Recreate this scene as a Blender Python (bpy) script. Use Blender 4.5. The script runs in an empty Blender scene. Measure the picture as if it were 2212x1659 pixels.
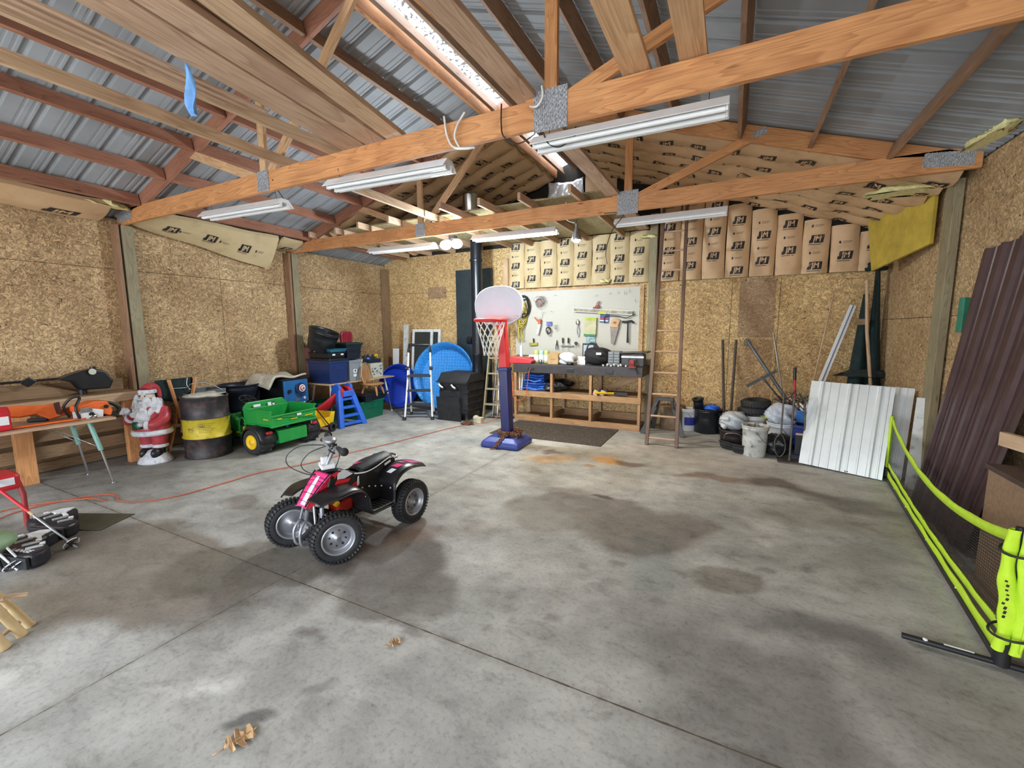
import bpy, bmesh, math, random
import numpy as np
from mathutils import Vector, Matrix, Euler
random.seed(7)
PI = math.pi
R = math.radians
C = bpy.context.scene.collection
sc = bpy.context.scene

# ---------------------------------------------------------------- camera
cam_data = bpy.data.cameras.new('camera'); cam = bpy.data.objects.new('camera', cam_data); C.objects.link(cam)
sc.camera = cam
cam_data.sensor_fit = 'HORIZONTAL'; cam_data.sensor_width = 36.0
cam_data.lens = 931.0 / 2212 * 36.0
cam_data.clip_start = 0.05; cam_data.clip_end = 200
_y, _p, _r = R(26.88), R(7.29), R(0.295)
_f = Vector((-math.sin(_y)*math.cos(_p), math.cos(_y)*math.cos(_p), -math.sin(_p)))
_rt = _f.cross(Vector((0, 0, 1))).normalized(); _dn = _f.cross(_rt)
_R = _rt*math.cos(_r) + _dn*math.sin(_r); _D = -_rt*math.sin(_r) + _dn*math.cos(_r)
cam.matrix_world = Matrix(((_R.x, -_D.x, -_f.x, 0), (_R.y, -_D.y, -_f.y, 0), (_R.z, -_D.z, -_f.z, 1.65), (0, 0, 0, 1)))

# ---------------------------------------------------------------- world, exposure
w = bpy.data.worlds.new('overcast_sky'); sc.world = w; w.use_nodes = True
nt = w.node_tree; bg = nt.nodes['Background']
bg.inputs['Color'].default_value = (0.85, 0.93, 1.0, 1); bg.inputs['Strength'].default_value = 3.4
# overcast sky: about three times brighter overhead than at the horizon
_tc = nt.nodes.new('ShaderNodeTexCoord'); _sx = nt.nodes.new('ShaderNodeSeparateXYZ'); _mr = nt.nodes.new('ShaderNodeMapRange')
nt.links.new(_tc.outputs['Generated'], _sx.inputs[0]); nt.links.new(_sx.outputs[2], _mr.inputs[0])
_mr.inputs[1].default_value = 0; _mr.inputs[2].default_value = 1; _mr.inputs[3].default_value = 4.0; _mr.inputs[4].default_value = 10.5
nt.links.new(_mr.outputs[0], bg.inputs['Strength'])
sc.view_settings.view_transform = 'Standard'; sc.view_settings.look = 'None'
sc.view_settings.gamma = 1.0; sc.view_settings.use_curve_mapping = False
sc.view_settings.exposure = 0.74
sc.cycles.max_bounces = 6; sc.cycles.diffuse_bounces = 4; sc.cycles.glossy_bounces = 3
sc.cycles.transparent_max_bounces = 12; sc.cycles.sample_clamp_indirect = 6.0
sc.cycles.use_denoising = True

def light(name, kind, loc, power, col, **kw):
    l = bpy.data.lights.new(name, kind); l.energy = power; l.color = col
    for k, v in kw.items(): setattr(l, k, v)
    o = bpy.data.objects.new(name, l); C.objects.link(o); o.location = loc
    return o
# the open overhead door behind the camera lets the sky in
DOOR = (-6.6, 1.3, 2.65, -2.6)
for nm, loc, sx, sy, rot in (('door_daylight', ((DOOR[0]+DOOR[1])/2, DOOR[3]-.02, DOOR[2]/2), DOOR[1]-DOOR[0], DOOR[2], (R(90), 0, 0)),):
    o = light(nm, 'AREA', loc, 1, (1, 1, 1), shape='RECTANGLE', size=sx, size_y=sy); o.rotation_euler = rot
    o.data.cycles.is_portal = True

# ---------------------------------------------------------------- materials
def _nodes(name):
    m = bpy.data.materials.new(name); m.use_nodes = True; t = m.node_tree
    return m, t, t.nodes['Principled BSDF']
def N(t, kind, **kw):
    n = t.nodes.new(kind)
    for k, v in kw.items():
        if k.startswith('i_'): n.inputs[int(k[2:])].default_value = v
        elif k in n.inputs: n.inputs[k].default_value = v
        else: setattr(n, k, v)
    return n
def ramp(t, stops, interp='LINEAR'):
    n = t.nodes.new('ShaderNodeValToRGB'); e = n.color_ramp.elements; n.color_ramp.interpolation = interp
    e[0].position = stops[0][0]; e[0].color = (*stops[0][1], 1)
    e[1].position = stops[-1][0]; e[1].color = (*stops[-1][1], 1)
    for p, c in stops[1:-1]:
        x = e.new(p); x.color = (*c, 1)
    return n
def scl(c, k): return tuple(min(1, v*k) for v in c)
_MC = {}
def mat(name, col, rough=.55, metal=0.0, var=.18, scale=9.0, bump=0.0, bscale=60.0, stretch=(1, 1, 1), spec=.5, coat=0, dirt=None):
    """plain surface with procedural mottling"""
    if name in _MC: return _MC[name]
    m, t, b = _nodes(name); L = t.links
    b.inputs['Roughness'].default_value = rough; b.inputs['Metallic'].default_value = metal
    b.inputs['Specular IOR Level'].default_value = spec
    if coat: b.inputs['Coat Weight'].default_value = coat
    tc = N(t, 'ShaderNodeTexCoord'); mp = N(t, 'ShaderNodeMapping'); mp.inputs['Scale'].default_value = stretch
    L.new(tc.outputs['Object'], mp.inputs[0])
    nz = N(t, 'ShaderNodeTexNoise', Scale=scale, Detail=4.0, Roughness=.6); L.new(mp.outputs[0], nz.inputs['Vector'])
    st = [(.3, scl(col, 1-var)), (.7, scl(col, 1+var))]
    if dirt: st = [(.28, dirt), (.45, col), (.75, scl(col, 1+var))]
    rp = ramp(t, st); L.new(nz.outputs['Fac'], rp.inputs[0]); L.new(rp.outputs[0], b.inputs['Base Color'])
    if bump:
        n2 = N(t, 'ShaderNodeTexNoise', Scale=bscale, Detail=3.0); L.new(mp.outputs[0], n2.inputs['Vector'])
        bp = N(t, 'ShaderNodeBump', Strength=bump, Distance=.01); L.new(n2.outputs['Fac'], bp.inputs['Height']); L.new(bp.outputs[0], b.inputs['Normal'])
    _MC[name] = m; return m
def wood(name, light_c, dark_c, rough=.65, ring=1.0, knots=True, grey=0.0):
    if name in _MC: return _MC[name]
    m, t, b = _nodes(name); L = t.links
    uv = N(t, 'ShaderNodeUVMap'); oi = N(t, 'ShaderNodeObjectInfo')
    ad = N(t, 'ShaderNodeVectorMath', operation='MULTIPLY_ADD'); ad.inputs[1].default_value = (1, 1, 1)
    cx = N(t, 'ShaderNodeCombineXYZ'); ml = N(t, 'ShaderNodeMath', operation='MULTIPLY', i_1=37.0)
    L.new(oi.outputs['Random'], ml.inputs[0]); L.new(ml.outputs[0], cx.inputs[0]); L.new(ml.outputs[0], cx.inputs[1])
    L.new(uv.outputs[0], ad.inputs[0]); L.new(cx.outputs[0], ad.inputs[2])
    mp = N(t, 'ShaderNodeMapping'); mp.inputs['Scale'].default_value = (.55, 5.0, 1); L.new(ad.outputs[0], mp.inputs[0])
    n1 = N(t, 'ShaderNodeTexNoise', Scale=1.3, Detail=2.0, Distortion=.6); L.new(mp.outputs[0], n1.inputs['Vector'])
    mm = N(t, 'ShaderNodeMath', operation='MULTIPLY', i_1=16.0*ring); L.new(n1.outputs['Fac'], mm.inputs[0])
    fr = N(t, 'ShaderNodeMath', operation='FRACT'); L.new(mm.outputs[0], fr.inputs[0])
    mp2 = N(t, 'ShaderNodeMapping'); mp2.inputs['Scale'].default_value = (2.0, 60.0, 1); L.new(ad.outputs[0], mp2.inputs[0])
    n2 = N(t, 'ShaderNodeTexNoise', Scale=2.0, Detail=4.0); L.new(mp2.outputs[0], n2.inputs['Vector'])
    mid = tuple(a*.8+c*.2 for a, c in zip(light_c, dark_c))
    r1 = ramp(t, [(0, light_c), (.6, mid), (.9, tuple(a*.45+c*.55 for a, c in zip(light_c, dark_c))), (1, light_c)]); L.new(fr.outputs[0], r1.inputs[0])
    r2 = ramp(t, [(.3, (.72, .70, .68)), (.65, (1, 1, 1))]); L.new(n2.outputs['Fac'], r2.inputs[0])
    mx = N(t, 'ShaderNodeMixRGB', blend_type='MULTIPLY'); mx.inputs[0].default_value = .8
    L.new(r1.outputs[0], mx.inputs[1]); L.new(r2.outputs[0], mx.inputs[2])
    n3 = N(t, 'ShaderNodeTexNoise', Scale=2.2, Detail=4.0); L.new(ad.outputs[0], n3.inputs['Vector'])
    r3 = ramp(t, [(.35, (.74, .68, .66)), (.6, (1, 1, 1))]); L.new(n3.outputs['Fac'], r3.inputs[0])
    mx2 = N(t, 'ShaderNodeMixRGB', blend_type='MULTIPLY'); mx2.inputs[0].default_value = .7
    L.new(mx.outputs[0], mx2.inputs[1]); L.new(r3.outputs[0], mx2.inputs[2]); out = mx2
    if knots:
        mk = N(t, 'ShaderNodeMapping'); mk.inputs['Scale'].default_value = (1.6, 7.0, 1); L.new(ad.outputs[0], mk.inputs[0])
        vo = N(t, 'ShaderNodeTexVoronoi', Scale=1.0); L.new(mk.outputs[0], vo.inputs['Vector'])
        rk = ramp(t, [(.03, (.25, .12, .06)), (.09, (1, 1, 1))]); L.new(vo.outputs['Distance'], rk.inputs[0])
        mx3 = N(t, 'ShaderNodeMixRGB', blend_type='MULTIPLY'); mx3.inputs[0].default_value = .8
        L.new(out.outputs[0], mx3.inputs[1]); L.new(rk.outputs[0], mx3.inputs[2]); out = mx3
    L.new(out.outputs[0], b.inputs['Base Color']); b.inputs['Roughness'].default_value = rough
    bp = N(t, 'ShaderNodeBump', Strength=.15, Distance=.004); L.new(n2.outputs['Fac'], bp.inputs['Height']); L.new(bp.outputs[0], b.inputs['Normal'])
    _MC[name] = m; return m
def osb(name, lo, hi, dark=(.10, .06, .03), sc_=1.0, stain_tone=None):
    if name in _MC: return _MC[name]
    m, t, b = _nodes(name); L = t.links
    uv = N(t, 'ShaderNodeUVMap')
    dn = N(t, 'ShaderNodeTexNoise', Scale=9.0*sc_, Detail=2.0); L.new(uv.outputs[0], dn.inputs['Vector'])
    lays = []
    for k, (rot, s) in enumerate(((15, (210, 50)), (105, (170, 44)), (150, (230, 64)), (60, (180, 46)))):
        m0 = N(t, 'ShaderNodeMapping'); m0.inputs['Rotation'].default_value = (0, 0, R(rot)); mp = N(t, 'ShaderNodeMapping'); L.new(m0.outputs[0], mp.inputs[0]); mp.inputs['Scale'].default_value = (s[0]*sc_*.5, s[1]*sc_*.5, 1)
        mp.inputs['Location'].default_value = (k*3.7, k*1.9, 0)
        ad = N(t, 'ShaderNodeVectorMath', operation='MULTIPLY_ADD'); ad.inputs[1].default_value = (.05/sc_, .05/sc_, 0)
        L.new(dn.outputs['Color'], ad.inputs[0]); L.new(uv.outputs[0], ad.inputs[2]); L.new(ad.outputs[0], m0.inputs[0])
        vo = N(t, 'ShaderNodeTexVoronoi', voronoi_dimensions='2D', Scale=1.0); L.new(mp.outputs[0], vo.inputs['Vector'])
        sp = N(t, 'ShaderNodeSeparateColor'); L.new(vo.outputs['Color'], sp.inputs[0]); lays.append(sp)
    cur_h, cur_v = lays[0].outputs[0], lays[0].outputs[1]
    for sp in lays[1:]:
        gt = N(t, 'ShaderNodeMath', operation='GREATER_THAN'); L.new(sp.outputs[0], gt.inputs[0]); L.new(cur_h, gt.inputs[1])
        mh = N(t, 'ShaderNodeMix'); L.new(gt.outputs[0], mh.inputs[0]); L.new(cur_h, mh.inputs[2]); L.new(sp.outputs[0], mh.inputs[3])
        mv = N(t, 'ShaderNodeMix'); L.new(gt.outputs[0], mv.inputs[0]); L.new(cur_v, mv.inputs[2]); L.new(sp.outputs[1], mv.inputs[3])
        cur_h, cur_v = mh.outputs[0], mv.outputs[0]
    mid = tuple((a+c)/2 for a, c in zip(lo, hi))
    rp = ramp(t, [(0, dark), (.006, dark), (.022, lo), (.5, mid), (.78, hi), (1, scl(hi, 1.3))]); L.new(cur_v, rp.inputs[0])
    n3 = N(t, 'ShaderNodeTexNoise', Scale=1.1, Detail=5.0); L.new(uv.outputs[0], n3.inputs['Vector'])
    r3 = ramp(t, [(.3, stain_tone or (.72, .66, .62)), (.62, (1, 1, 1))]); L.new(n3.outputs['Fac'], r3.inputs[0])
    mx = N(t, 'ShaderNodeMixRGB', blend_type='MULTIPLY'); mx.inputs[0].default_value = .85
    L.new(rp.outputs[0], mx.inputs[1]); L.new(r3.outputs[0], mx.inputs[2]); L.new(mx.outputs[0], b.inputs['Base Color'])
    b.inputs['Roughness'].default_value = .75
    bp = N(t, 'ShaderNodeBump', Strength=.25, Distance=.004); L.new(cur_h, bp.inputs['Height']); L.new(bp.outputs[0], b.inputs['Normal'])
    _MC[name] = m; return m

# ---------------------------------------------------------------- mesh builder
class MB:
    """collects shapes; build() links them as ONE mesh object"""
    def __init__(s): s.v = []; s.f = []; s.uv = []; s.mi = []; s.sm = []; s.m = 0; s.X = Matrix.Identity(4)
    def mat(s, k): s.m = k; return s
    def at(s, M=None): s.X = M if M is not None else Matrix.Identity(4); return s
    def add(s, vs, fs, uvs=None, smooth=False):
        o = len(s.v); s.v += [tuple(s.X @ Vector(p)) for p in vs]
        for k, f in enumerate(fs):
            s.f.append(tuple(i+o for i in f)); s.mi.append(s.m); s.sm.append(smooth)
            if uvs: s.uv.append(uvs[k])
            else:
                p = [Vector(vs[i]) for i in f]; n = (p[1]-p[0]).cross(p[2]-p[0]); a = [abs(c) for c in n]; ax = a.index(max(a))
                q = [(1, 2), (0, 2), (0, 1)][ax]; s.uv.append([(v[q[0]], v[q[1]]) for v in p])
        return s
    def box(s, c, d, rot=None):
        c = Vector(c); h = [x/2 for x in d]; E = (rot if isinstance(rot, Matrix) else Euler(rot).to_matrix()) if rot is not None else Matrix.Identity(3)
        la = d.index(max(d)) if isinstance(d, tuple) else list(d).index(max(d))
        vs = []; loc = []
        for x in (-1, 1):
            for y in (-1, 1):
                for z in (-1, 1):
                    l = Vector((x*h[0], y*h[1], z*h[2])); loc.append(l); vs.append(c + E @ l)
        fs = [(0, 1, 3, 2), (4, 6, 7, 5), (0, 4, 5, 1), (2, 3, 7, 6), (0, 2, 6, 4), (1, 5, 7, 3)]
        uvs = []
        oth = [k for k in range(3) if k != la]
        for k, f in enumerate(fs):
            ax = k//2; use = [q for q in range(3) if q != ax]
            if la in use: o2 = [q for q in use if q != la][0]; uvs.append([(loc[i][la], loc[i][o2]+ax*.31) for i in f])
            else: uvs.append([(loc[i][use[0]]*.3, loc[i][use[1]]) for i in f])
        return s.add(vs, fs, uvs)
    def bar(s, a, b, w_, h_, up=(0, 0, 1)):
        a = Vector(a); b = Vector(b); d = b-a; L_ = d.length; x = d.normalized(); u = Vector(up)
        y = u.cross(x)
        if y.length < 1e-5: y = Vector((0, 1, 0)).cross(x)
        y.normalize(); z = x.cross(y)
        E = Matrix((x, y, z)).transposed()
        return s.box((a+b)/2, (L_, w_, h_), E)
    def tube(s, pts, r, n=8, closed=False, cap=True, smooth=True, ell=None):
        P = [Vector(p) for p in pts]; k = len(P); rr = r if isinstance(r, (list, tuple)) else [r]*k
        vs = []; ref = None; acc = 0; us = []
        for i in range(k):
            if closed: d = P[(i+1) % k]-P[i-1]
            else: d = P[min(i+1, k-1)]-P[max(i-1, 0)]
            d.normalize()
            if ref is None:
                ref = Vector((0, 0, 1)) if abs(d.z) < .9 else Vector((1, 0, 0))
            a = d.cross(ref)
            if a.length < 1e-6: a = d.orthogonal()
            a.normalize(); b = a.cross(d); ref = b
            if i: acc += (P[i]-P[i-1]).length
            us.append(acc)
            e = ell or (1, 1)
            for j in range(n):
                t = 2*PI*j/n; vs.append(P[i] + (a*math.cos(t)*e[0] + b*math.sin(t)*e[1])*rr[i])
        fs = []; uvs = []
        for i in range(k if closed else k-1):
            i2 = (i+1) % k
            for j in range(n):
                j2 = (j+1) % n; fs.append((i*n+j, i*n+j2, i2*n+j2, i2*n+j))
                c = 2*PI*max(rr)/n; u2 = us[i2] if i2 else us[i]+.1
                uvs.append([(us[i], j*c), (us[i], (j+1)*c), (u2, (j+1)*c), (u2, j*c)])
        s.add(vs, fs, uvs, smooth)
        if cap and not closed:
            s.add(vs[:n], [tuple(range(n))[::-1]]); s.add(vs[-n:], [tuple(range(n))])
        return s
    def lathe(s, prof, n=24, c=(0, 0, 0), smooth=True, arc=2*PI, sy=1.0):
        full = abs(arc-2*PI) < 1e-6; m = n if full else n+1
        vs = []; fs = []; uvs = []
        for r, z in prof:
            for j in range(m):
                t = arc*j/n; vs.append((c[0]+r*math.cos(t), c[1]+r*math.sin(t)*sy, c[2]+z))
        acc = 0
        for i in range(len(prof)-1):
            l = math.hypot(prof[i+1][0]-prof[i][0], prof[i+1][1]-prof[i][1])
            for j in range(n):
                j2 = (j+1) % m; fs.append((i*m+j, i*m+j2, (i+1)*m+j2, (i+1)*m+j))
                q = 2*PI*max(.01, prof[i][0])/n; uvs.append([(j*q, acc), ((j+1)*q, acc), ((j+1)*q, acc+l), (j*q, acc+l)])
            acc += l
        return s.add(vs, fs, uvs, smooth)
    def disc(s, c, r, n=20, up=1, sy=1.0):
        vs = [(c[0]+r*math.cos(2*PI*j/n), c[1]+r*math.sin(2*PI*j/n)*sy, c[2]) for j in range(n)]
        return s.add(vs, [tuple(range(n)) if up > 0 else tuple(range(n))[::-1]])
    def cyl(s, a, b, r, n=16, r2=None, smooth=True):
        return s.tube([a, b], [r, r if r2 is None else r2], n, smooth=smooth)
    def prism(s, poly, h, M=None, smooth=False):
        """poly in local XY, extruded along local Z from 0 to h, placed by M"""
        M = M or Matrix.Identity(4); n = len(poly)
        ar = sum(poly[i][0]*poly[(i+1) % n][1]-poly[(i+1) % n][0]*poly[i][1] for i in range(n))
        if ar < 0: poly = poly[::-1]
        vs = [M @ Vector((x, y, 0)) for x, y in poly] + [M @ Vector((x, y, h)) for x, y in poly]
        fs = [tuple(range(n))[::-1], tuple(range(n, 2*n))] + [(i, (i+1) % n, n+(i+1) % n, n+i) for i in range(n)]
        return s.add(vs, fs, None, smooth)
    def grid(s, fn, nu, nv, smooth=True, close_u=False):
        vs = [Vector(fn(i/nu, j/nv)) for i in range(nu+1) for j in range(nv+1)]
        fs = []; uvs = []
        a = (vs[(nv+1)*nu//2*1] - vs[0]).length if nu else 1
        for i in range(nu):
            for j in range(nv):
                p = i*(nv+1)+j; f = (p, p+nv+1, p+nv+2, p+1); fs.append(f)
                uvs.append([((k//(nv+1))/nu, (k % (nv+1))/nv) for k in f])
        return s.add(vs, fs, uvs, smooth)
    def ball(s, c, r, n=12, m=8, sc3=(1, 1, 1), smooth=True):
        def fn(u, v):
            t = 2*PI*u; p = PI*v
            return (c[0]+r*sc3[0]*math.sin(p)*math.cos(t), c[1]+r*sc3[1]*math.sin(p)*math.sin(t), c[2]-r*sc3[2]*math.cos(p))
        return s.grid(fn, n, m, smooth)
    def build(s, name, mats, parent=None, origin=None, bevel=0, seg=2, sub=0, solid=0, weld=False, **props):
        me = bpy.data.meshes.new(name)
        vs = s.v
        o_ = Vector((0, 0, 0))
        if parent is None and origin is None and vs:
            a = np.array(vs); lo = a.min(0); hi = a.max(0); o_ = Vector(((lo[0]+hi[0])/2, (lo[1]+hi[1])/2, lo[2]))
        elif origin is not None: o_ = Vector(origin)
        if o_.length: vs = [(p[0]-o_.x, p[1]-o_.y, p[2]-o_.z) for p in vs]
        me.from_pydata(vs, [], s.f)
        if not isinstance(mats, (list, tuple)): mats = [mats]
        for m_ in mats: me.materials.append(m_)
        ul = me.uv_layers.new(name='UVMap'); flat = [c for q in s.uv for p in q for c in p]; ul.data.foreach_set('uv', flat)
        me.polygons.foreach_set('material_index', s.mi); me.polygons.foreach_set('use_smooth', s.sm)
        if weld:
            bm = bmesh.new(); bm.from_mesh(me); bmesh.ops.remove_doubles(bm, verts=bm.verts, dist=1e-4)
            bmesh.ops.recalc_face_normals(bm, faces=bm.faces); bm.to_mesh(me); bm.free()
        me.update()
        o = bpy.data.objects.new(name, me); C.objects.link(o); o.location = o_
        if parent is not None: o.parent = parent
        if solid: q = o.modifiers.new('thick', 'SOLIDIFY'); q.thickness = solid; q.offset = 0
        if bevel: q = o.modifiers.new('edge', 'BEVEL'); q.width = bevel; q.segments = seg; q.limit_method = 'ANGLE'; q.angle_limit = R(40)
        if sub: q = o.modifiers.new('round', 'SUBSURF'); q.levels = sub; q.render_levels = sub
        for k, v in props.items(): o[k] = v
        return o
def thing(name, label, cat, loc=(0, 0, 0), rz=0, group=None, rot=None):
    o = bpy.data.objects.new(name, None); C.objects.link(o); o.location = loc
    o.rotation_euler = rot if rot is not None else (0, 0, rz); o.empty_display_size = .05
    o['label'] = label; o['category'] = cat
    if group: o['group'] = group
    return o
def tag(o, label, cat, group=None):
    o['label'] = label; o['category'] = cat
    if group: o['group'] = group
    return o
def struct(o): o['kind'] = 'structure'; return o
def dup(root, loc=None, rz=None, label=None, group=None):
    kids = {}
    for o in C.objects:
        if o.parent: kids.setdefault(o.parent.name, []).append(o)
    def rec(o, par):
        c = o.copy(); C.objects.link(c)
        if par is not None: c.parent = par
        for ch in kids.get(o.name, []): rec(ch, c)
        return c
    r = rec(root, None)
    if loc is not None: r.location = loc
    if rz is not None: r.rotation_euler = (0, 0, rz) if not isinstance(rz, tuple) else rz
    if label: r['label'] = label
    if group: r['group'] = group
    return r
def T(loc=(0, 0, 0), rot=(0, 0, 0), s=(1, 1, 1)):
    return Matrix.Translation(Vector(loc)) @ Euler(rot).to_matrix().to_4x4() @ Matrix.Diagonal((*s, 1))
def frame(o, x, y):
    """matrix with origin o, local x and y axes"""
    x = Vector(x).normalized(); y = Vector(y); z = x.cross(y).normalized(); y = z.cross(x)
    M = Matrix((x, y, z)).transposed().to_4x4(); M.translation = Vector(o); return M
def text_mesh(txt, size, depth=.0, align='CENTER'):
    cu = bpy.data.curves.new('t', 'FONT'); cu.body = txt; cu.size = size; cu.extrude = depth; cu.align_x = align; cu.align_y = 'CENTER'
    cu.resolution_u = 2
    o = bpy.data.objects.new('t', cu); C.objects.link(o)
    dg = bpy.context.evaluated_depsgraph_get(); me = bpy.data.meshes.new_from_object(o.evaluated_get(dg))
    vs = [v.co.copy() for v in me.vertices]; fs = [tuple(p.vertices) for p in me.polygons]
    bpy.data.objects.remove(o); bpy.data.curves.remove(cu); bpy.data.meshes.remove(me)
    return vs, fs
_TX = {}
def put_text(mb, txt, size, M, bold=0, sx=1.0, shear=0.0):
    k = (txt, size)
    if k not in _TX: _TX[k] = text_mesh(txt, size)
    vs, fs = _TX[k]
    offs = [(0, 0)] if not bold else [(-bold, 0), (bold, 0), (0, bold), (0, -bold)]
    for q, (dx, dy) in enumerate(offs):
        mb.add([M @ Vector((v.x*sx+dx+v.y*shear, v.y+dy, q*1e-5)) for v in vs], fs)
def smooth_path(P, k=4):
    P = [Vector(p) for p in P]; out = []
    for i in range(len(P)-1):
        p0 = P[max(i-1, 0)]; p1 = P[i]; p2 = P[i+1]; p3 = P[min(i+2, len(P)-1)]
        for j in range(k):
            t = j/k; out.append(.5*((2*p1)+(p2-p0)*t+(2*p0-5*p1+4*p2-p3)*t*t+(3*p1-p0-3*p2+p3)*t**3))
    out.append(P[-1]); return out
def nz2(x, y, seed=0):
    """value noise on numpy arrays"""
    xi = np.floor(x).astype(int); yi = np.floor(y).astype(int); fx = x-xi; fy = y-yi
    fx = fx*fx*(3-2*fx); fy = fy*fy*(3-2*fy)
    def h(a, b):
        v = np.sin(a*127.1+b*311.7+seed*74.7)*43758.5453
        return v-np.floor(v)
    return (h(xi, yi)*(1-fx)+h(xi+1, yi)*fx)*(1-fy)+(h(xi, yi+1)*(1-fx)+h(xi+1, yi+1)*fx)*fy
def fbm(x, y, o=4, seed=0):
    r = 0; a = .5
    for k in range(o): r = r+a*nz2(x*2**k, y*2**k, seed+k); a *= .5
    return r/(1-.5**o)
def crumple(c, d, amp, seed, n=20, m=14, flat=.0):
    """closed crumpled bag-like blob: returns fn(u,v)"""
    rnd = random.Random(seed); ph = [(rnd.uniform(2, 7), rnd.uniform(2, 6), rnd.uniform(0, 6)) for _ in range(6)]
    def fn(u, v):
        t = 2*PI*u; p = PI*v
        k = 1+amp*sum(math.sin(round(a)*t+b*p*1.3+q)*.4 for a, b, q in ph)*math.sin(p)
        z = -math.cos(p)
        if z < -flat: z = -flat
        return (c[0]+d[0]/2*math.sin(p)**.8*math.cos(t)*k, c[1]+d[1]/2*math.sin(p)**.8*math.sin(t)*k, c[2]+d[2]/2*z*(k if z > 0 else 1))
    return fn
# ================================================================ THE SETTING
XL, XR, YF, YB, XC = -7.15, 1.85, -2.6, 7.69, -2.65
ZC, ZE, SL = 2.99, 3.09, .333
def roof_z(x): return ZE+SL*min(x-XL, XR-x)
M_osbL = osb('osb_left', (.28, .175, .085), (.62, .44, .24), stain_tone=(.58, .50, .44))
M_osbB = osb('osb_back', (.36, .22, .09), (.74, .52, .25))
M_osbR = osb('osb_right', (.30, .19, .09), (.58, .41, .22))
M_osbD = osb('osb_weathered', (.25, .16, .09), (.42, .29, .17))
M_osbP = osb('osb_panel', (.30, .185, .10), (.46, .31, .175), stain_tone=(.6, .5, .5))
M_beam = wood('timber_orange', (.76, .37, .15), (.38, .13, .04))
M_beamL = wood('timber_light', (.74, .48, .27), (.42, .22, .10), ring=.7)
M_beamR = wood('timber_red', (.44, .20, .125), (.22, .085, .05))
M_purlin = wood('timber_brown', (.36, .21, .12), (.16, .08, .045))
M_plank = wood('timber_plank', (.60, .41, .28), (.32, .19, .12), ring=.6)
M_tan = wood('timber_tan', (.68, .48, .31), (.38, .23, .13), ring=.5)
M_green = wood('timber_treated', (.36, .31, .19), (.17, .15, .09))
M_bench = wood('timber_bench', (.52, .31, .155), (.26, .12, .055)); M_old = wood('timber_old', (.34, .22, .12), (.15, .09, .05))
M_galv = mat('galvanized', (.42, .44, .46), .42, .75, .25, 14); M_plate = mat('nail_plate', (.42, .43, .46), .4, .4, .7, 24, .6, 60, (5, 1, 2.2))
M_white = mat('white_enamel', (.80, .81, .83), .35, 0, .05)
M_black = mat('black_plastic', (.012, .013, .016), .38, 0, .3)
M_rubber = mat('black_rubber', (.022, .022, .024), .75, 0, .3, 30, .3)
M_chrome = mat('chrome', (.6, .61, .64), .22, 1, .05)
M_steel = mat('brushed_steel', (.38, .39, .41), .38, .9, .15, 20)
M_kraft = mat('kraft_paper', (.62, .41, .235), .6, 0, .13, 4, .5, 9, dirt=(.46, .29, .16))
M_kraftW = mat('kraft_paper_pale', (.58, .45, .26), .6, 0, .12, 5, .5, 9, dirt=(.48, .35, .19))
M_ink = mat('printed_ink', (.02, .018, .02), .6, 0, .3)
M_wool = mat('glass_wool', (.80, .73, .36), .95, 0, .18, 25, 1.0, 40)
M_dark = mat('dark_gap', (.02, .016, .012), .9)
def sheet_metal():
    m, t, b = _nodes('roof_sheet_metal'); L = t.links
    b.inputs['Metallic'].default_value = .0; b.inputs['Roughness'].default_value = .7; b.inputs['Specular IOR Level'].default_value = .25
    tc = N(t, 'ShaderNodeTexCoord'); nz = N(t, 'ShaderNodeTexNoise', Scale=2.0, Detail=5.0); L.new(tc.outputs['Object'], nz.inputs['Vector'])
    rp = ramp(t, [(.3, (.25, .26, .275)), (.7, (.34, .355, .375))]); L.new(nz.outputs['Fac'], rp.inputs[0]); L.new(rp.outputs[0], b.inputs['Base Color'])
    return m
M_roof = sheet_metal()

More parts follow.
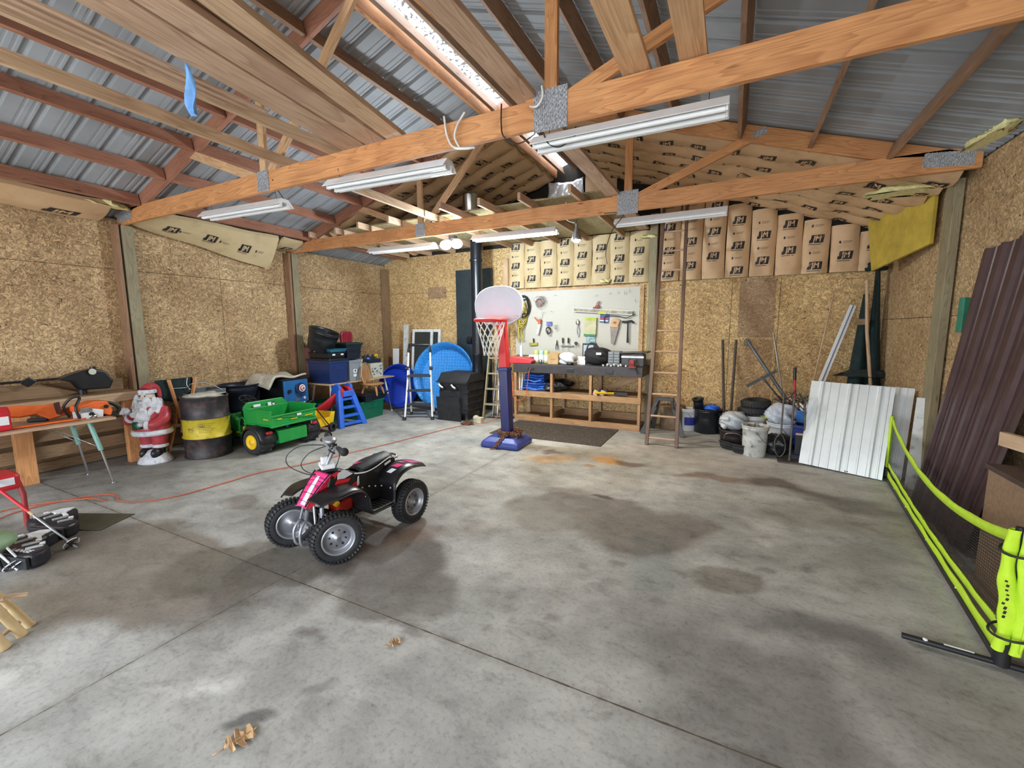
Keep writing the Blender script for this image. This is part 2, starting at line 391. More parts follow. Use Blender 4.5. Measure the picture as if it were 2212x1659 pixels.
# ---- floor: concrete slab; stains, painted wall shade and warm lamp pool in a vertex attribute
def floor():
    x = np.arange(-7.4, 2.2001, .03); y = np.arange(-3.0, 7.9, .03)
    nx, ny = len(x), len(y); Xg, Yg = np.meshgrid(x, y, indexing='ij')
    base = np.array([.475, .468, .445])
    big = fbm(Xg*.7, Yg*.7, 4, 3); med = fbm(Xg*2.3, Yg*2.3, 5, 11); fine = fbm(Xg*9, Yg*9, 4, 21)
    k = .58+.50*big+.55*(med-.5)+.35*(fine-.5)
    col = base[None, None, :]*k[..., None]
    # drag-trowel streaks
    wx = Xg+(fbm(Xg*1.7, Yg*1.7, 4, 41)-.5)*.55; wy = Yg+(fbm(Xg*1.9, Yg*1.9, 4, 57)-.5)*.55
    hx = Xg+(fbm(Xg*9, Yg*9, 3, 71)-.5)*.10; hy = Yg+(fbm(Xg*9, Yg*9, 3, 83)-.5)*.10
    def st(cx, cy, rx, ry, c, a, edge=.25, rot=0, warp=1):
        X_, Y_ = (wx, wy) if warp else (hx, hy)
        u = (X_-cx)*math.cos(rot)+(Y_-cy)*math.sin(rot); v = -(X_-cx)*math.sin(rot)+(Y_-cy)*math.cos(rot)
        d = np.sqrt((u/rx)**2+(v/ry)**2); m_ = np.clip((1-d)/edge, 0, 1)*a*(.75+.5*(med-.25))
        m_ = np.clip(m_, 0, 1)[..., None]; nonlocal col
        col = col*(1-m_)+np.array(c)*m_*(.8+.4*fine[..., None])
    grey = (.17, .155, .135); brown = (.22, .165, .12); lightc = (.60, .585, .54)
    st(-.95, 3.55, .85, .5, (.165, .142, .12), .95, .15, .1)
    st(-1.35, 3.95, .35, .25, (.2, .17, .15), .6, .4)
    st(-1.05, 4.05, .13, .05, (.05, .03, .035), .95, .4, 0, 0)
    st(-2.1, 5.0, .38, .22, (.52, .30, .11), .75, .6); st(-1.35, 5.15, .30, .18, (.58, .31, .10), .85, .6)
    st(-2.2, 5.3, .22, .1, (.16, .12, .1), .8, .3); st(-1.1, 5.15, .20, .16, (.13, .09, .07), .85, .3)
    st(-1.5, 4.9, .12, .07, (.3, .13, .05), .8, .3)
    st(.6, 5.1, .45, .22, (.12, .085, .065), .95, .5, -.1); st(-.1, 5.1, .5, .1, (.2, .12, .085), .75, .5)
    st(1.1, 4.9, .45, .3, (.15, .13, .11), .8, .5); st(1.0, 4.4, .9, .35, (.22, .19, .14), .5, .6)
    st(-.6, 5.9, 1.6, .6, (.46, .34, .25), .28, .8)  # wide tan area: warm lamp light painted into the floor colour
    st(.06, 2.99, .23, .19, (.2, .185, .16), .8, .15, .3, 0)
    for cx, cy, r in ((-1.27, 1.73, .05), (-.85, 2.15, .05), (-.3, 2.55, .07), (-.62, 2.9, .05), (-.85, 2.75, .045), (.3, 3.25, .06), (-1.05, 2.0, .04), (-1.15, 1.9, .035), (-1.1, 2.1, .05), (-.2, 2.95, .05), (.55, 3.4, .06)):
        st(cx, cy, r, r*.9, (.19, .175, .16), .75, .3, 0, 0)
    st(-3.7, 1.35, 1.25, .55, (.19, .155, .12), .85, .2, .12); st(-3.0, 1.75, .7, .35, (.17, .15, .12), .9, .2, .5)
    st(-3.9, .75, .8, .3, (.2, .165, .12), .7, .4, .2); st(-5.0, 1.2, .8, .4, (.14, .125, .11), .7, .4)
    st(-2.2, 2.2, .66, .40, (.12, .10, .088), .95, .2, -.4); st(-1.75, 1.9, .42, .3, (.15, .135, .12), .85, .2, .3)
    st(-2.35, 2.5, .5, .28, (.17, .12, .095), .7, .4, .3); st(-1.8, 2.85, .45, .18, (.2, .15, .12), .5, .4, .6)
    st(-4.17, 2.3, .26, .2, (.21, .185, .165), .8, .25); st(-3.6, 2.35, .4, .25, (.24, .215, .19), .6, .4)
    st(-3.4, 3.1, .18, .1, (.24, .22, .2), .6, .3, 0, 0); st(-2.9, 3.9, .18, .1, (.22, .2, .18), .6, .3)
    st(-2.55, 3.6, .8, .22, (.25, .22, .19), .5, .5)
    st(-2.1, .98, .2, .09, (.68, .67, .64), .85, .7, .85, 0); st(-2.25, .9, .13, .03, (.68, .66, .62), .7, .7, .6, 0)
    st(-1.45, 1.28, .12, .1, (.6, .59, .57), .5, .8, 0, 0)
    st(-1.75, .95, .10, .035, (.08, .075, .075), .8, .3, .8, 0); st(-1.62, 1.22, .1, .03, (.15, .14, .13), .7, .4, 1.1, 0)
    st(-1.57, 1.62, .14, .07, (.2, .19, .18), .8, .4); st(-2.0, 1.45, .08, .04, (.17, .15, .14), .8, .4)
    st(.15, 2.1, .52, .36, (.19, .18, .17), .8, .3, .2); st(.62, 2.65, .50, .26, (.12, .115, .11), .8, .6, -.2)
    st(0.0, 1.7, .3, .3, (.19, .18, .17), .6, .4); st(1.1, 2.3, .5, .35, (.22, .21, .2), .5, .5); st(-.15, 2.35, .4, .25, (.24, .23, .22), .5, .5)
    st(.45, 4.0, .4, .25, (.6, .59, .56), .35, .9); st(.3, 3.6, .25, .12, (.62, .61, .58), .5, .9, .4)
    st(-.55, 4.55, .9, .25, (.56, .54, .48), .4, .9); st(-1.6, 3.1, .7, .5, (.58, .56, .52), .45, .9); st(-1.2, 2.4, .7, .4, (.57, .56, .52), .35, .9)
    st(-6.0, 2.3, 1.0, .9, (.13, .115, .10), .6, .6); st(-6.6, 4.5, .9, 3.0, (.16, .14, .125), .6, .5); st(-4.5, 7.0, 2.5, .8, (.17, .15, .13), .5, .6)  # shade along the walls and under benches, painted into the floor colour
    st(-5.4, 2.75, .4, .12, (.62, .61, .58), .6, .9, .4); st(-3.0, 5.6, .7, .4, (.27, .25, .23), .5, .8)
    # bluish-grey patch
    pm = ((np.abs(hx+.42+(hy-3.1)*.12) < .14) & (np.abs(hy-3.05) < .42)); col[pm] = col[pm]*np.array([.86, .9, .92])
    # saw-cut joints
    for d, nrm in ((np.abs(Yg-1.73), Yg), (np.abs(Xg+2.6), Xg)):
        m_ = np.clip(1-d/.05, 0, 1)[..., None]*.35; col = col*(1-m_)+np.array([.2, .18, .15])*m_
    col = np.clip(col, 0.02, 1)
    vs = np.stack([Xg, Yg, np.zeros_like(Xg)], -1).reshape(-1, 3)
    idx = np.arange(nx*ny).reshape(nx, ny)
    q = np.stack([idx[:-1, :-1], idx[1:, :-1], idx[1:, 1:], idx[:-1, 1:]], -1).reshape(-1, 4)
    me = bpy.data.meshes.new('floor'); me.vertices.add(len(vs)); me.vertices.foreach_set('co', vs.ravel())
    me.loops.add(q.size); me.loops.foreach_set('vertex_index', q.ravel().astype(np.int32))
    me.polygons.add(len(q)); me.polygons.foreach_set('loop_start', np.arange(0, q.size, 4, dtype=np.int32))
    me.update(calc_edges=True); me.validate()
    at = me.color_attributes.new('stain_tone', 'FLOAT_COLOR', 'POINT')
    rgba = np.ones((nx*ny, 4), np.float32); rgba[:, :3] = col.reshape(-1, 3); at.data.foreach_set('color', rgba.ravel())
    m, t, b = _nodes('concrete'); L = t.links
    a = N(t, 'ShaderNodeAttribute', attribute_name='stain_tone'); tc = N(t, 'ShaderNodeTexCoord')
    mp = N(t, 'ShaderNodeMapping'); mp.inputs['Rotation'].default_value = (0, 0, R(25)); mp.inputs['Scale'].default_value = (1, 1.6, 1); L.new(tc.outputs['Object'], mp.inputs[0])
    n1 = N(t, 'ShaderNodeTexNoise', Scale=3.6, Detail=10.0, Roughness=.74, Distortion=.5); L.new(mp.outputs[0], n1.inputs['Vector'])
    r1 = ramp(t, [(.33, (.50, .49, .475)), (.47, (.86, .855, .85)), (.62, (1.0, 1.0, 1.0))]); L.new(n1.outputs['Fac'], r1.inputs[0])
    n2 = N(t, 'ShaderNodeTexNoise', Scale=38.0, Detail=6.0, Roughness=.7); L.new(tc.outputs['Object'], n2.inputs['Vector'])
    r2 = ramp(t, [(.34, (.66, .65, .64)), (.5, (1, 1, 1))]); L.new(n2.outputs['Fac'], r2.inputs[0])
    vo = N(t, 'ShaderNodeTexVoronoi', Scale=7.0, Randomness=1.0); L.new(tc.outputs['Object'], vo.inputs['Vector'])
    r3 = ramp(t, [(.02, (.28, .26, .24)), (.05, (1, 1, 1))]); L.new(vo.outputs['Distance'], r3.inputs[0])
    cur = a.outputs['Color']
    for r_, f in ((r1, .75), (r2, .7), (r3, .6)):
        mx = N(t, 'ShaderNodeMixRGB', blend_type='MULTIPLY'); mx.inputs[0].default_value = f
        L.new(cur, mx.inputs[1]); L.new(r_.outputs[0], mx.inputs[2]); cur = mx.outputs[0]
    # joint grooves as thin dark lines
    sx = N(t, 'ShaderNodeSeparateXYZ'); nw = N(t, 'ShaderNodeTexNoise', Scale=14.0, Detail=3.0); L.new(tc.outputs['Object'], nw.inputs['Vector'])
    L.new(tc.outputs['Object'], sx.inputs[0])
    for k, c_, wd in ((1, 1.73, .007), (0, -2.6, .0035)):
        s1 = N(t, 'ShaderNodeMath', operation='SUBTRACT', i_1=c_); L.new(sx.outputs[k], s1.inputs[0])
        s2 = N(t, 'ShaderNodeMath', operation='ABSOLUTE'); L.new(s1.outputs[0], s2.inputs[0])
        s3 = N(t, 'ShaderNodeMath', operation='MULTIPLY_ADD', i_1=.012, i_2=-.006+wd*.6); L.new(nw.outputs['Fac'], s3.inputs[0])
        s4 = N(t, 'ShaderNodeMath', operation='LESS_THAN'); L.new(s2.outputs[0], s4.inputs[0]); L.new(s3.outputs[0], s4.inputs[1])
        mx = N(t, 'ShaderNodeMixRGB'); L.new(s4.outputs[0], mx.inputs[0]); L.new(cur, mx.inputs[1]); mx.inputs[2].default_value = (.085, .07, .055, 1); cur = mx.outputs[0]
    L.new(cur, b.inputs['Base Color']); b.inputs['Roughness'].default_value = .72; b.inputs['Specular IOR Level'].default_value = .35
    bp = N(t, 'ShaderNodeBump', Strength=.18, Distance=.006); L.new(n2.outputs['Fac'], bp.inputs['Height']); L.new(bp.outputs[0], b.inputs['Normal'])
    me.materials.append(m)
    o = bpy.data.objects.new('floor', me); C.objects.link(o); struct(o)
floor()
g = MB(); g.box((-2.6, -8.0, -.06), (30, 10, .1)); struct(g.build('ground', mat('unseen_apron', (.50, .48, .45), .9, 0, .15, 3)))  # unseen apron outside the door, added to bounce daylight up to the ceiling

# ---- walls (OSB sheets with gaps on a dark backing)
def wall_sheets(name, m, org, du, cuts_u, rows, t_=.012, nrm=None):
    """sheets between consecutive cuts along du, rows=[(z0,z1),...]"""
    b = MB(); org = Vector(org); du = Vector(du); n = Vector(nrm)
    for i in range(len(cuts_u)-1):
        for z0, z1 in rows:
            u0, u1 = cuts_u[i]+.003, cuts_u[i+1]-.003
            q = [org+du*u0+Vector((0, 0, z0+.003)), org+du*u1+Vector((0, 0, z0+.003)), org+du*u1+Vector((0, 0, z1-.003)), org+du*u0+Vector((0, 0, z1-.003))]
            p = [v-n*t_ for v in q]; vs = q+p
            uv = [(u0, z0), (u1, z0), (u1, z1), (u0, z1)]
            e = [(u0, z0), (u0, z0), (u0, z1), (u0, z1)]
            b.add(vs, [(0, 1, 2, 3), (4, 7, 6, 5), (0, 4, 5, 1), (1, 5, 6, 2), (2, 6, 7, 3), (3, 7, 4, 0)], [uv, uv, e, e, e, e])
    return b
def backing(name, lo, hi, m):
    c = [(a+b_)/2 for a, b_ in zip(lo, hi)]; d = tuple(b_-a for a, b_ in zip(lo, hi)); return MB().box(c, d)
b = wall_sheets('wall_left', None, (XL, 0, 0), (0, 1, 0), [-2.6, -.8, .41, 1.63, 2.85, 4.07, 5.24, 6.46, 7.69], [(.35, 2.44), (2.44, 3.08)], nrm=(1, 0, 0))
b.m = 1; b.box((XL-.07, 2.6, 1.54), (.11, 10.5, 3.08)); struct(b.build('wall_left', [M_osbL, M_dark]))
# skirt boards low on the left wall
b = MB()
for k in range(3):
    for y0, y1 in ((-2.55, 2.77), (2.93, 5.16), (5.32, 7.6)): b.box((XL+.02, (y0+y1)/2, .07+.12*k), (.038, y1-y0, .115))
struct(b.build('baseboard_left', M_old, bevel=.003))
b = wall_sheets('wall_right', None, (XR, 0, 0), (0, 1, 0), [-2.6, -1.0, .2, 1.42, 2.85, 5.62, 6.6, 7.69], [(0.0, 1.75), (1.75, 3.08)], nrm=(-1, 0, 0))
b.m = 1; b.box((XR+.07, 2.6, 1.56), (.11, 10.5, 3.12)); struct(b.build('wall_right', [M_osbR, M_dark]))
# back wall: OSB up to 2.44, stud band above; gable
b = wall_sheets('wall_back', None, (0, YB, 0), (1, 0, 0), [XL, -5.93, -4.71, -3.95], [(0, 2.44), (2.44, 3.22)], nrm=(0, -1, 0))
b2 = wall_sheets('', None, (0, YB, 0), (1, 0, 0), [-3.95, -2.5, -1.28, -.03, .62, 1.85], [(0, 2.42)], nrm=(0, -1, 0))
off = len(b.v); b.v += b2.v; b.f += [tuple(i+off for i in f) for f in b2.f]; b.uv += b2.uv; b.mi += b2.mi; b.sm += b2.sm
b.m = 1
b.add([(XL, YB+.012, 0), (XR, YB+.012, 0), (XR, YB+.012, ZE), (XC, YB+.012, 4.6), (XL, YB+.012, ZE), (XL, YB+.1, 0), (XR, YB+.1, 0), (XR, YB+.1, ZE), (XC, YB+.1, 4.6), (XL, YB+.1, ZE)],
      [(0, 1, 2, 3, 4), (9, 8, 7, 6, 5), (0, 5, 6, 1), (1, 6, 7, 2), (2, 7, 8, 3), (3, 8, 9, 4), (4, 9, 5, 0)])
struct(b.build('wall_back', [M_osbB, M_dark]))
for x0, x1, z0, z1, m_ in ((.08, .56, 1.50, 2.40, 'osb_panel'), (.11, .57, .0, 1.47, 'osb_panel2'), (-5.93, -5.45, 2.30, 2.55, 'osb_panel')):
    mm_ = M_osbP if m_ == 'osb_panel' else osb('osb_panel2', (.28, .165, .08), (.58, .38, .18), stain_tone=(.5, .42, .4))
    b = MB(); b.add([(x0, YB-.006, z0), (x1, YB-.006, z0), (x1, YB-.006, z1), (x0, YB-.006, z1), (x0, YB+.004, z0), (x1, YB+.004, z0), (x1, YB+.004, z1), (x0, YB+.004, z1)], [(0, 1, 2, 3), (0, 4, 5, 1), (1, 5, 6, 2), (2, 6, 7, 3), (3, 7, 4, 0)], [[(x0, z0), (x1, z0), (x1, z1), (x0, z1)]]+[[(0, 0)]*4]*4)
    struct(b.build('wall_back', mm_))
# front wall with the open overhead door
b = MB(); b.box(((XL+DOOR[0])/2, YF-.05, 1.5), (DOOR[0]-XL, .1, 3.0)).box(((XR+DOOR[1])/2, YF-.05, 1.5), (XR-DOOR[1], .1, 3.0))
b.add([(XL, YF, 2.65), (XR, YF, 2.65), (XR, YF, ZE), (XC, YF, 4.6), (XL, YF, ZE), (XL, YF-.1, 2.65), (XR, YF-.1, 2.65), (XR, YF-.1, ZE), (XC, YF-.1, 4.6), (XL, YF-.1, ZE)],
      [(0, 4, 3, 2, 1), (5, 6, 7, 8, 9), (0, 1, 6, 5), (1, 2, 7, 6), (2, 3, 8, 7), (3, 4, 9, 8), (4, 0, 5, 9)])
struct(b.build('wall_front', M_osbR))

# ---- roof: ribbed sheet metal, ribs run from eave to ridge
def rib_profile():
    ys = []; y = YF-.2
    while y < YB+.2:
        ys += [(y, 0), (y+.09, 0), (y+.098, .006), (y+.112, .006), (y+.12, 0), (y+.15, 0), (y+.158, .006), (y+.172, .006), (y+.18, 0), (y+.195, 0), (y+.212, .026), (y+.238, .026), (y+.255, 0)]
        y += .2575
    return ys
RP = rib_profile()
def roof_half(name, x0, x1):
    b = MB(); n = len(RP); vs = [(x0, y, roof_z(x0)+.012+h) for y, h in RP]+[(x1, y, roof_z(x1)+.012+h) for y, h in RP]
    b.add(vs, [(i, i+1, n+i+1, n+i) for i in range(n-1)]); return struct(b.build(name, M_roof))
roof_half('ceiling_left', XL-.2, -2.93); roof_half('ceiling_right', XC+.02, XR+.2)
# translucent ridge strip with debris lying on it
def ridge_mat():
    m = bpy.data.materials.new('translucent_ridge'); m.use_nodes = True; t = m.node_tree; t.nodes.clear(); L = t.links
    out = N(t, 'ShaderNodeOutputMaterial'); tr = N(t, 'ShaderNodeBsdfTranslucent'); df = N(t, 'ShaderNodeBsdfDiffuse'); mx = N(t, 'ShaderNodeMixShader')
    tc = N(t, 'ShaderNodeTexCoord'); vo = N(t, 'ShaderNodeTexVoronoi', Scale=22.0); nz = N(t, 'ShaderNodeTexNoise', Scale=30.0, Detail=4.0)
    L.new(tc.outputs['Object'], vo.inputs['Vector']); L.new(tc.outputs['Object'], nz.inputs['Vector'])
    rp = ramp(t, [(.45, (.03, .03, .03)), (.50, (.95, .97, 1))]); L.new(nz.outputs['Fac'], rp.inputs[0])
    L.new(rp.outputs[0], tr.inputs[0]); mx.inputs[0].default_value = .15
    L.new(tr.outputs[0], mx.inputs[1]); L.new(df.outputs[0], mx.inputs[2]); L.new(mx.outputs[0], out.inputs[0]); return m
b = MB(); x0, x1 = -2.95, XC+.04
b.add([(x0, YF-.2, roof_z(x0)+.02), (x1, YF-.2, roof_z(XC)+.03), (x1, YB+.2, roof_z(XC)+.03), (x0, YB+.2, roof_z(x0)+.02)], [(0, 1, 2, 3)])
struct(b.build('window_1', ridge_mat()))

# ---- treated posts on the left wall, posts on the right and back wall
def post(x, y, label, m=M_green, h=2.99, w_=.13, d_=.13, side=None):
    t = thing('support_post', label, 'post', (x, y, 0))
    MB().box((0, 0, h/2), (w_, d_, h)).build('post_timber', m, t, bevel=.006)
    if side: MB().box((side[0], side[1], h/2), (side[2], side[3], h)).build('side_board', M_purlin, t, bevel=.003, label='reddish brown board nailed to the post')
    return t
post(XL+.08, 2.90, 'green treated post against the left wall beside the red and white bearded figure', side=(-.0, -.11, .14, .04))
post(XL+.08, 5.30, 'green treated post against the left wall behind the dark blue tote', side=(0, -.11, .14, .04))
post(XL+.08, 7.60, 'dark corner post where the left wall meets the back wall', M_old)
post(-3.98, YB-.05, 'short pale wood stud beside the upper end of the stove pipe', M_tan, 3.0, .10, .09)
post(-1.22, YB-.07, 'tall treated post on the back wall behind the wooden ladder', M_green, 3.5, .12, .12)
post(XR-.05, 5.66, 'grey weathered post on the right wall beside the brown metal sheet', M_osbR and M_green, 3.0, .07, .20)

# ---- trusses
def nail_plate(n, w_, h_):
    b = MB(); b.box((0, -.003, 0), (w_, .003, h_))
    for i in range(int(w_/.014)):
        for j in range(int(h_/.03)):
            b.box((-w_/2+.008+i*.014, -.006, -h_/2+.016+j*.03+(i % 2)*.012), (.005, .005, .012), (0, .3, 0))
    return b
def truss(y, label, full=True, detail=True):
    t = thing('roof_truss', label, 'roof truss', (XC, y, ZC), 0, 'roof trusses')
    h = 4.5; d = .04
    MB().box((0, 0, .0925), (2*h-.06, d, .185)).build('bottom_chord', M_beam, t, bevel=.003)
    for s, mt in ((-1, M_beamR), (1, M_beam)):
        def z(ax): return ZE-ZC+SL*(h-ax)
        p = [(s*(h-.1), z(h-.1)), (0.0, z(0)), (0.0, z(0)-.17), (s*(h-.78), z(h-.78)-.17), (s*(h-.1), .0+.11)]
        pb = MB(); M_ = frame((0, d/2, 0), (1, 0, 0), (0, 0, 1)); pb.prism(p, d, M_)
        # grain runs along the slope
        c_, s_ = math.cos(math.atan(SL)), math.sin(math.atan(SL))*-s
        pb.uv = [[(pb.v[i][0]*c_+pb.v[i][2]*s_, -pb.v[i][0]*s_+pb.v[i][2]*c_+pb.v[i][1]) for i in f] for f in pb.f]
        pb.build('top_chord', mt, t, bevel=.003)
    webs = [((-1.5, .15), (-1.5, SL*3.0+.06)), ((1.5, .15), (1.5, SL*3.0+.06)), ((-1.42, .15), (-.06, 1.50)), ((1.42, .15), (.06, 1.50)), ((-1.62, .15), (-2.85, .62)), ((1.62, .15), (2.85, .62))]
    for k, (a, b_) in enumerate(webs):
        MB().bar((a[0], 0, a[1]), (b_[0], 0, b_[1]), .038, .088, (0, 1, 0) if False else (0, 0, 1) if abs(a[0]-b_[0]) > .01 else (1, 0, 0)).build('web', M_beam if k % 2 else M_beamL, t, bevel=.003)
    for x, w_, h_ in ((-1.5, .17, .19), (1.5, .24, .26)):
        nail_plate(0, w_, h_).at().build('connector_plate', M_plate, t).location = (x, -.0215, .1)
    for s in (-1, 1):
        o = nail_plate(0, .34, .12).build('connector_plate', M_plate, t); o.location = (s*4.25, -.0215, .10); o.rotation_euler = (0, s*R(9)*.5, 0)
    o = nail_plate(0, .12, .06).build('connector_plate', M_plate, t); o.location = (2.80, -.0215, .60); o.rotation_euler = (0, -R(21), 0)
    return t
truss(2.87, 'nearest roof truss, its light orange bottom chord crossing the whole picture')
truss(5.26, 'farther roof truss, carrying the front edge of the loft')

# ---- purlins hung between the trusses
def ordn(k): return ['first', 'second', 'third', 'fourth', 'fifth', 'sixth', 'seventh', 'eighth'][k]
bays = [(-2.58, 2.84, 'in front of the nearest truss'), (2.90, 5.23, 'between the two trusses'), (5.29, 7.66, 'behind the farther truss')]
proto = {}
for bi, (y0, y1, bt) in enumerate(bays):
    for side, sn in ((-1, 'left'), (1, 'right')):
        for k in range(7):
            ax = 4.5-.62-.61*k
            if ax < .2: continue
            x = XC+side*ax; z = ZE+SL*(4.5-ax)
            b = MB(); b.box((0, (y1-y0)/2, -.075), (.038, y1-y0, .135))
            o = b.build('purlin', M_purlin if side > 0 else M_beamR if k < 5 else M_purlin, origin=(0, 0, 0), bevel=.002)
            o.location = (x, y0, z-.005); o.rotation_euler = (0, side*math.atan(SL), 0)
            tag(o, f'{ordn(k)} purlin up from the {sn} eave, {bt}', 'purlin', f'purlins of the {sn} roof slope')
# ================================================================ LAMPS
M_tube_off = mat('unlit_tube', (.82, .84, .86), .25, 0, .03)
def emis(name, col, s):
    m, t, b = _nodes(name); b.inputs['Base Color'].default_value = (*col, 1); b.inputs['Emission Color'].default_value = (*col, 1); b.inputs['Emission Strength'].default_value = s
    return m
def fixture(loc, rz, label, lit=False, tubes=2, back=0):
    t = thing('fluorescent_light', label, 'ceiling light', loc, rz, 'fluorescent shop lights under the trusses')
    b = MB(); L_ = 1.22
    prof = [(-.105, -.035), (-.10, -.038), (-.035, .0), (.035, .0), (.10, -.038), (.105, -.035), (.04, .035), (-.04, .035)]
    b.prism(prof, L_, frame((-L_/2, 0, 0), (0, 1, 0), (0, 0, 1))); b.build('reflector_housing', M_white, t, bevel=.002)
    for s in (-1, 1):
        for y in ((-.045, .045) if tubes == 2 else (0,)):
            MB().box((s*(L_/2-.012), y, -.025), (.014, .03, .05)).build('lamp_holder', M_white, t, bevel=.003)
    mt = emis('lit_tube', (1, .95, .70), 9.0) if lit else M_tube_off
    for y in (-.045, .045):
        MB().cyl((-L_/2+.02, y, -.035), (L_/2-.02, y, -.035), .0165, 14).build('tube', mt, t)
    for s in (-1, 1):
        MB().tube([(s*.5, 0, .035), (s*.5, -.01-back*.5, .08), (s*.5, -.02-back, .12)], .0025, 6).build('hook', M_black, t)
    return t
fixture((-.69, 2.95, 2.93), R(1), 'unlit white fluorescent light under the near truss, rightmost and largest in view')
fixture((-2.63, 2.90, 2.92), R(4), 'unlit white fluorescent light under the near truss, left of the ridge, black end sockets')
fixture((-4.68, 2.97, 2.92), R(4), 'unlit white fluorescent light close to the left wall post, near truss')
fixture((-4.70, 5.46, 2.92), R(4), 'unlit white fluorescent light beside the bright security lamp, far truss', back=.14)
fixture((-2.70, 5.40, 2.92), R(3), 'lit yellowish fluorescent light above the basketball hoop', lit=True, back=.10)
fixture((-.72, 5.42, 2.92), 0, 'unlit white fluorescent light in front of the top of the wooden ladder', back=.12)
def glow():
    t = thing('security_lamp', 'bright cold white double headed security lamp under the far truss', 'lamp', (-3.66, 5.36, 2.99))
    MB().box((0, 0, -.03), (.10, .08, .05)).build('mount', M_black, t, bevel=.006)
    for s in (-1, 1):
        h = MB(); h.lathe([(.02, .05), (.05, .045), (.075, 0), (.078, -.02)], 20, (s*.08, -.02, -.11)); h.build('lamp_head', M_white, t)
        MB().ball((s*.095, -.05, -.135), .085, 16, 12, (1, .9, .75)).build('lens', emis('cold_lamp', (.78, .93, 1), 40.0), t, label='glowing lens')
    l = light('security_lamp_beam', 'POINT', (0, -.04, -.26), 150, (.80, .92, 1), shadow_soft_size=.09); l.parent = t
    t = thing('reflector_lamp', 'clamp lamp with silver cone shade and warm bulb hanging below the far truss', 'lamp', (-1.79, 5.33, 2.96))
    MB().lathe([(.018, -.02), (.02, -.08), (.035, -.10), (.06, -.19), (.07, -.22), (.067, -.22), (.055, -.18), (.03, -.10), (.0, -.09)], 24).build('lamp_shade', M_steel, t)
    MB().lathe([(.0, -.245), (.03, -.24), (.05, -.22), (.04, -.17), (.02, -.14)], 16).build('bulb', emis('warm_bulb', (1, .78, .5), 30.0), t)
    MB().tube(smooth_path([(0, 0, -.02), (.0, -.0, .03), (.03, -.04, .08), (-.05, -.05, .16), (.02, -.03, .22)]), .004, 6).build('cord', M_black, t)
    MB().tube(smooth_path([(-.12, -.06, .24), (-.13, -.07, .10), (-.10, -.06, .02), (-.02, -.02, -.01)]), .006, 6).build('clamp', mat('white_cable', (.75, .74, .7), .5), t, label='white looped cable')
    l = light('reflector_lamp_beam', 'SPOT', (0, 0, -.24), 85, (1, .72, .45), spot_size=R(150), spot_blend=.6, shadow_soft_size=.05); l.parent = t
    l = light('tube_beam', 'AREA', (-2.70, 5.40, 2.86), 22, (1, .93, .68), shape='RECTANGLE', size=1.15, size_y=.12); l.rotation_euler = (0, 0, R(3))
glow()
# ================================================================ INSULATION, LOFT, LUMBER OVERHEAD
def logo_on(b, S, a0, b0, w_=.17, rot=0, mark=False, mi=1, off=.004, flip=1):
    """print draped on surface S(a, b, lift); a along, b across; rot 0: text reads along +a"""
    c_, s_ = math.cos(rot), math.sin(rot)
    def P(x, y, lift): return S(a0+x*c_-y*s_*flip, b0+(x*s_+y*c_*flip), lift)
    def quad(x0, y0, x1, y1, sh, lift, m_, nx=4, ny=2):
        b.m = m_; vs = []; fs = []
        for i in range(nx+1):
            for j in range(ny+1):
                y = y0+(y1-y0)*j/ny; x = x0+(x1-x0)*i/nx+y*sh; vs.append(P(x, y, lift))
        for i in range(nx):
            for j in range(ny): p = i*(ny+1)+j; fs.append((p, p+ny+1, p+ny+2, p+1))
        b.add(vs, fs)
    if not mark:
        h = w_*.70
        quad(-w_*.42, -h*.42, w_*.5, h*.5, .12, off, mi)
        quad(-w_*.5, -h*.42, -w_*.42, -h*.05, .12, off, mi, 1, 1)
        vs, fs = _TX.setdefault(('JM', 1), text_mesh('JM', 1))
        for k, d in enumerate((-.04, 0, .04)):
            b.m = 0; b.add([P((v.x*1.05+d+v.y*.15)*h*.72+w_*.04, v.y*h*.95+h*.04+d*h*.3, off+.002+k*.0003) for v in vs], fs)
        quad(-w_*.5, -h*.62, w_*.4, -h*.55, .1, off, mi, 4, 1)
    else:
        quad(-w_*.45, -.012, -w_*.30, .012, 0, off, mi, 1, 1); quad(-w_*.40, -.022, -w_*.35, .022, 0, off, mi, 1, 1)
        quad(-w_*.2, .006, w_*.4, .011, 0, off, mi, 3, 1); quad(-w_*.2, -.012, w_*.3, -.007, 0, off, mi, 3, 1)
    b.m = 0
def batt(name, label, S, la, lb, na, nb, logos, mt, group, thick=.06, rot=0, flip=1, kind_m=None):
    b = MB()
    b.grid(lambda u, v: S(la*u, lb*v, 0), na, nb)
    # thickness: rim and rear sheet of glass wool
    b.m = 2; b.grid(lambda u, v: S(la*u, lb*(1-v), -thick), na, 1)
    b.m = 0; b.grid(lambda u, v: S(la*u, 0, -thick*v), na, 1); b.grid(lambda u, v: S(la*u, lb, -thick*(1-v)), na, 1)
    b.grid(lambda u, v: S(0, lb*u, -thick*(1-v)), nb, 1); b.grid(lambda u, v: S(la, lb*u, -thick*v), nb, 1); b.m = 0
    for a0, b0, mk in logos: logo_on(b, S, a0, b0, rot=rot, mark=mk, flip=flip)
    o = b.build(name, [mt, M_ink, M_wool]); return tag(o, label, 'insulation', group)
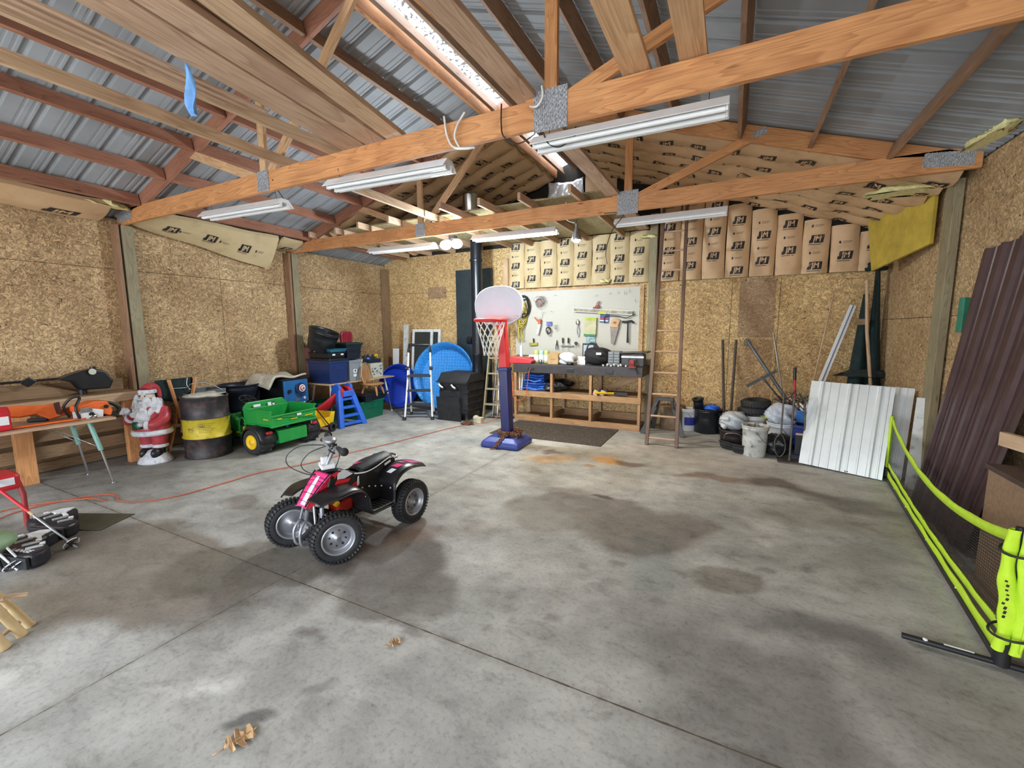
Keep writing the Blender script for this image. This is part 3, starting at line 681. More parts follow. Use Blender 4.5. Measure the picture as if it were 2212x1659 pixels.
# roof batts behind the far truss (and the low eave strip on the left)
def roofS(side, y0, wd, seed, a_off=.12):
    rnd = random.Random(seed); ph = [rnd.uniform(0, 6) for _ in range(4)]
    c_, s_ = math.cos(math.atan(SL)), math.sin(math.atan(SL))
    def S(a, b_, lift):
        ax = 4.5-a_off-a*c_                     # distance from ridge
        x = XC+side*ax
        t = b_/wd
        pin = abs(math.sin(PI*(a*c_+a_off-.02)/.61))**.35
        h = .060*math.sin(PI*min(1, max(0, t)))**.5*(.15+.85*pin)+.012*math.sin(a*7+ph[0])*math.sin(b_*15+ph[1])+.008*math.sin(a*17+ph[2]+b_*9)
        z = ZE+SL*(4.5-ax)-.15-h-lift
        return (x, y0+b_, z)
    return S
for side, sn in ((-1, 'left'), (1, 'right')):
    wd = 2.4/6.5
    for k in range(6):
        la = 4.25 if side > 0 else 3.30
        S = roofS(side, 5.31+k*.395, .375, k*3+side, .12 if side > 0 else 1.0)
        rnd = random.Random(k*7+side); lg = []
        a = rnd.uniform(.1, .35)
        j = 0
        while a < la-.15:
            lg.append((a, .19, k % 2 == 1 and j % 3 == 2)); a += .36; j += 1
        # text reads along +X on both slopes: +a is +X on the left slope, -X on the right
        batt('insulation_batt', f'{ordn(k)} kraft faced insulation batt from the far truss on the {sn} roof slope', S, la, .375, 40, 4, lg, M_kraft, f'insulation batts on the {sn} roof slope', .05, rot=0 if side < 0 else PI, flip=1 if side < 0 else 1)
# vertical batts on the back wall
def wallS(x0, wd, z0, seed):
    rnd = random.Random(seed); ph = [rnd.uniform(0, 6) for _ in range(5)]; tilt = rnd.uniform(-.012, .012)
    def S(a, b_, lift):
        t = min(1, max(0, b_/wd))
        h = .055*math.sin(PI*t)**.5+.012*math.sin(a*9+ph[0])*math.sin(b_*18+ph[1])+.007*abs(math.sin(a*14+ph[2]+b_*38))+.005*math.sin(a*37-b_*60+ph[4])
        return (x0+b_+tilt*math.sin(a*4+ph[3]), YB-.032-h-lift, z0+a)
    return S
xs = [-3.93+k*.330 for k in range(8)]
for k, x in enumerate(xs):
    if x+.33 > -1.24: break
    batt('insulation_batt', f'{ordn(k)} upright insulation batt from the left in the row above the pegboard', wallS(x, .325, 2.42, k), .84, .325, 14, 8,
         [(.07+.10*(k % 3)+.175*j, .165, j % 2 == 1) for j in range(7) if .07+.10*(k % 3)+.175*j < .78], M_kraftW, 'upright batts above the pegboard', .03, rot=PI/2, flip=-1)
for k in range(9):
    x = -1.14+k*.332; top = min(1.6, roof_z(x+.16)-.20-2.42)
    batt('insulation_batt', f'{["first","second","third","fourth","fifth","sixth","seventh","eighth","ninth"][k]} upright insulation batt from the left, right of the wooden ladder', wallS(x, .322, 2.42, k+20), top, .322, 20, 8,
         [(.10+.12*(k % 3)+.185*j, .16, j % 2 == 1) for j in range(12) if .10+.12*(k % 3)+.185*j < top-.08], M_kraft, 'upright batts right of the ladder', .03, rot=PI/2, flip=-1)
# gable pieces above the loft
for k, (x, z, hh) in enumerate(((-4.3, 3.32, .50), (-3.7, 3.3, .72), (-3.1, 3.3, .42), (-2.42, 3.32, 1.0))):
    batt('insulation_batt', ['kraft batt standing on the loft, far left against the gable', 'kraft batt standing on the loft behind the stove pipe', 'kraft batt standing on the loft with its print turned sideways', 'kraft batt above the bright plastic sheet under the ridge'][k], wallS(x, .55, z, k+50), hh, .55, 10, 6,
         [(.3, .27, False)], M_kraft, None, .03, rot=0, flip=1) if k != 99 else None
# sagging batts at the left eave
def eaveS(y0, sag0, sag1):
    def S(a, b_, lift):
        t = min(1, max(0, b_/.42)); y = y0+a; q = a/2.2
        sg = sag0*(1-q)+sag1*q
        ztop = roof_z(XL+.52)-.13; zb = ZE-.09-sg
        return (XL+.09+.40*(1-t)*(1-.3*min(1, sg*2))+lift*.3, y, ztop*(1-t)+zb*t-.03*math.sin(PI*t)-.01*math.sin(a*6)-lift)
    return S
E0 = eaveS(-1.1, 0, 0)
batt('insulation_batt', 'kraft batt tucked under the left eave in front of the near truss', lambda a, b_, l: E0(a*1.7, b_, l), 2.2, .42, 14, 6, [(.3+.42*j, .28, False) for j in range(5)], M_kraft, None, .05, flip=-1)
batt('insulation_batt', 'pale kraft batt hanging down in a curve from the left eave behind the near post', eaveS(2.98, -.02, .40), 1.85, .42, 14, 6, [(.35, .2, False), (.52, .2, True), (.85, .2, False), (1.05, .2, True), (1.35, .2, False), (1.6, .2, True)], M_kraftW, None, .05, flip=-1)
E2 = eaveS(4.86, -.03, -.03)
batt('insulation_batt', 'short kraft batt under the left eave next to the far truss heel', E2, .36, .42, 4, 6, [(.2, .25, False)], M_kraftW, None, .04, flip=-1)
def wool(name, c, d, amp, seed, label, rot=0):
    b = MB(); b.grid(crumple((0, 0, 0), d, amp, seed), 24, 14); o = b.build(name, M_wool, origin=(0, 0, 0)); o.location = c; o.rotation_euler = rot if isinstance(rot, tuple) else (0, 0, rot)
    return tag(o, label, 'insulation')
wool('glass_wool_scrap', (XL+.42, 2.62, 3.12), (.18, .36, .14), .35, 1, 'yellow glass wool poking out beside the near truss heel on the left')
wool('glass_wool_scrap', (1.47, 5.78, 2.97), (.62, .30, .17), .25, 2, 'yellow glass wool tongue hanging under the right end of the far truss')
wool('glass_wool_scrap', (1.74, 5.0, 3.12), (.15, .80, .17), .25, 3, 'yellow glass wool strip stuffed along the top of the right wall', (R(3), 0, 0))
wool('glass_wool_scrap', (-2.02, YB-.1, 2.44), (.14, .08, .10), .6, 4, 'small pale wool tuft at the foot of the batts above the pegboard')
wool('glass_wool_scrap', (-1.32, YB-.1, 3.12), (.25, .1, .10), .6, 5, 'pale wool tuft at the top of the tall post on the back wall')
# yellow foam board nailed across the upper right corner
fb = MB(); fb.prism([(.20, .60), (.60, .80), (.85, .74), (1.50, .60), (1.50, .10), (.40, -.04)], .03, frame((1.50, 7.52, 2.40), (.30, -1.45, .0), (0, 0, 1)))
tag(fb.build('foam_board', mat('yellow_foam', (.50, .36, .05), .9, 0, .2, 6, .3)), 'mustard yellow cut foam board fixed high in the right rear corner', 'foam board')
# plastic over the opening in the gable
pb = MB(); pb.grid(lambda u, v: (-3.12+.66*u, YB-.03-.02*math.sin(u*9+v*5)-.015*math.sin(u*23-v*11), 3.74+.55*v-.05*math.sin(u*3)), 16, 12)
m_, t_, b_ = _nodes('clear_plastic'); b_.inputs['Base Color'].default_value = (.80, .82, .86, 1); b_.inputs['Roughness'].default_value = .15; b_.inputs['Metallic'].default_value = .3
tag(pb.build('plastic_sheet', m_, solid=.002), 'crinkled silvery plastic sheet on the gable under the ridge', 'plastic sheet')

# ---- loft: OSB deck on joists behind the far truss
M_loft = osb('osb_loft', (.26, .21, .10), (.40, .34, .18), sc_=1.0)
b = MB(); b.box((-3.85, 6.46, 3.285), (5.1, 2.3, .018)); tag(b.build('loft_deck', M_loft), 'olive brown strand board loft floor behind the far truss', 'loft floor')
for k, (x, y0) in enumerate(((-6.35, 5.10), (-5.75, 5.1), (-5.15, 5.0), (-4.5, 4.95), (-3.85, 4.95), (-3.42, 4.72), (-2.9, 4.82), (-2.36, 4.86), (-1.72, 4.85))):
    o = MB().box((0, (7.6-y0)/2, 0), (.038, 7.6-y0, .09)).build('loft_joist', M_plank if k % 2 else M_tan, origin=(0, 0, 0), bevel=.002); o.location = (x, y0, 3.225)
    nm = ['first', 'second', 'third', 'fourth', 'fifth', 'sixth', 'seventh', 'eighth', 'ninth'][k]
    tag(o, f'{nm} loft joist from the left, resting on the far truss', 'joist', 'loft joists')
# ---- lumber laid over the bottom chords
def board(name, a, b_, w_, h_, m, label, group=None, up=(0, 0, 1)):
    a = Vector(a); b_ = Vector(b_); c = (a+b_)/2; mb_ = MB().bar(a-c, b_-c, w_, h_, up); o = mb_.build(name, m, origin=(0, 0, 0), bevel=.002); o.location = c
    return tag(o, label, 'board', group)
board('lumber_board', (-3.83, -.9, 3.225), (-3.86, 5.35, 3.225), .038, .09, M_tan, 'long narrow stud on edge over both trusses, nearest the left wall')
board('lumber_board', (-3.27, -1.0, 3.225), (-3.22, 2.98, 3.225), .038, .09, M_tan, 'pale narrow stud on edge, right of the long stud')
for k in range(5):
    board('trim_board', (-3.12+.033*k, -.9, 3.192+.012*(k % 2)), (-3.17+.033*k, 1.95+.05*k, 3.192+.012*(k % 2)), .028, .016, M_plank, f'{ordn(k)} thin strip from the left in the bundle of strips beside the blue rag', 'bundle of thin wooden strips')
board('lumber_plank', (-2.42, -1.0, 3.205), (-2.97, 2.98, 3.205), .235, .04, M_plank, 'wide weathered plank lying flat over the near truss, leftmost of three')
board('lumber_plank', (-2.18, -1.0, 3.205), (-2.73, 2.99, 3.205), .20, .04, M_plank, 'wide weathered plank lying flat over the near truss, middle of three')
board('lumber_plank', (-1.90, -1.0, 3.25), (-2.53, 3.02, 3.205), .16, .04, M_tan, 'yellowish plank lying flat over the near truss, rightmost of three')
board('lumber_plank', (-2.10, -1.0, 3.29), (-2.52, 2.2, 3.25), .20, .03, M_plank, 'grey plank lying on top of the wide planks over the near truss')
board('lumber_plank', (-1.33, -.6, 3.205), (-1.32, 7.2, 3.205), .15, .04, M_plank, 'long plank over both trusses left of the large connector plate')
board('lumber_plank', (-.60, -.9, 3.205), (-.60, 2.97, 3.205), .165, .04, M_beamL, 'pale wide plank end over the near truss, right of the vertical web')
board('lumber_plank', (-.28, -.9, 3.205), (-.28, 2.97, 3.205), .15, .04, M_beamL, 'pale wide plank end over the near truss, farther right of the vertical web')
# ridge boards beside the translucent strip
board('ridge_board', (-2.97, YF, 4.41), (-2.97, 7.66, 4.41), .04, .14, M_beam, 'orange lit ridge board left of the translucent strip')
board('ridge_board', (XC+.06, YF, 4.46), (XC+.06, 7.66, 4.46), .04, .14, M_plank, 'ridge board right of the translucent strip')
# blue rag hanging between the boards
rg = MB(); rg.grid(lambda u, v: (-3.02+.06*u+.012*math.sin(v*7), 1.62+.02*math.sin(u*5+v*6)+.05*v*.3, 3.22-.27*v), 6, 12)
tag(rg.build('blue_rag', mat('blue_cloth', (.16, .36, .72), .85, 0, .2, 12, .4, 30), solid=.006), 'light blue rag hanging from the strips between the planks overhead', 'rag')
# cables on the near truss
def cable(name, pts, r, m, label, cat='cable'):
    o = MB().tube(smooth_path(pts, 6), r, 6).build(name, m); return tag(o, label, cat)
M_wcab = mat('white_cable', (.72, .70, .66), .5, 0, .1)
y = 2.82
cable('white_hook_cable', [(-1.98, y, 3.21), (-1.96, y, 3.08), (-1.90, y-.01, 2.98), (-1.80, y, 2.955), (-1.74, y+.03, 2.96)], .008, M_wcab, 'white bent hook cable hanging on the near truss, left piece')
cable('white_hook_cable', [(-1.80, y, 3.20), (-1.86, y-.01, 3.12), (-1.88, y-.015, 3.04), (-1.85, y, 2.97)], .008, M_wcab, 'white bent hook cable hanging on the near truss, right piece')
cable('power_cable', [(-1.50, y, 3.19), (-1.50, y-.005, 3.05), (-1.48, y, 2.97), (-1.40, y+.05, 2.93), (-1.28, y+.06, 2.97), (-1.22, y+.03, 3.0), (-1.18, y+.06, 2.90), (-1.10, y+.09, 2.87), (-1.00, 2.93, 2.93)], .005, M_black, 'thin black power cord looped under the near truss to the largest fluorescent light')
cable('white_cable_loop', [(-1.28, y-.01, 3.12), (-1.22, y-.03, 3.10), (-1.18, y-.03, 3.15), (-1.19, y-.02, 3.22)], .007, M_wcab, 'white cable loop in front of the large connector plate')
cable('power_cable', [(-1.42, 5.23, 3.0), (-1.20, 5.25, 2.97), (-1.35, 5.32, 2.80), (-1.46, 5.5, 2.6), (-1.44, 5.5, 2.45)], .005, M_black, 'black cord hanging down in front of the batts under the far truss')
cable('power_cable', [(-4.05, 2.98, 2.95), (-4.08, 2.95, 3.02), (-4.00, 2.84, 3.08)], .004, M_black, 'short black cord above the leftmost near fluorescent light')
# ================================================================ LEFT WALL, FRONT TO BACK
M_red = mat('red_plastic', (.50, .02, .03), .4, 0, .12)
M_orange = mat('orange_plastic', (.80, .15, .03), .45, 0, .12)
M_redp = mat('worn_red_paint', (.42, .045, .06), .4, 0, .25, 12, .2, 40)
M_wpl = mat('white_plastic', (.72, .73, .76), .45, 0, .08)
M_dgrey = mat('dark_grey_plastic', (.05, .052, .06), .5, 0, .2)
M_jgreen = mat('toy_green', (.01, .26, .045), .38, 0, .12)
M_jyel = mat('toy_yellow', (.80, .50, .01), .4, 0, .1)
M_dkgreen = mat('dark_green_canvas', (.005, .020, .021), .85, 0, .3, 12, .4, 60)
M_slideblue = mat('slide_blue', (.025, .13, .62), .4, 0, .1)
M_navy = mat('navy_plastic', (.018, .03, .12), .35, 0, .15)
M_teal = mat('aqua_paint', (.22, .42, .38), .4, .2, .1)
M_canvas = mat('pale_canvas', (.52, .48, .40), .9, 0, .25, 9, .5, 30)
# long bench along the left wall
t = thing('wall_bench', 'rough wooden bench fixed along the left wall behind the folding table', 'bench', (XL+.03, 1.2, 0))
MB().box((.22, 0, .885), (.44, 3.0, .03)).build('bench_top', M_old, t, bevel=.003)
MB().box((.455, 0, .845), (.038, 3.0, .10)).build('front_rail', M_tan, t, bevel=.003, label='pale orange front rail')
MB().box((.02, 0, .97), (.025, 3.0, .14)).build('back_board', M_old, t)
for y in (-1.3, .45, 1.4): MB().box((.40, y, .40), (.09, .14, .80)).build('leg', M_beam, t, bevel=.004)
MB().box((.30, .1, .50), (.03, 2.9, .15)).build('lower_board', M_old, t); MB().box((.30, .1, .30), (.03, 2.9, .14)).build('lower_board', M_old, t)
# folding table with aqua legs
t = thing('folding_table', 'long wooden topped folding table with aqua and chrome legs beside the figure', 'table', (-6.27, 1.23, 0)) ; t['label'] = 'wooden topped folding table with aqua and chrome legs against the left wall'
MB().box((0, 0, .707), (.66, 1.88, .026)).build('table_top', M_plank, t, bevel=.004)
for s in (-1, 1):
    for x, xf in ((.24, .32), (-.24, -.29)):
        ya, yb = s*.74, s*.85
        MB().cyl((x, ya, .70), (x+(xf-x)*.5, (ya+yb)/2, .38), .022, 12).build('leg_sleeve', M_teal, t)
        l = MB().cyl((x+(xf-x)*.5, (ya+yb)/2, .39), (xf, yb, .012), .012, 10).build('leg', M_chrome, t)
        MB().lathe([(0, 0), (.02, 0), (.02, .012), (.0, .014)], 12, (xf, yb, 0)).build('foot', M_chrome, t)
        MB().cyl((x+(xf-x)*.5, (ya+yb)/2, .40), (x-.02*s, s*.45, .69), .005, 6).build('brace', M_chrome, t)
# gas can at the left frame edge
t = thing('fuel_can', 'red fuel can with a white label at the near end of the folding table', 'fuel can', (-6.12, 1.36, .72))
MB().prism([(-.10, 0), (.10, 0), (.10, .18), (.06, .23), (-.10, .20)], .14, T((0, .07, 0), (R(90), 0, 0))).build('can_body', M_red, t, bevel=.02, seg=3)
MB().box((.101, 0, .1), (.003, .10, .08)).build('paper_label', M_wpl, t)
MB().tube(smooth_path([(-.06, 0, .21), (-.04, 0, .27), (.05, 0, .27), (.06, 0, .22)]), .012, 8).build('handle', M_red, t)
# orange toy crossbow-like pruning tool lying on the table
t = thing('hedge_tool', 'bright orange angular tool with black grips lying on the folding table', 'tool', (-6.36, 1.66, .722), R(84))
pl = [(-.42, .0), (-.38, .07), (-.30, .09), (.16, .055), (.20, .02), (.27, -.01), (.36, -.09), (.34, -.12), (.22, -.07), (.10, -.10), (.02, -.03), (-.10, -.04), (-.2, -.02), (-.38, -.02)]
MB().prism(pl, .045, T((0, 0, .10), (R(68), 0, 0))).build('tool_body', M_orange, t, bevel=.006)
MB().box((.03, .0, .02), (.16, .05, .04), (0, 0, R(-35))).build('grip', M_black, t, bevel=.012)
MB().box((.24, .02, .06), (.15, .035, .04), (0, 0, R(-30))).build('grip', M_black, t, bevel=.012)
MB().cyl((-.30, .0, .10), (-.30, -.03, .15), .035, 16).build('knob', M_black, t)
# orange long rods
t = thing('extension_rods', 'bundle of slim orange rods with a chrome end on the folding table', 'rods', (-6.07, 1.66, .722), R(88))
for k in range(3): MB().tube([(-.34, (k-1)*.018, .012), (.30, (k-1)*.014+.012, .012)], .009, 8).build('rod', M_orange, t)
MB().lathe([(0, 0), (.022, 0), (.022, .02), (.012, .022), (.012, .04), (.024, .045), (.024, .06), (0, .06)], 14).at().build('chrome_end', M_chrome, t)
C.objects[-1].location = (.33, .01, .024); C.objects[-1].rotation_euler = (0, R(90), 0)
# chainsaw
t = thing('chainsaw', 'orange and white chainsaw with black handles at the far end of the folding table', 'chainsaw', (-6.16, 2.02, .72), R(95))
MB().prism([(-.02, .08), (.16, .0), (.18, .06), (.14, .17), (.02, .18), (-.12, .14), (-.12, .08)], .16, T((0, .08, 0), (R(90), 0, 0))).build('engine_housing', M_orange, t, bevel=.012)
MB().prism([(-.11, .0), (.08, 0), (.09, .08), (-.02, .11), (-.11, .09)], .16, T((0, .06, .002), (R(90), 0, 0))).build('side_cover', M_wpl, t, bevel=.008)
for x, z in ((-.02, .05), (.11, .11)): MB().cyl((x, -.10, z), (x, -.108, z), .022, 14).build('vent', M_black, t)
MB().tube(smooth_path([(-.12, .09, .02), (-.16, .08, .14), (-.11, .03, .23), (-.08, -.05, .23), (-.14, -.10, .14), (-.12, -.10, .02)], 5), .013, 8).build('front_handle', M_black, t)
MB().tube(smooth_path([(.14, 0, .14), (.20, 0, .13), (.27, 0, .06), (.24, 0, .01), (.12, 0, .01)], 5), .017, 8, ell=(1.3, 1)).build('rear_handle', M_black, t)
MB().prism([(0, 0), (.10, .01), (.12, .12), (.02, .14)], .012, T((-.20, .06, .06), (R(90), 0, R(90)))).build('hand_guard', M_black, t, bevel=.004)
MB().box((-.06, -.104, .10), (.10, .01, .05)).build('cylinder_fins', M_steel, t, bevel=.004)
# string trimmer along the bench
t = thing('string_trimmer', 'black petrol string trimmer lying along the wall bench', 'string trimmer', (-6.86, 1.7, .90), R(90))
MB().cyl((-1.5, 0, .19), (.34, 0, .21), .014, 10).build('shaft', M_black, t)
MB().prism([(.30, .20), (.44, .16), (.50, .06), (.76, .05), (.80, .15), (.73, .27), (.64, .30), (.54, .29), (.42, .25)], .17, T((0, .095, 0), (R(90), 0, 0))).build('engine', M_black, t, bevel=.02, seg=3)
MB().cyl((.64, 0, .29), (.64, 0, .325), .028, 16).build('fuel_cap', M_black, t)
MB().cyl((.60, -.096, .27), (.60, -.102, .27), .035, 16).build('badge', mat('cream_badge', (.6, .6, .5), .5), t, label='cream oval badge')
MB().cyl((.52, 0, 0), (.52, 0, .06), .04, 12).build('starter', M_black, t)
MB().tube(smooth_path([(-.20, .09, .20), (-.20, .06, .31), (-.20, -.02, .33), (-.20, -.08, .26), (-.20, -.08, .12), (-.22, -.02, .10), (-.30, 0, .07), (-.34, -.02, .03)], 5), .020, 8).build('loop_handle', M_black, t)
MB().prism([(.02, .20), (.08, .14), (.16, .20), (.10, .25)], .05, T((0, .025, 0), (R(90), 0, 0))).build('throttle_grip', M_black, t, bevel=.01)
# flat driftwood slabs under the trimmer
b = MB(); b.prism([(-.7, 0), (-.65, .10), (-.3, .16), (.1, .15), (.42, .02), (.3, -.01)], .04, T((-6.96, 1.8, .905), (R(90), 0, R(90))))
tag(b.build('bark_slab', M_old, bevel=.01), 'curved bark slab lying on the wall bench under the string trimmer', 'wood slab')

# ---- santa figure
def santa():
    t = thing('garden_figure', 'hollow plastic bearded man in a red and white suit with a green bag', 'figure', (-6.46, 2.70, 0), R(-66))
    # local +x is the facing direction
    fur = mat('worn_white_plastic', (.66, .67, .72), .55, 0, .15, 20, .7, 60, dirt=(.33, .33, .38)); face = mat('face_paint', (.62, .52, .42), .5, 0, .1)
    MB().lathe([(0, .0), (.19, .0), (.195, .015), (.17, .06), (.12, .13), (.08, .17), (.0, .18)], 28, sy=1.1).build('snow_base', fur, t)
    for s in (-1, 1):
        b = MB(); b.ball((.05, s*.085, .13), .075, 14, 10, (1.25, .8, 1.1)); b.cyl((.0, s*.085, .12), (-.01, s*.08, .25), .062, 14); b.build('boot', M_black, t)
        MB().tube([(-.01, s*.085, .20), (-.01, s*.085, .36), (-.01, s*.075, .46)], [.085, .105, .115], 16).build('trouser_leg', M_redp, t)
        b = MB(); b.lathe([(.088, -.02), (.102, -.01), (.105, .01), (.09, .025)], 18, (-.008, s*.085, .225)); b.build('trouser_cuff', fur, t)
    b = MB(); b.lathe([(.165, .39), (.20, .42), (.20, .50), (.185, .56), (.19, .62), (.195, .68), (.17, .76), (.11, .82), (.07, .85)], 28, sy=1.12)
    b.build('coat', M_redp, t)
    b = MB(); b.lathe([(.17, .385), (.215, .39), (.225, .42), (.215, .455), (.19, .46)], 28, sy=1.12); b.build('coat_hem', fur, t)
    for s, pts in ((1, [(-.02, .19, .72), (.05, .245, .62), (.15, .19, .55), (.20, .10, .56)]), (-1, [(-.02, -.19, .72), (.07, -.235, .64), (.17, -.17, .60), (.20, -.08, .66)])):
        MB().tube(smooth_path(pts, 5), [.075-.001*k for k in range(16)], 14).build('arm', M_redp, t)
        e = Vector(pts[-1]); p = Vector(pts[-2]); d = (e-p).normalized()
        MB().tube([p+(e-p)*.55, e], .072, 14).build('sleeve_cuff', fur, t)
        b = MB(); b.ball(tuple(e+d*.045), .042, 12, 8, (1, 1, .9))
        for k in range(4): b.tube([e+d*.04+Vector((0, 0, -.025+.016*k)), e+d*.09+Vector((-.01, 0, -.028+.017*k)), e+d*.095+Vector((-.035, -.0, -.028+.017*k))], .010, 7)
        b.tube([e+d*.03+Vector((0, 0, .03)), e+d*.06+Vector((.0, 0, .055))], .011, 7)
        b.build('hand', fur, t)
    MB().ball((.02, 0, .885), .088, 20, 14, (1, .95, 1.15)).build('face', face, t)
    b = MB(); rnd = random.Random(3)
    for k in range(80):
        a = rnd.uniform(-1.75, 1.75); h = rnd.uniform(0, 1); r = .095+.055*h
        b.ball((.02+r*math.cos(a)*1.1, r*math.sin(a)*1.25, .885-.24*h*(1-.35*abs(a)/1.75)), rnd.uniform(.026, .040), 8, 6, (1, 1, 1.4))
    b.build('beard', fur, t)
    b = MB()
    for s in (-1, 1): b.tube(smooth_path([(.115, s*.004, .868), (.115, s*.04, .872), (.10, s*.065, .855)]), [.012]*8+[.004], 8)
    b.build('moustache', fur, t)
    b = MB(); b.ball((.113, 0, .89), .017, 10, 8); b.build('nose', face, t)
    for s in (-1, 1):
        MB().ball((.096, s*.034, .915), .010, 8, 6).build('eye', M_ink, t); MB().tube([(.095, s*.015, .938), (.093, s*.05, .937)], .008, 6).build('eyebrow', fur, t)
    MB().lathe([(.085, .94), (.102, .945), (.106, .965), (.10, .99), (.08, .995)], 24, (.015, 0, 0)).build('hat_fur', fur, t)
    b = MB(); b.tube(smooth_path([(.015, 0, .98), (-.02, 0, 1.015), (-.085, .02, 1.01), (-.12, .04, .94), (-.115, .05, .86)], 4), [.085, .08, .075, .07, .068, .064, .06, .056, .052, .047, .042, .037, .032, .03, .028, .025, .02], 14); b.build('hat', M_redp, t)
    MB().ball((-.10, .06, .83), .035, 12, 8).build('pompom', fur, t)
    b = MB(); b.grid(crumple((.20, .05, .60), (.15, .17, .26), .25, 8), 18, 12); b.build('toy_bag', fur, t)
    b = MB(); b.grid(crumple((.215, .0, .50), (.10, .12, .22), .3, 9), 16, 10); b.build('green_sock', mat('green_paint', (.01, .10, .045), .4), t)
    b = MB(); b.grid(crumple((.22, -.15, .70), (.11, .13, .16), .3, 10), 16, 10); b.build('toy', fur, t)
santa(); C.objects['garden_figure'].scale = (.92, .86, .93)
# ---- folded wooden deck chair with green canvas
t = thing('folding_chair', 'folded wooden camp chair with dark green canvas leaning between the figure and the oil drum', 'chair', (-6.50, 3.00, 0), R(8)) ; t['label'] = 'folded wooden camp chair with dark green canvas leaning beside the oil drum'
MB().box((-.10, -.16, .60), (.03, .10, .78), (0, R(-6), 0)).build('canvas_back', M_dkgreen, t, bevel=.01)
b = MB(); b.grid(lambda u, v: (-.03+.02*math.sin(v*3), -.20+.46*u, 1.02-.24*v-.06*math.sin(PI*u)*v), 10, 6); b.build('canvas_seat', M_dkgreen, t, solid=.012)
for a, c_, m in (((.02, -.07, 1.02), (.06, .05, .30), M_beam), ((.02, .27, 1.02), (.07, .05, .26), M_beam), ((.0, .0, .72), (.05, .22, .03), M_beam), ((-.05, .10, .75), (.0, -.16, .03), M_beam), ((.01, .12, .8), (.04, .02, .30), M_tan)):
    MB().bar(a, c_, .022, .05, (1, 0, 0)).build('slat', m, t, bevel=.004)
MB().bar((.06, -.12, .42), (.06, .08, .40), .02, .04).build('cross_bar', M_old, t)
MB().tube(smooth_path([(.03, .16, 1.02), (.05, .13, .93), (.05, .17, .86)]), .004, 6).build('cord', M_wpl, t)
MB().tube([(.02, -.02, .90), (.03, .14, .89)], .003, 6).build('cord', M_wpl, t)
o = MB().box((0, 0, .33), (.03, .012, .66), (R(-4), 0, 0)).build('metal_strip', M_steel, origin=(0, 0, 0)); o.location = (-6.30, 3.02, .0)
for z in (.3, .38): pass
tag(o, 'grey metal strip standing between the camp chair and the drum', 'metal strip')
# ---- oil drum
def drum():
    t = thing('oil_drum', 'rusty black steel drum with a worn yellow band', 'drum', (-6.19, 3.19, 0))
    m, tr, b_ = _nodes('drum_paint'); L = tr.links
    tc = N(tr, 'ShaderNodeTexCoord'); sx = N(tr, 'ShaderNodeSeparateXYZ'); L.new(tc.outputs['Object'], sx.inputs[0])
    g1 = N(tr, 'ShaderNodeMath', operation='GREATER_THAN', i_1=.265); g2 = N(tr, 'ShaderNodeMath', operation='LESS_THAN', i_1=.515)
    L.new(sx.outputs[2], g1.inputs[0]); L.new(sx.outputs[2], g2.inputs[0]); an = N(tr, 'ShaderNodeMath', operation='MULTIPLY'); L.new(g1.outputs[0], an.inputs[0]); L.new(g2.outputs[0], an.inputs[1])
    n = N(tr, 'ShaderNodeTexNoise', Scale=9.0, Detail=7.0, Roughness=.7); L.new(tc.outputs['Object'], n.inputs['Vector'])
    r1 = ramp(tr, [(.35, (.018, .016, .02)), (.52, (.035, .03, .034)), (.62, (.09, .05, .045))]); r2 = ramp(tr, [(.34, (.06, .05, .03)), (.42, (.50, .38, .03)), (.6, (.60, .47, .03))])
    L.new(n.outputs['Fac'], r1.inputs[0]); L.new(n.outputs['Fac'], r2.inputs[0])
    mx = N(tr, 'ShaderNodeMixRGB'); L.new(an.outputs[0], mx.inputs[0]); L.new(r1.outputs[0], mx.inputs[1]); L.new(r2.outputs[0], mx.inputs[2]); L.new(mx.outputs[0], b_.inputs['Base Color'])
    b_.inputs['Roughness'].default_value = .5; b_.inputs['Metallic'].default_value = .1
    r = .265; H_ = .80
    MB().lathe([(0, .01), (r-.01, .01), (r+.006, 0), (r+.006, .012), (r-.002, .02), (r, .25), (r+.012, .262), (r+.012, .272), (r, .285), (r, .50), (r+.012, .515), (r+.012, .525), (r, .54), (r-.002, H_-.02), (r+.007, H_-.012), (r+.007, H_), (r-.01, H_), (r-.014, H_-.015), (0, H_-.015)], 44).build('drum_body', m, t)
    b = MB()
    for k in range(6):
        for j in range(9-k % 3): b.box((0, (j-4)*.02, .46-k*.022), (.001, .012, .005))
    o = b.build('stencil_text', M_ink, t); bpy.context.view_layer.update()
    for v in o.data.vertices: a = v.co.y/r+R(-28); v.co = Vector(((r+.0015)*math.cos(a), (r+.0015)*math.sin(a), v.co.z))
drum()
b = MB(); b.grid(crumple((0, 0, 0), (.42, .40, .07), .25, 12, flat=.3), 26, 10); o = b.build('paper_sack', M_canvas, origin=(0, 0, 0)); o.location = (-6.19, 3.20, .80); tag(o, 'crumpled pale sack lying on top of the oil drum', 'sack')
o = MB().tube(smooth_path([(-.16, -.1, .02), (-.1, -.12, .12), (.02, -.02, .15), (.14, .06, .1), (.2, .12, .04), (.1, .16, .03)], 5), .004, 6).build('wire_coil', M_steel, origin=(0, 0, 0)); o.location = (-6.19, 3.20, .825); tag(o, 'loop of pale wire above the oil drum', 'wire')
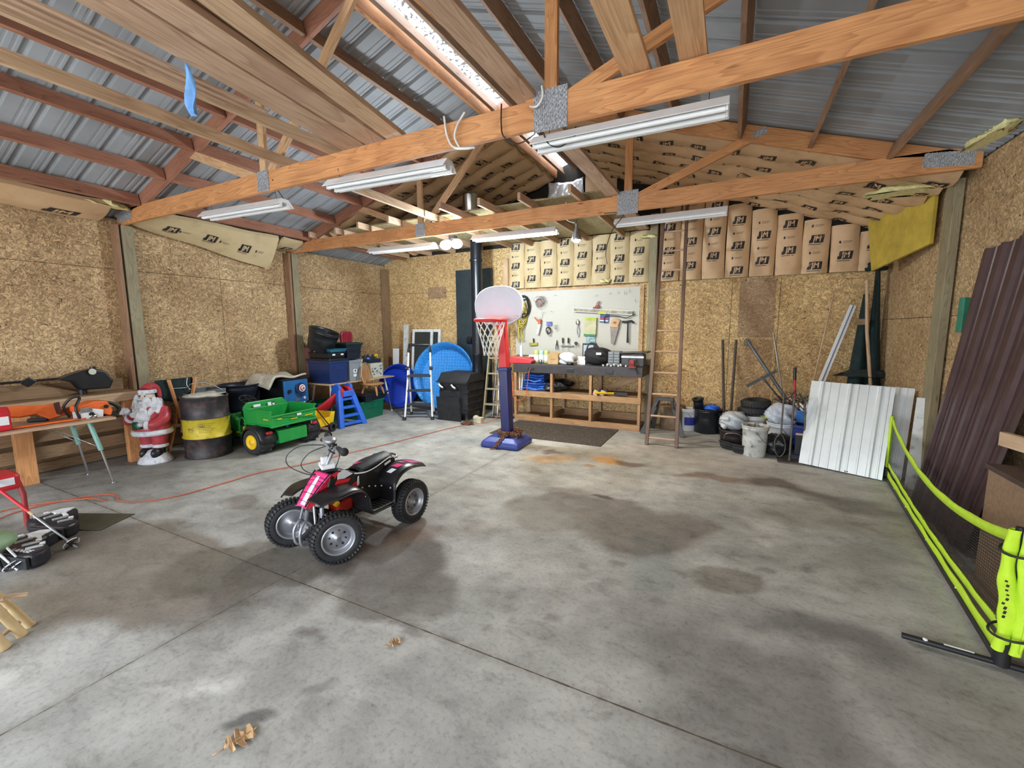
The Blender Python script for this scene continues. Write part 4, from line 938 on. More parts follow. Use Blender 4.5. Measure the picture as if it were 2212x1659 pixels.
# ---- grey tote and black tub behind
def tote(name, label, loc, rz, d, m, lid=None, group=None, taper=.88, lidh=.03, ribs=True, rot=None):
    t = thing(name, label, 'storage tote', loc, rz, group, rot)
    w_, l_, h = d
    b = MB()
    def ring(k, z): return [(sx*w_/2*k, sy*l_/2*k, z) for sx, sy in ((-1, -1), (1, -1), (1, 1), (-1, 1))]
    lv = [(taper, 0), (taper+(1-taper)*.9, h*.88), (1.03, h*.885), (1.04, h), (1.0, h), (taper*.99, .02)]
    vs = []
    for k, z in lv: vs += ring(k, z)
    fs = [(3, 2, 1, 0)]
    for i in range(len(lv)-1):
        for j in range(4): fs.append((i*4+j, i*4+(j+1) % 4, (i+1)*4+(j+1) % 4, (i+1)*4+j))
    n = (len(lv)-1)*4; fs.append((n, n+1, n+2, n+3)); b.add(vs, fs)
    if ribs:
        for s in (-1, 1):
            b.box((s*w_*.5*(taper+(1-taper)*.6), 0, h*.62), (.012, l_*.42, .03)); b.box((0, s*l_*.5*(taper+(1-taper)*.6), h*.62), (w_*.42, .012, .03))
    b.build('bin', m, t, bevel=min(.025, h*.08), seg=3)
    if lid:
        MB().box((0, 0, h+lidh*.35), (w_*1.08, l_*1.08, lidh)).box((0, 0, h+lidh), (w_*.9, l_*.86, lidh*.5)).build('lid', lid, t, bevel=.008)
    return t
M_gtote = mat('grey_blue_plastic', (.12, .16, .19), .5, 0, .12)
tote('storage_tote', 'open grey blue tote behind the oil drum', (-6.86, 3.52, 0), R(5), (.40, .40, .80), M_gtote, None)
def tub(name, label, loc, r, h, m, rot=(0, 0, 0), n=36, taper=.82, cat='tub', handles=False, rim=.014, hm=None, group=None):
    t = thing(name, label, cat, loc, 0, group, rot)
    rb = r*taper
    MB().lathe([(0, 0), (rb*.97, 0), (rb, .008), (rb+(r-rb)*.3, h*.3), (rb+(r-rb)*.3+.004, h*.31), (rb+(r-rb)*.6, h*.6), (r-.003, h*.86), (r+.006, h*.87), (r+.004, h*.93), (r, h-.015), (r+rim, h-.012), (r+rim, h), (r-.004, h), (r-.008, h*.9), (rb-.006, .014), (0, .012)], n).build('bucket_shell', m, t)
    if handles:
        MB().tube(smooth_path([(0, -r-rim, h*.85), (r*.6, -r*.8, h*.55), (r*1.02, 0, h*.42), (r*.6, r*.8, h*.55), (0, r+rim, h*.85)], 5), .0035, 6).build('bail', hm or M_steel, t)
    return t
tub('plastic_tub', 'large black round tub behind the green toy truck', (-6.84, 4.04, 0), .275, .82, M_navy and mat('black_blue_plastic', (.012, .014, .028), .4, 0, .2))
# ---- welder
def welder():
    t = thing('welder', 'blue box welder with a big round dial behind the green toy truck', 'welding machine', (-6.66, 4.66, 0), R(4))
    blue = mat('welder_blue', (.02, .13, .38), .35, .1, .1)
    MB().box((0, 0, .44), (.56, .46, .80)).build('case', mat('welder_side', (.012, .012, .016), .5), t, bevel=.008)
    MB().box((.285, 0, .46), (.015, .47, .74)).build('front_panel', blue, t, bevel=.004)
    MB().box((.29, 0, .42), (.012, .47, .075)).build('name_plate', M_black, t)
    b = MB(); put_text(b, 'HOBART', .085, frame((.2975, .0, .42), (0, 1, 0), (0, 0, 1)), .002); b.build('lettering', M_wpl, t)
    MB().box((-.02, 0, .855), (.62, .54, .02)).build('top_lid', M_black, t, bevel=.004)
    X_ = .293
    b = MB(); b.m = 0; b.cyl((X_, .08, .68), (X_+.012, .08, .68), .10, 28); b.build('dial_plate', mat('dial_navy', (.01, .03, .12), .4), t)
    b = MB(); b.cyl((X_+.012, .10, .69), (X_+.02, .10, .69), .072, 28); b.m = 1; b.cyl((X_+.02, .10, .69), (X_+.024, .10, .69), .062, 28); b.m = 2; b.cyl((X_+.024, .10, .69), (X_+.028, .10, .69), .045, 24); b.m = 1; b.cyl((X_+.028, .10, .69), (X_+.05, .10, .69), .032, 20); b.m = 2; b.cyl((X_+.05, .10, .69), (X_+.056, .10, .69), .018, 16)
    b.build('dial', [M_black, M_wpl, M_red], t)
    MB().cyl((X_, -.14, .66), (X_+.03, -.14, .66), .03, 18).build('knob', M_black, t)
    MB().box((X_, .02, .51), (.006, .09, .05)).build('rating_plate', M_steel, t); MB().cyl((X_, .15, .52), (X_+.01, .15, .52), .022, 14).build('switch', M_wpl, t)
    MB().tube(smooth_path([(X_+.01, .0, .76), (X_+.03, -.02, .68), (X_+.03, .0, .60), (X_+.03, .08, .565), (X_+.02, .16, .60)]), .008, 8).build('cable', M_black, t)
welder()
b = MB(); b.grid(lambda u, v: (-6.98+.62*u, 4.20+.68*v, .885+.035*math.sin(u*7+v*4)*math.sin(v*5)+.05*math.sin(PI*u)*(1-v)-(.16*max(0, .16-v)/.16)), 22, 22)
tag(b.build('drop_cloth', M_canvas, solid=.03), 'folded dirty white cloth draped over the blue welder', 'cloth')
# ---- green toy truck
def wheel(b_name, parent, c, r, w_, hub_m, tire_m, lugs=20, hubr=.45, out=1, axis='y'):
    """tire with its axis along local y"""
    t_ = MB(); k = 30
    prof = [(r*.55, -w_*.42), (r*.75, -w_*.5), (r*.92, -w_*.46), (r, -w_*.32), (r, w_*.32), (r*.92, w_*.46), (r*.75, w_*.5), (r*.55, w_*.42)]
    vs = []; fs = []
    for i in range(k):
        a = 2*PI*i/k
        for rr, y in prof: vs.append((rr*math.cos(a), y, rr*math.sin(a)))
    n = len(prof)
    for i in range(k):
        for j in range(n-1): fs.append((i*n+j, i*n+j+1, ((i+1) % k)*n+j+1, ((i+1) % k)*n+j))
    t_.add(vs, fs, None, True)
    for i in range(lugs):
        a = 2*PI*i/lugs
        for s in (-1, 1):
            aa = a+(PI/lugs if s > 0 else 0); t_.box((r*1.0*math.cos(aa), s*w_*.2, r*1.0*math.sin(aa)), (w_*.0+.018*r/.16, w_*.34, .07*r), (0, -aa, 0) if False else Euler((0, -aa, s*.5)).to_matrix())
    o = t_.build(b_name, tire_m, parent); o.location = c
    h = MB(); hr = r*hubr*1.25
    prof = [(0, .50*w_*out), (hr*.35, .50*w_*out), (hr*.4, .42*w_*out), (hr*.85, .38*w_*out), (hr*.95, .5*w_*out), (hr*1.05, .46*w_*out), (hr*1.05, -.3*w_*out)]
    k = 24; vs = [(rr*math.cos(2*PI*i/k), y, rr*math.sin(2*PI*i/k)) for i in range(k) for rr, y in prof]; n = len(prof)
    h.add(vs, [(i*n+j, i*n+j+1, ((i+1) % k)*n+j+1, ((i+1) % k)*n+j)[::1 if out < 0 else -1] for i in range(k) for j in range(n-1)], None, True)
    q = h.build('hub', hub_m, o)
    return o
def gator():
    t = thing('toy_truck', 'green and yellow battery ride-on toy truck with a dump bed', 'ride-on toy', (-5.96, 3.86, 0), R(182))
    # local +x = forward (towards the left wall), rear axle at x=-.40
    r = .178
    for s in (-1, 1):
        wheel('wheel', t, (-.36, s*.38, r), r, .23, M_jyel, M_rubber, 16, .42, s)
        wheel('wheel', t, (.44, s*.33, .14), .14, .15, M_jyel, M_rubber, 14, .42, s)
        b = MB(); b.lathe([(.185, -.12), (.215, -.10), (.215, .10), (.185, .12)], 12, arc=PI); b.at()
        o = b.build('fender', M_black, t, solid=.01); o.location = (-.34, s*.36, .17); o.rotation_euler = (R(90), 0, 0)
        MB().box((-.56, s*.36, .30), (.03, .08, .035)).build('tail_light', M_red, t, bevel=.008)
    MB().box((.0, 0, .17), (.98, .44, .10)).build('chassis', M_jgreen, t, bevel=.02)
    MB().box((-.50, 0, .21), (.14, .44, .18)).build('rear_panel', M_jgreen, t, bevel=.015)
    # dump bed: open box
    b = MB(); x0, x1, w_, z0, z1 = -.60, -.06, .34, .375, .575
    for s in (-1, 1): b.box(((x0+x1)/2, s*w_, (z0+z1)/2), (x1-x0, .02, z1-z0))
    b.box((x0, 0, (z0+z1)/2-.03), (.02, 2*w_, z1-z0-.06)); b.box((x1, 0, (z0+z1)/2), (.02, 2*w_, z1-z0)); b.box(((x0+x1)/2, 0, z0), (x1-x0, 2*w_, .02))
    for s in (-1, 1): b.box(((x0+x1)/2, s*(w_+.01), z1), (x1-x0+.02, .035, .02)); b.box(((x0+x1)/2, s*(w_+.01), z0+.01), (x1-x0+.02, .035, .02))
    b.box((x0-.01, 0, z1-.06), (.035, 2*w_+.04, .02)); b.box((x0-.01, 0, z0), (.035, 2*w_+.06, .02))
    b.bar((x0-.015, -w_, z0+.03), (x0-.015, w_*.6, z1-.08), .012, .02, (1, 0, 0))
    b.build('dump_bed', M_jgreen, t, bevel=.006)
    for y, z, l in ((-.22, .45, .13), (.02, .44, .10), (.24, .47, .06)): MB().box((x0-.023, y, z), (.004, l, .012)).build('sticker', M_jyel, t)
    MB().box((x0-.024, -.06, .485), (.004, .07, .03)).build('sticker', M_wpl, t)
    for s in (1,): MB().box((x0+.1, w_+.012, .47), (.1, .004, .012)).build('sticker', M_jyel, t)
    # seat with tall back facing rear
    MB().box((.06, 0, .37), (.26, .56, .10)).build('seat', M_black, t, bevel=.02)
    b = MB(); b.prism([(-.33, 0), (.33, 0), (.33, .16), (.27, .22), (-.27, .22), (-.33, .16)], .04, frame((-.05, 0, .44), (0, 1, 0), (0.12, 0, 1)))
    b.build('seat_back', M_jgreen, t, bevel=.012)
    MB().box((-.062, .16, .60), (.008, .10, .035), (0, R(7), 0)).build('sticker', M_wpl, t)
    MB().box((-.062, -.03, .59), (.008, .05, .06), (0, R(7), 0)).build('sticker', M_wpl, t)
    MB().box((-.062, -.085, .59), (.008, .05, .06), (0, R(7), 0)).build('logo_sticker', M_ink, t)
    MB().prism([(-.018, -.012), (.02, -.014), (.012, .002), (.02, .016), (0, .008), (-.016, .018)], .003, frame((-.068, -.085, .59), (0, -1, 0), (.12, 0, 1))).build('leaping_mark', M_wpl, t)
    # hood
    b = MB(); b.prism([(.28, .16), (.56, .16), (.59, .24), (.56, .40), (.50, .46), (.36, .42), (.28, .30)], .46, T((0, .23, 0), (R(90), 0, 0))); b.build('hood', M_jgreen, t, bevel=.05, seg=4)
    MB().box((.30, 0, .45), (.14, .24, .12), (0, R(25), 0)).build('dashboard', M_black, t, bevel=.02)
    MB().box((.262, .06, .50), (.01, .09, .05), (0, R(25), 0)).build('gauge_sticker', M_wpl, t)
    MB().cyl((.28, .10, .46), (.23, .10, .65), .014, 10).build('steering_column', M_black, t)
    a = [(0, .0, 0)]; b = MB(); b.tube([(.105*math.cos(2*PI*k/20), .105*math.sin(2*PI*k/20), 0) for k in range(20)], .010, 8, closed=True); b.box((0, 0, 0), (.2, .02, .012)).box((0, 0, 0), (.02, .2, .012))
    o = b.build('steering_wheel', M_black, t); o.location = (.22, .10, .66); o.rotation_euler = (0, R(-28), 0)
    MB().tube(smooth_path([(.02, .30, .22), (.0, .31, .40), (.06, .31, .45), (.12, .31, .38), (.14, .30, .22)]), .012, 8).build('side_rail', M_jgreen, t)
    MB().box((.04, .25, .26), (.10, .10, .12)).build('toy_tank', M_jyel, t, bevel=.02); MB().box((.20, .2, .215), (.12, .16, .02)).build('pedal', M_jyel, t, bevel=.005)
gator()
# ================================================================ TOTE TABLE AND REAR LEFT CORNER
t = thing('folding_table', 'plywood topped folding table carrying the storage totes', 'table', (-6.42, 5.90, 0))
MB().box((0, 0, .708), (.68, 1.60, .022)).build('table_top', M_tan, t, bevel=.003)
for s in (-1, 1):
    for x in (.2, -.2):
        MB().cyl((x, s*.66, .70), (x*1.2, s*.70, .36), .018, 10).build('leg_sleeve', M_wpl, t)
        MB().cyl((x*1.2, s*.70, .37), (x*1.45, s*.74, .0), .011, 10).build('leg', M_chrome, t)
        MB().lathe([(0, 0), (.018, 0), (.018, .02), (.0, .03)], 10, (x*1.45, s*.74, 0)).build('foot', M_wpl, t)
M_tblue = mat('tote_blue', (.014, .030, .115), .3, 0, .1); M_tgrey = mat('tote_grey', (.22, .24, .27), .4, 0, .1)
M_tgreen = mat('tote_green', (.005, .12, .065), .3, 0, .12); M_tblk = mat('tote_black', (.012, .014, .018), .35, 0, .2)
tote('storage_tote', 'large navy blue tote on the near corner of the tote table', (-6.37, 5.34, .72), 0, (.56, .40, .40), M_tblue, M_tblk, taper=.9)
t = tote('storage_tote', 'shallow black tote with two white latches on the navy tote', (-6.38, 5.34, 1.165), 0, (.52, .36, .09), M_tblk, None, ribs=False, taper=.92)
for y in (-.08, .1): MB().box((.262, y, .055), (.012, .06, .028)).build('latch', M_wpl, t, bevel=.006)
for x in (): pass
tote('storage_tote', 'teal blue tray leaning on top of the shallow black tote', (-6.30, 5.36, 1.262), R(3), (.38, .38, .06), mat('teal_plastic', (.02, .11, .17), .4), None, ribs=False)
tub('plastic_tub', 'big shiny black round tub lying tilted on top of the totes', (-6.42, 5.22, 1.30), .25, .36, M_tblk, (R(-6), R(20), 0), handles=False)
t = tote('storage_tote', 'light grey tote with white labels beside the navy tote', (-6.32, 5.73, .72), 0, (.40, .28, .38), M_tgrey, None)
MB().box((.188, 0, .18), (.008, .08, .07)).build('paper_label', M_wpl, t); MB().box((.184, 0, .10), (.008, .08, .05)).build('paper_label', M_wpl, t); MB().box((.193, 0, .185), (.006, .03, .03)).build('stamp', M_ink, t)
tote('storage_tote', 'lower black crate on the light grey tote', (-6.34, 5.73, 1.11), 0, (.42, .33, .15), M_tblk, None)
tote('storage_tote', 'upper black crate with a dark green rim on the stack', (-6.34, 5.73, 1.235), 0, (.44, .36, .15), M_tblk, mat('rim_green', (.005, .03, .025), .4), ribs=False)
t = thing('booster_seat', 'dark red rounded plastic seat back standing on the black crates', 'plastic seat', (-6.36, 5.72, 1.41))
MB().prism([(-.13, 0), (.13, 0), (.135, .16), (.10, .21), (-.10, .21), (-.135, .16)], .05, frame((.03, 0, 0), (0, 1, 0), (0, 0, 1))).build('seat_back', mat('dark_red_plastic', (.22, .012, .025), .4), t, bevel=.015)
for k in range(4): MB().box((.085, -.08+.05*k, .10), (.008, .012, .16)).build('rib', mat('dark_red_plastic', (.22, .012, .025), .4), t)
o = MB().cyl((0, 0, 0), (0, 0, .62), .075, 20).build('rusty_cylinder', mat('rust', (.13, .05, .035), .8, 0, .3, 10), origin=(0, 0, 0)); o.location = (-6.70, 5.22, .72); tag(o, 'rusty tall cylinder standing behind the navy tote', 'gas cylinder')
# paint buckets and a printed box
tub('paint_bucket', 'white bucket on the tote table behind the printed box', (-6.52, 6.10, .72), .15, .36, M_wpl, cat='bucket', handles=True)
t = thing('cardboard_box', 'pale printed carton on the tote table behind the small windsor chair', 'box', (-6.32, 6.33, .72), R(3))
MB().box((0, 0, .14), (.26, .34, .28)).build('carton', mat('pale_carton', (.50, .50, .42), .8, 0, .1), t, bevel=.004)
b = MB(); rnd = random.Random(4)
for k in range(14): b.box((.132, rnd.uniform(-.14, .14), rnd.uniform(.04, .25)), (.002, rnd.uniform(.02, .05), rnd.uniform(.008, .03)))
b.build('print', mat('print_blue', (.06, .07, .16), .7), t)
t = thing('tool_tray', 'dark tray of assorted small tools on the printed carton', 'tray', (-6.34, 6.33, 1.0))
MB().box((0, 0, .04), (.22, .34, .08)).build('tray', M_tblk, t, bevel=.01)
b = MB()
for k in range(16): x, y = rnd.uniform(-.08, .08), rnd.uniform(-.15, .15); b.tube([(x, y, .06), (x+rnd.uniform(-.05, .05), y+rnd.uniform(-.06, .06), .13+rnd.random()*.04)], rnd.uniform(.006, .016), 7)
b.build('contents', mat('assorted_dark', (.03, .035, .05), .5, 0, .8, 20), t)
MB().ball((.02, .13, .13), .04, 10, 8).build('yellow_piece', M_jyel, t); MB().ball((.05, -.12, .08), .04, 10, 8).build('blue_piece', M_slideblue, t)
# small windsor chair
def windsor():
    t = thing('windsor_chair', 'small golden brown windsor chair with spindle back beside the tote table', 'chair', (-5.95, 5.96, .44), R(20)); t.scale = (1.25, 1.25, 1.12)
    m = wood('chair_varnish', (.50, .26, .10), (.28, .12, .04), .3, knots=False)
    MB().lathe([(0, 0), (.15, 0), (.17, .01), (.165, .025), (0, .02)], 28, (0, 0, .17), sy=1.0).build('seat', m, t)
    for x, y in ((.09, .09), (.09, -.09), (-.09, .09), (-.09, -.09)): MB().tube([(x*.9, y*.9, .17), (x*1.15, y*1.15, .09), (x*1.35, y*1.35, 0)], [.012, .018, .010], 10).build('leg', m, t)
    hp = smooth_path([(-.05, -.155, .19), (-.085, -.16, .33), (-.10, -.12, .47), (-.11, 0, .53), (-.10, .12, .47), (-.085, .16, .33), (-.05, .155, .19)], 5)
    MB().tube(hp, .011, 10).build('back_bow', m, t)
    for k in range(7):
        y = -.105+.035*k; top = .515-abs(y)*1.2*abs(y)/.12*.35-.01
        MB().tube([(-.07-.01*(3-abs(k-3)), y*.85, .19), (-.09, y*.95, .28), (-.105, y, top)], [.006, .010, .005], 8).build('spindle', m, t)
windsor()
# green tote with black lids
tote('storage_tote', 'dark green tote on the floor beside the blue slide', (-6.15, 5.92, 0), R(3), (.42, .62, .34), M_tgreen, None, taper=.92)
tote('storage_tote', 'shallow black bin resting askew on the dark green tote', (-6.13, 5.98, .345), R(8), (.46, .66, .10), M_tblk, M_tblk, ribs=False, taper=.92)
tote('storage_tote', 'dark green tote hidden behind the blue slide under the table', (-6.42, 5.22, 0), 0, (.40, .50, .40), M_tgreen, None, taper=.92)
# ---- slide
def slide():
    t = thing('toddler_slide', 'blue and red plastic toddler slide in front of the tote table', 'slide', (-5.82, 5.28, 0), R(-6))
    # ladder side rails (arched boards) facing +x
    for s in (-1, 1):
        pts = smooth_path([(-.12, s*.10, .62), (-.09, s*.135, .50), (-.04, s*.17, .32), (.02, s*.21, .12), (.05, s*.23, .0)], 5)
        b = MB()
        for i in range(len(pts)-1): pass
        prof = [(p.x, p.z) for p in pts]
        vs = []; 
        for p in pts:
            for dx, dy in ((-.045, -.045), (.045, -.045), (.045, .045), (-.045, .045)): vs.append((p.x+dx, p.y+dy, p.z))
        n = len(pts); fs = [(i*4+j, i*4+(j+1) % 4, (i+1)*4+(j+1) % 4, (i+1)*4+j) for i in range(n-1) for j in range(4)]+[(3, 2, 1, 0), (n*4-4, n*4-3, n*4-2, n*4-1)]
        b.add(vs, fs, None, True); b.build('side_rail', M_slideblue, t, bevel=.008)
        # rounded handle tops
        q = MB(); q.prism([(-.14, .52), (-.16, .62), (-.12, .70), (-.02, .73), (.06, .70), (.07, .60)], .05, T((-.14, s*.115+.025, .0), (R(90), 0, 0))); q.build('handle', M_slideblue, t, bevel=.015)
        q = MB(); q.prism([(-.26, .44), (-.22, .60), (-.12, .68), (.00, .67), (.09, .60), (.08, .50)], .075, T((-.12, s*.085+.04, .0), (R(90), 0, 0))); q.build('red_cheek', M_red, t, bevel=.015)
    for k, (z, x) in enumerate(((.46, -.075), (.32, -.035), (.18, .01), (.05, .04))): MB().box((x-.02, 0, z), (.09, .26+.10*(k/3), .045)).build('step', M_slideblue, t, bevel=.012)
    b = MB(); b.box((-.03, 0, .56), (.03, .2, .10)); b.build('top_panel', M_slideblue, t, bevel=.01)
    # chute drops towards the left wall side / camera
    b = MB(); b.grid(lambda u, v: (-.15-.22*u, (v-.5)*.30-.52*u, .53-.43*u+.06*u*u+.05*(2*abs(v-.5))**4), 14, 10); b.build('chute', M_red, t, solid=.02)
    MB().box((-.30, -.38, .10), (.05, .20, .20)).build('chute_foot', M_red, t, bevel=.01)
slide()
# ---- yellow wagon
def wagon():
    t = thing('toy_wagon', 'yellow toy wagon with a black pull handle beside the slide', 'toy wagon', (-5.90, 4.60, 0), R(10))
    b = MB(); b.prism([(-.24, .12), (.24, .12), (.30, .32), (.20, .32), (.17, .25), (-.14, .25), (-.17, .32), (-.28, .32)], .02, T((.16, 0, 0), (R(90), 0, R(90)))); b.prism([(-.24, .12), (.24, .12), (.30, .32), (.20, .32), (.17, .25), (-.14, .25), (-.17, .32), (-.28, .32)], .02, T((-.18, 0, 0), (R(90), 0, R(90))))
    for s in (-1, 1): b.box((0, s*.26, .22), (.34, .02, .20), (R(-s*16), 0, 0))
    b.box((0, 0, .13), (.34, .48, .02)); b.build('wagon_body', M_jyel, t, bevel=.008)
    for x in (-.19, .19):
        for y in (-.2, .2):
            o = wheel('wheel', t, (x, y, .075), .075, .06, M_black, M_rubber, 12, .4, 1); o.rotation_euler = (0, 0, R(90))
    for y in (-.2, .2): MB().cyl((-.2, y, .075), (.2, y, .075), .008, 8).build('axle', M_black, t)
    MB().bar((0, -.2, .09), (0, .2, .09), .03, .02).build('under_bar', M_black, t)
    MB().cyl((.22, .12, .10), (.18, -.20, .52), .009, 8).build('pull_handle', M_black, t)
    MB().tube([(.18+.045*math.cos(a)*.3, -.215+.04*math.cos(a), .545+.025*math.sin(a)) for a in [2*PI*k/14 for k in range(14)]], .007, 7, closed=True).build('grip_ring', M_black, t)
wagon()
# ---- wading pools
def pool(label, loc, rot, r, h, m, m2=None):
    t = thing('wading_pool', label, 'wading pool', loc, 0, None, rot)
    b = MB(); b.lathe([(0, 0), (r*.82, 0), (r*.85, .01), (r*.88, h*.5), (r*.90, h*.55), (r*.96, h*.95), (r*1.0, h), (r*1.0, h-.025), (r*.985, h-.03)], 56)
    b.build('pool_shell', m, t, solid=.004)
    return t
def tex_pool(name, col):
    m, t, b = _nodes(name); L = t.links; tc = N(t, 'ShaderNodeTexCoord'); vo = N(t, 'ShaderNodeTexVoronoi', Scale=16.0, Randomness=.25); L.new(tc.outputs['Object'], vo.inputs['Vector'])
    bp = N(t, 'ShaderNodeBump', Strength=.5, Distance=.02); L.new(vo.outputs['Distance'], bp.inputs['Height']); L.new(bp.outputs[0], b.inputs['Normal'])
    rp = ramp(t, [(.1, scl(col, 1.12)), (.6, scl(col, .85))]); L.new(vo.outputs['Distance'], rp.inputs[0]); L.new(rp.outputs[0], b.inputs['Base Color']); b.inputs['Roughness'].default_value = .4; return m
pool('small royal blue wading pool leaning against the tote table', (-6.32, 6.98, .46), (R(82), 0, R(72)), .455, .18, mat('royal_blue', (.01, .04, .42), .4, 0, .08))
pool('larger light blue wading pool leaning behind the white step ladder', (-5.22, 7.33, .68), (R(78), 0, R(8)), .68, .22, tex_pool('sky_blue_pool', (.035, .27, .72)))
# ---- leaning window frame and white boards
t = thing('framed_screen', 'tall white framed window sash with dark glass leaning on the back wall', 'window sash', (-6.0, 7.40, 0), 0, None, (R(-6), 0, R(3)))
M_glass = mat('dark_glass', (.035, .04, .04), .12, 0, .1)
for s in (-1, 1): MB().box((s*.235, 0, .83), (.055, .04, 1.66)).build('stile', M_wpl, t, bevel=.004)
for z, h in ((.04, .08), (1.63, .06)): MB().box((0, 0, z), (.42, .038, h)).build('rail', M_wpl, t, bevel=.004)
MB().box((0, 0, .84), (.42, .012, 1.52)).build('glass_pane', M_glass, t)
t2 = dup(t, (-5.84, 7.46, 0), (R(-6), 0, R(3)), 'second white sash leaning behind the tall window sash')
o = MB().box((0, 0, .88), (.11, .03, 1.76), (0, 0, 0)).build('trim_board', mat('chipped_white', (.55, .56, .57), .6, 0, .2, 12, .2, 30, dirt=(.2, .19, .18)), origin=(0, 0, 0)); o.location = (-6.33, 7.26, 0); o.rotation_euler = (R(-6), 0, R(8)); tag(o, 'chipped white board leaning left of the tall window sash', 'board')
o = MB().box((0, 0, .62), (.14, .02, 1.24)).build('trim_board', M_wpl, origin=(0, 0, 0)); o.location = (-6.55, 7.22, 0); o.rotation_euler = (R(-6), 0, R(15)); tag(o, 'shorter white board at the far left of the leaning boards', 'board')
# ---- white step ladder
def steplad():
    t = thing('step_ladder', 'white step ladder with black treads and black top handle', 'step ladder', (-5.13, 6.30, 0), R(30))
    # climbs towards +y (local); front feet at y=-.16
    H_ = 1.36
    for s in (-1, 1):
        MB().tube([(s*.25, -.16, .03), (s*.215, .06, .72), (s*.20, .17, H_-.10)], .022, 10, ell=(1.5, .8)).build('front_rail', M_white, t)
        MB().tube([(s*.22, .36, .03), (s*.20, .18, .62), (s*.195, .08, .93)], .018, 10).build('rear_rail', M_white, t)
        MB().cyl((s*.25, .08, .93), (s*.19, .08, .93), .035, 18).build('hinge', M_black, t)
        MB().box((s*.255, -.165, .03), (.06, .08, .06)).build('foot', M_black, t, bevel=.01); MB().box((s*.22, .36, .03), (.05, .06, .06)).build('foot', M_black, t, bevel=.01)
    for y, z, d in ((-.08, .27, .12), (-.0, .52, .14), (.08, .79, .24)): MB().box((0, y+.03, z), (.43, d, .035)).build('tread', M_black, t, bevel=.01)
    MB().tube([(-.2, .17, H_-.14), (-.19, .19, H_), (.19, .19, H_), (.2, .17, H_-.14)], .028, 10, ell=(2.0, 1)).build('top_handle', M_black, t)
    for z in (.22,): MB().cyl((-.21, .32, z), (.21, .32, z), .008, 8).build('rear_brace', M_white, t)
steplad()
# ---- stove, pipe and heat shield
def stove():
    iron = mat('cast_iron', (.022, .022, .025), .6, .3, .35, 12, .3, 40)
    t = thing('wood_stove', 'black cast iron wood stove with two white door handles', 'wood stove', (-4.43, 6.68, 0), R(0))
    MB().box((0, 0, .42), (.60, .58, .56)).build('firebox', iron, t, bevel=.01)
    b = MB()
    for x in (-.26, .26):
        for y in (-.25, .25): b.box((x, y, .08), (.05, .05, .16))
    b.build('legs', iron, t); C.objects[-1].name = 'leg_frame'
    b = MB(); b.prism([(-.33, .0), (.30, .0), (.30, .16), (-.20, .16), (-.33, .02)], .64, T((-.32, 0, .70), (R(90), 0, R(90)))); b.build('top_hood', iron, t, bevel=.006)
    MB().box((0, -.33, .70), (.66, .08, .02), (R(-12), 0, 0)).build('front_lip', iron, t)
    MB().box((-.06, -.30, .30), (.46, .03, .50)).build('door', iron, t, bevel=.006)
    MB().box((-.06, -.36, .22), (.50, .015, .44), (R(6), 0, 0)).build('ash_screen', iron, t)
    for x in (-.20, .07):
        MB().tube(smooth_path([(x, -.33, .60), (x-.03, -.36, .63), (x-.05, -.38, .67)]), .016, 8).build('door_handle', mat('white_handle', (.7, .7, .68), .4), t, label='white handle')
        MB().cyl((x+.02, -.315, .58), (x+.02, -.34, .58), .022, 12).build('draft_knob', iron, t)
    for z in (.24, .54): MB().box((.28, -.30, z), (.10, .02, .02)).build('hinge', iron, t)
    for k in range(4): MB().box((.31, -.05+.0*k, .2+.12*k), (.015, .5, .02)).build('side_rib', iron, t)
    pipe = mat('stove_pipe_black', (.018, .021, .028), .3, .6, .2)
    t = thing('stove_pipe', 'tall black stove pipe rising from the wood stove through the loft', 'pipe', (-4.19, 6.86, .86))
    MB().lathe([(.105, 0), (.105, .30), (.11, .31), (.11, .34), (.105, .35), (.105, 2.15), (.105, 2.40)], 28).build('pipe', pipe, t)
    MB().cyl((-.10, -.0, .58), (-.20, -.0, .58), .075, 20).build('side_damper', pipe, t)
    MB().lathe([(.115, 0), (.12, .02), (.115, .04)], 28, (0, 0, 2.0)).build('collar', pipe, t)
    o = MB().box((0, 0, 1.42), (.86, .012, 2.85)).build('heat_shield', mat('slate_metal', (.045, .065, .078), .45, .5, .2, 4), origin=(0, 0, 0)); o.location = (-4.71, 7.60, 0); tag(o, 'dark slate metal heat shield on the wall behind the stove', 'heat shield')
stove()
o = MB().lathe([(.13, 0), (.13, .55), (.14, .56)], 24).build('chimney_section', mat('shiny_flue', (.5, .5, .52), .2, .9), origin=(0, 0, 0)); o.location = (-4.0, 6.4, 3.30); tag(o, 'shiny metal flue section standing on the loft', 'flue')
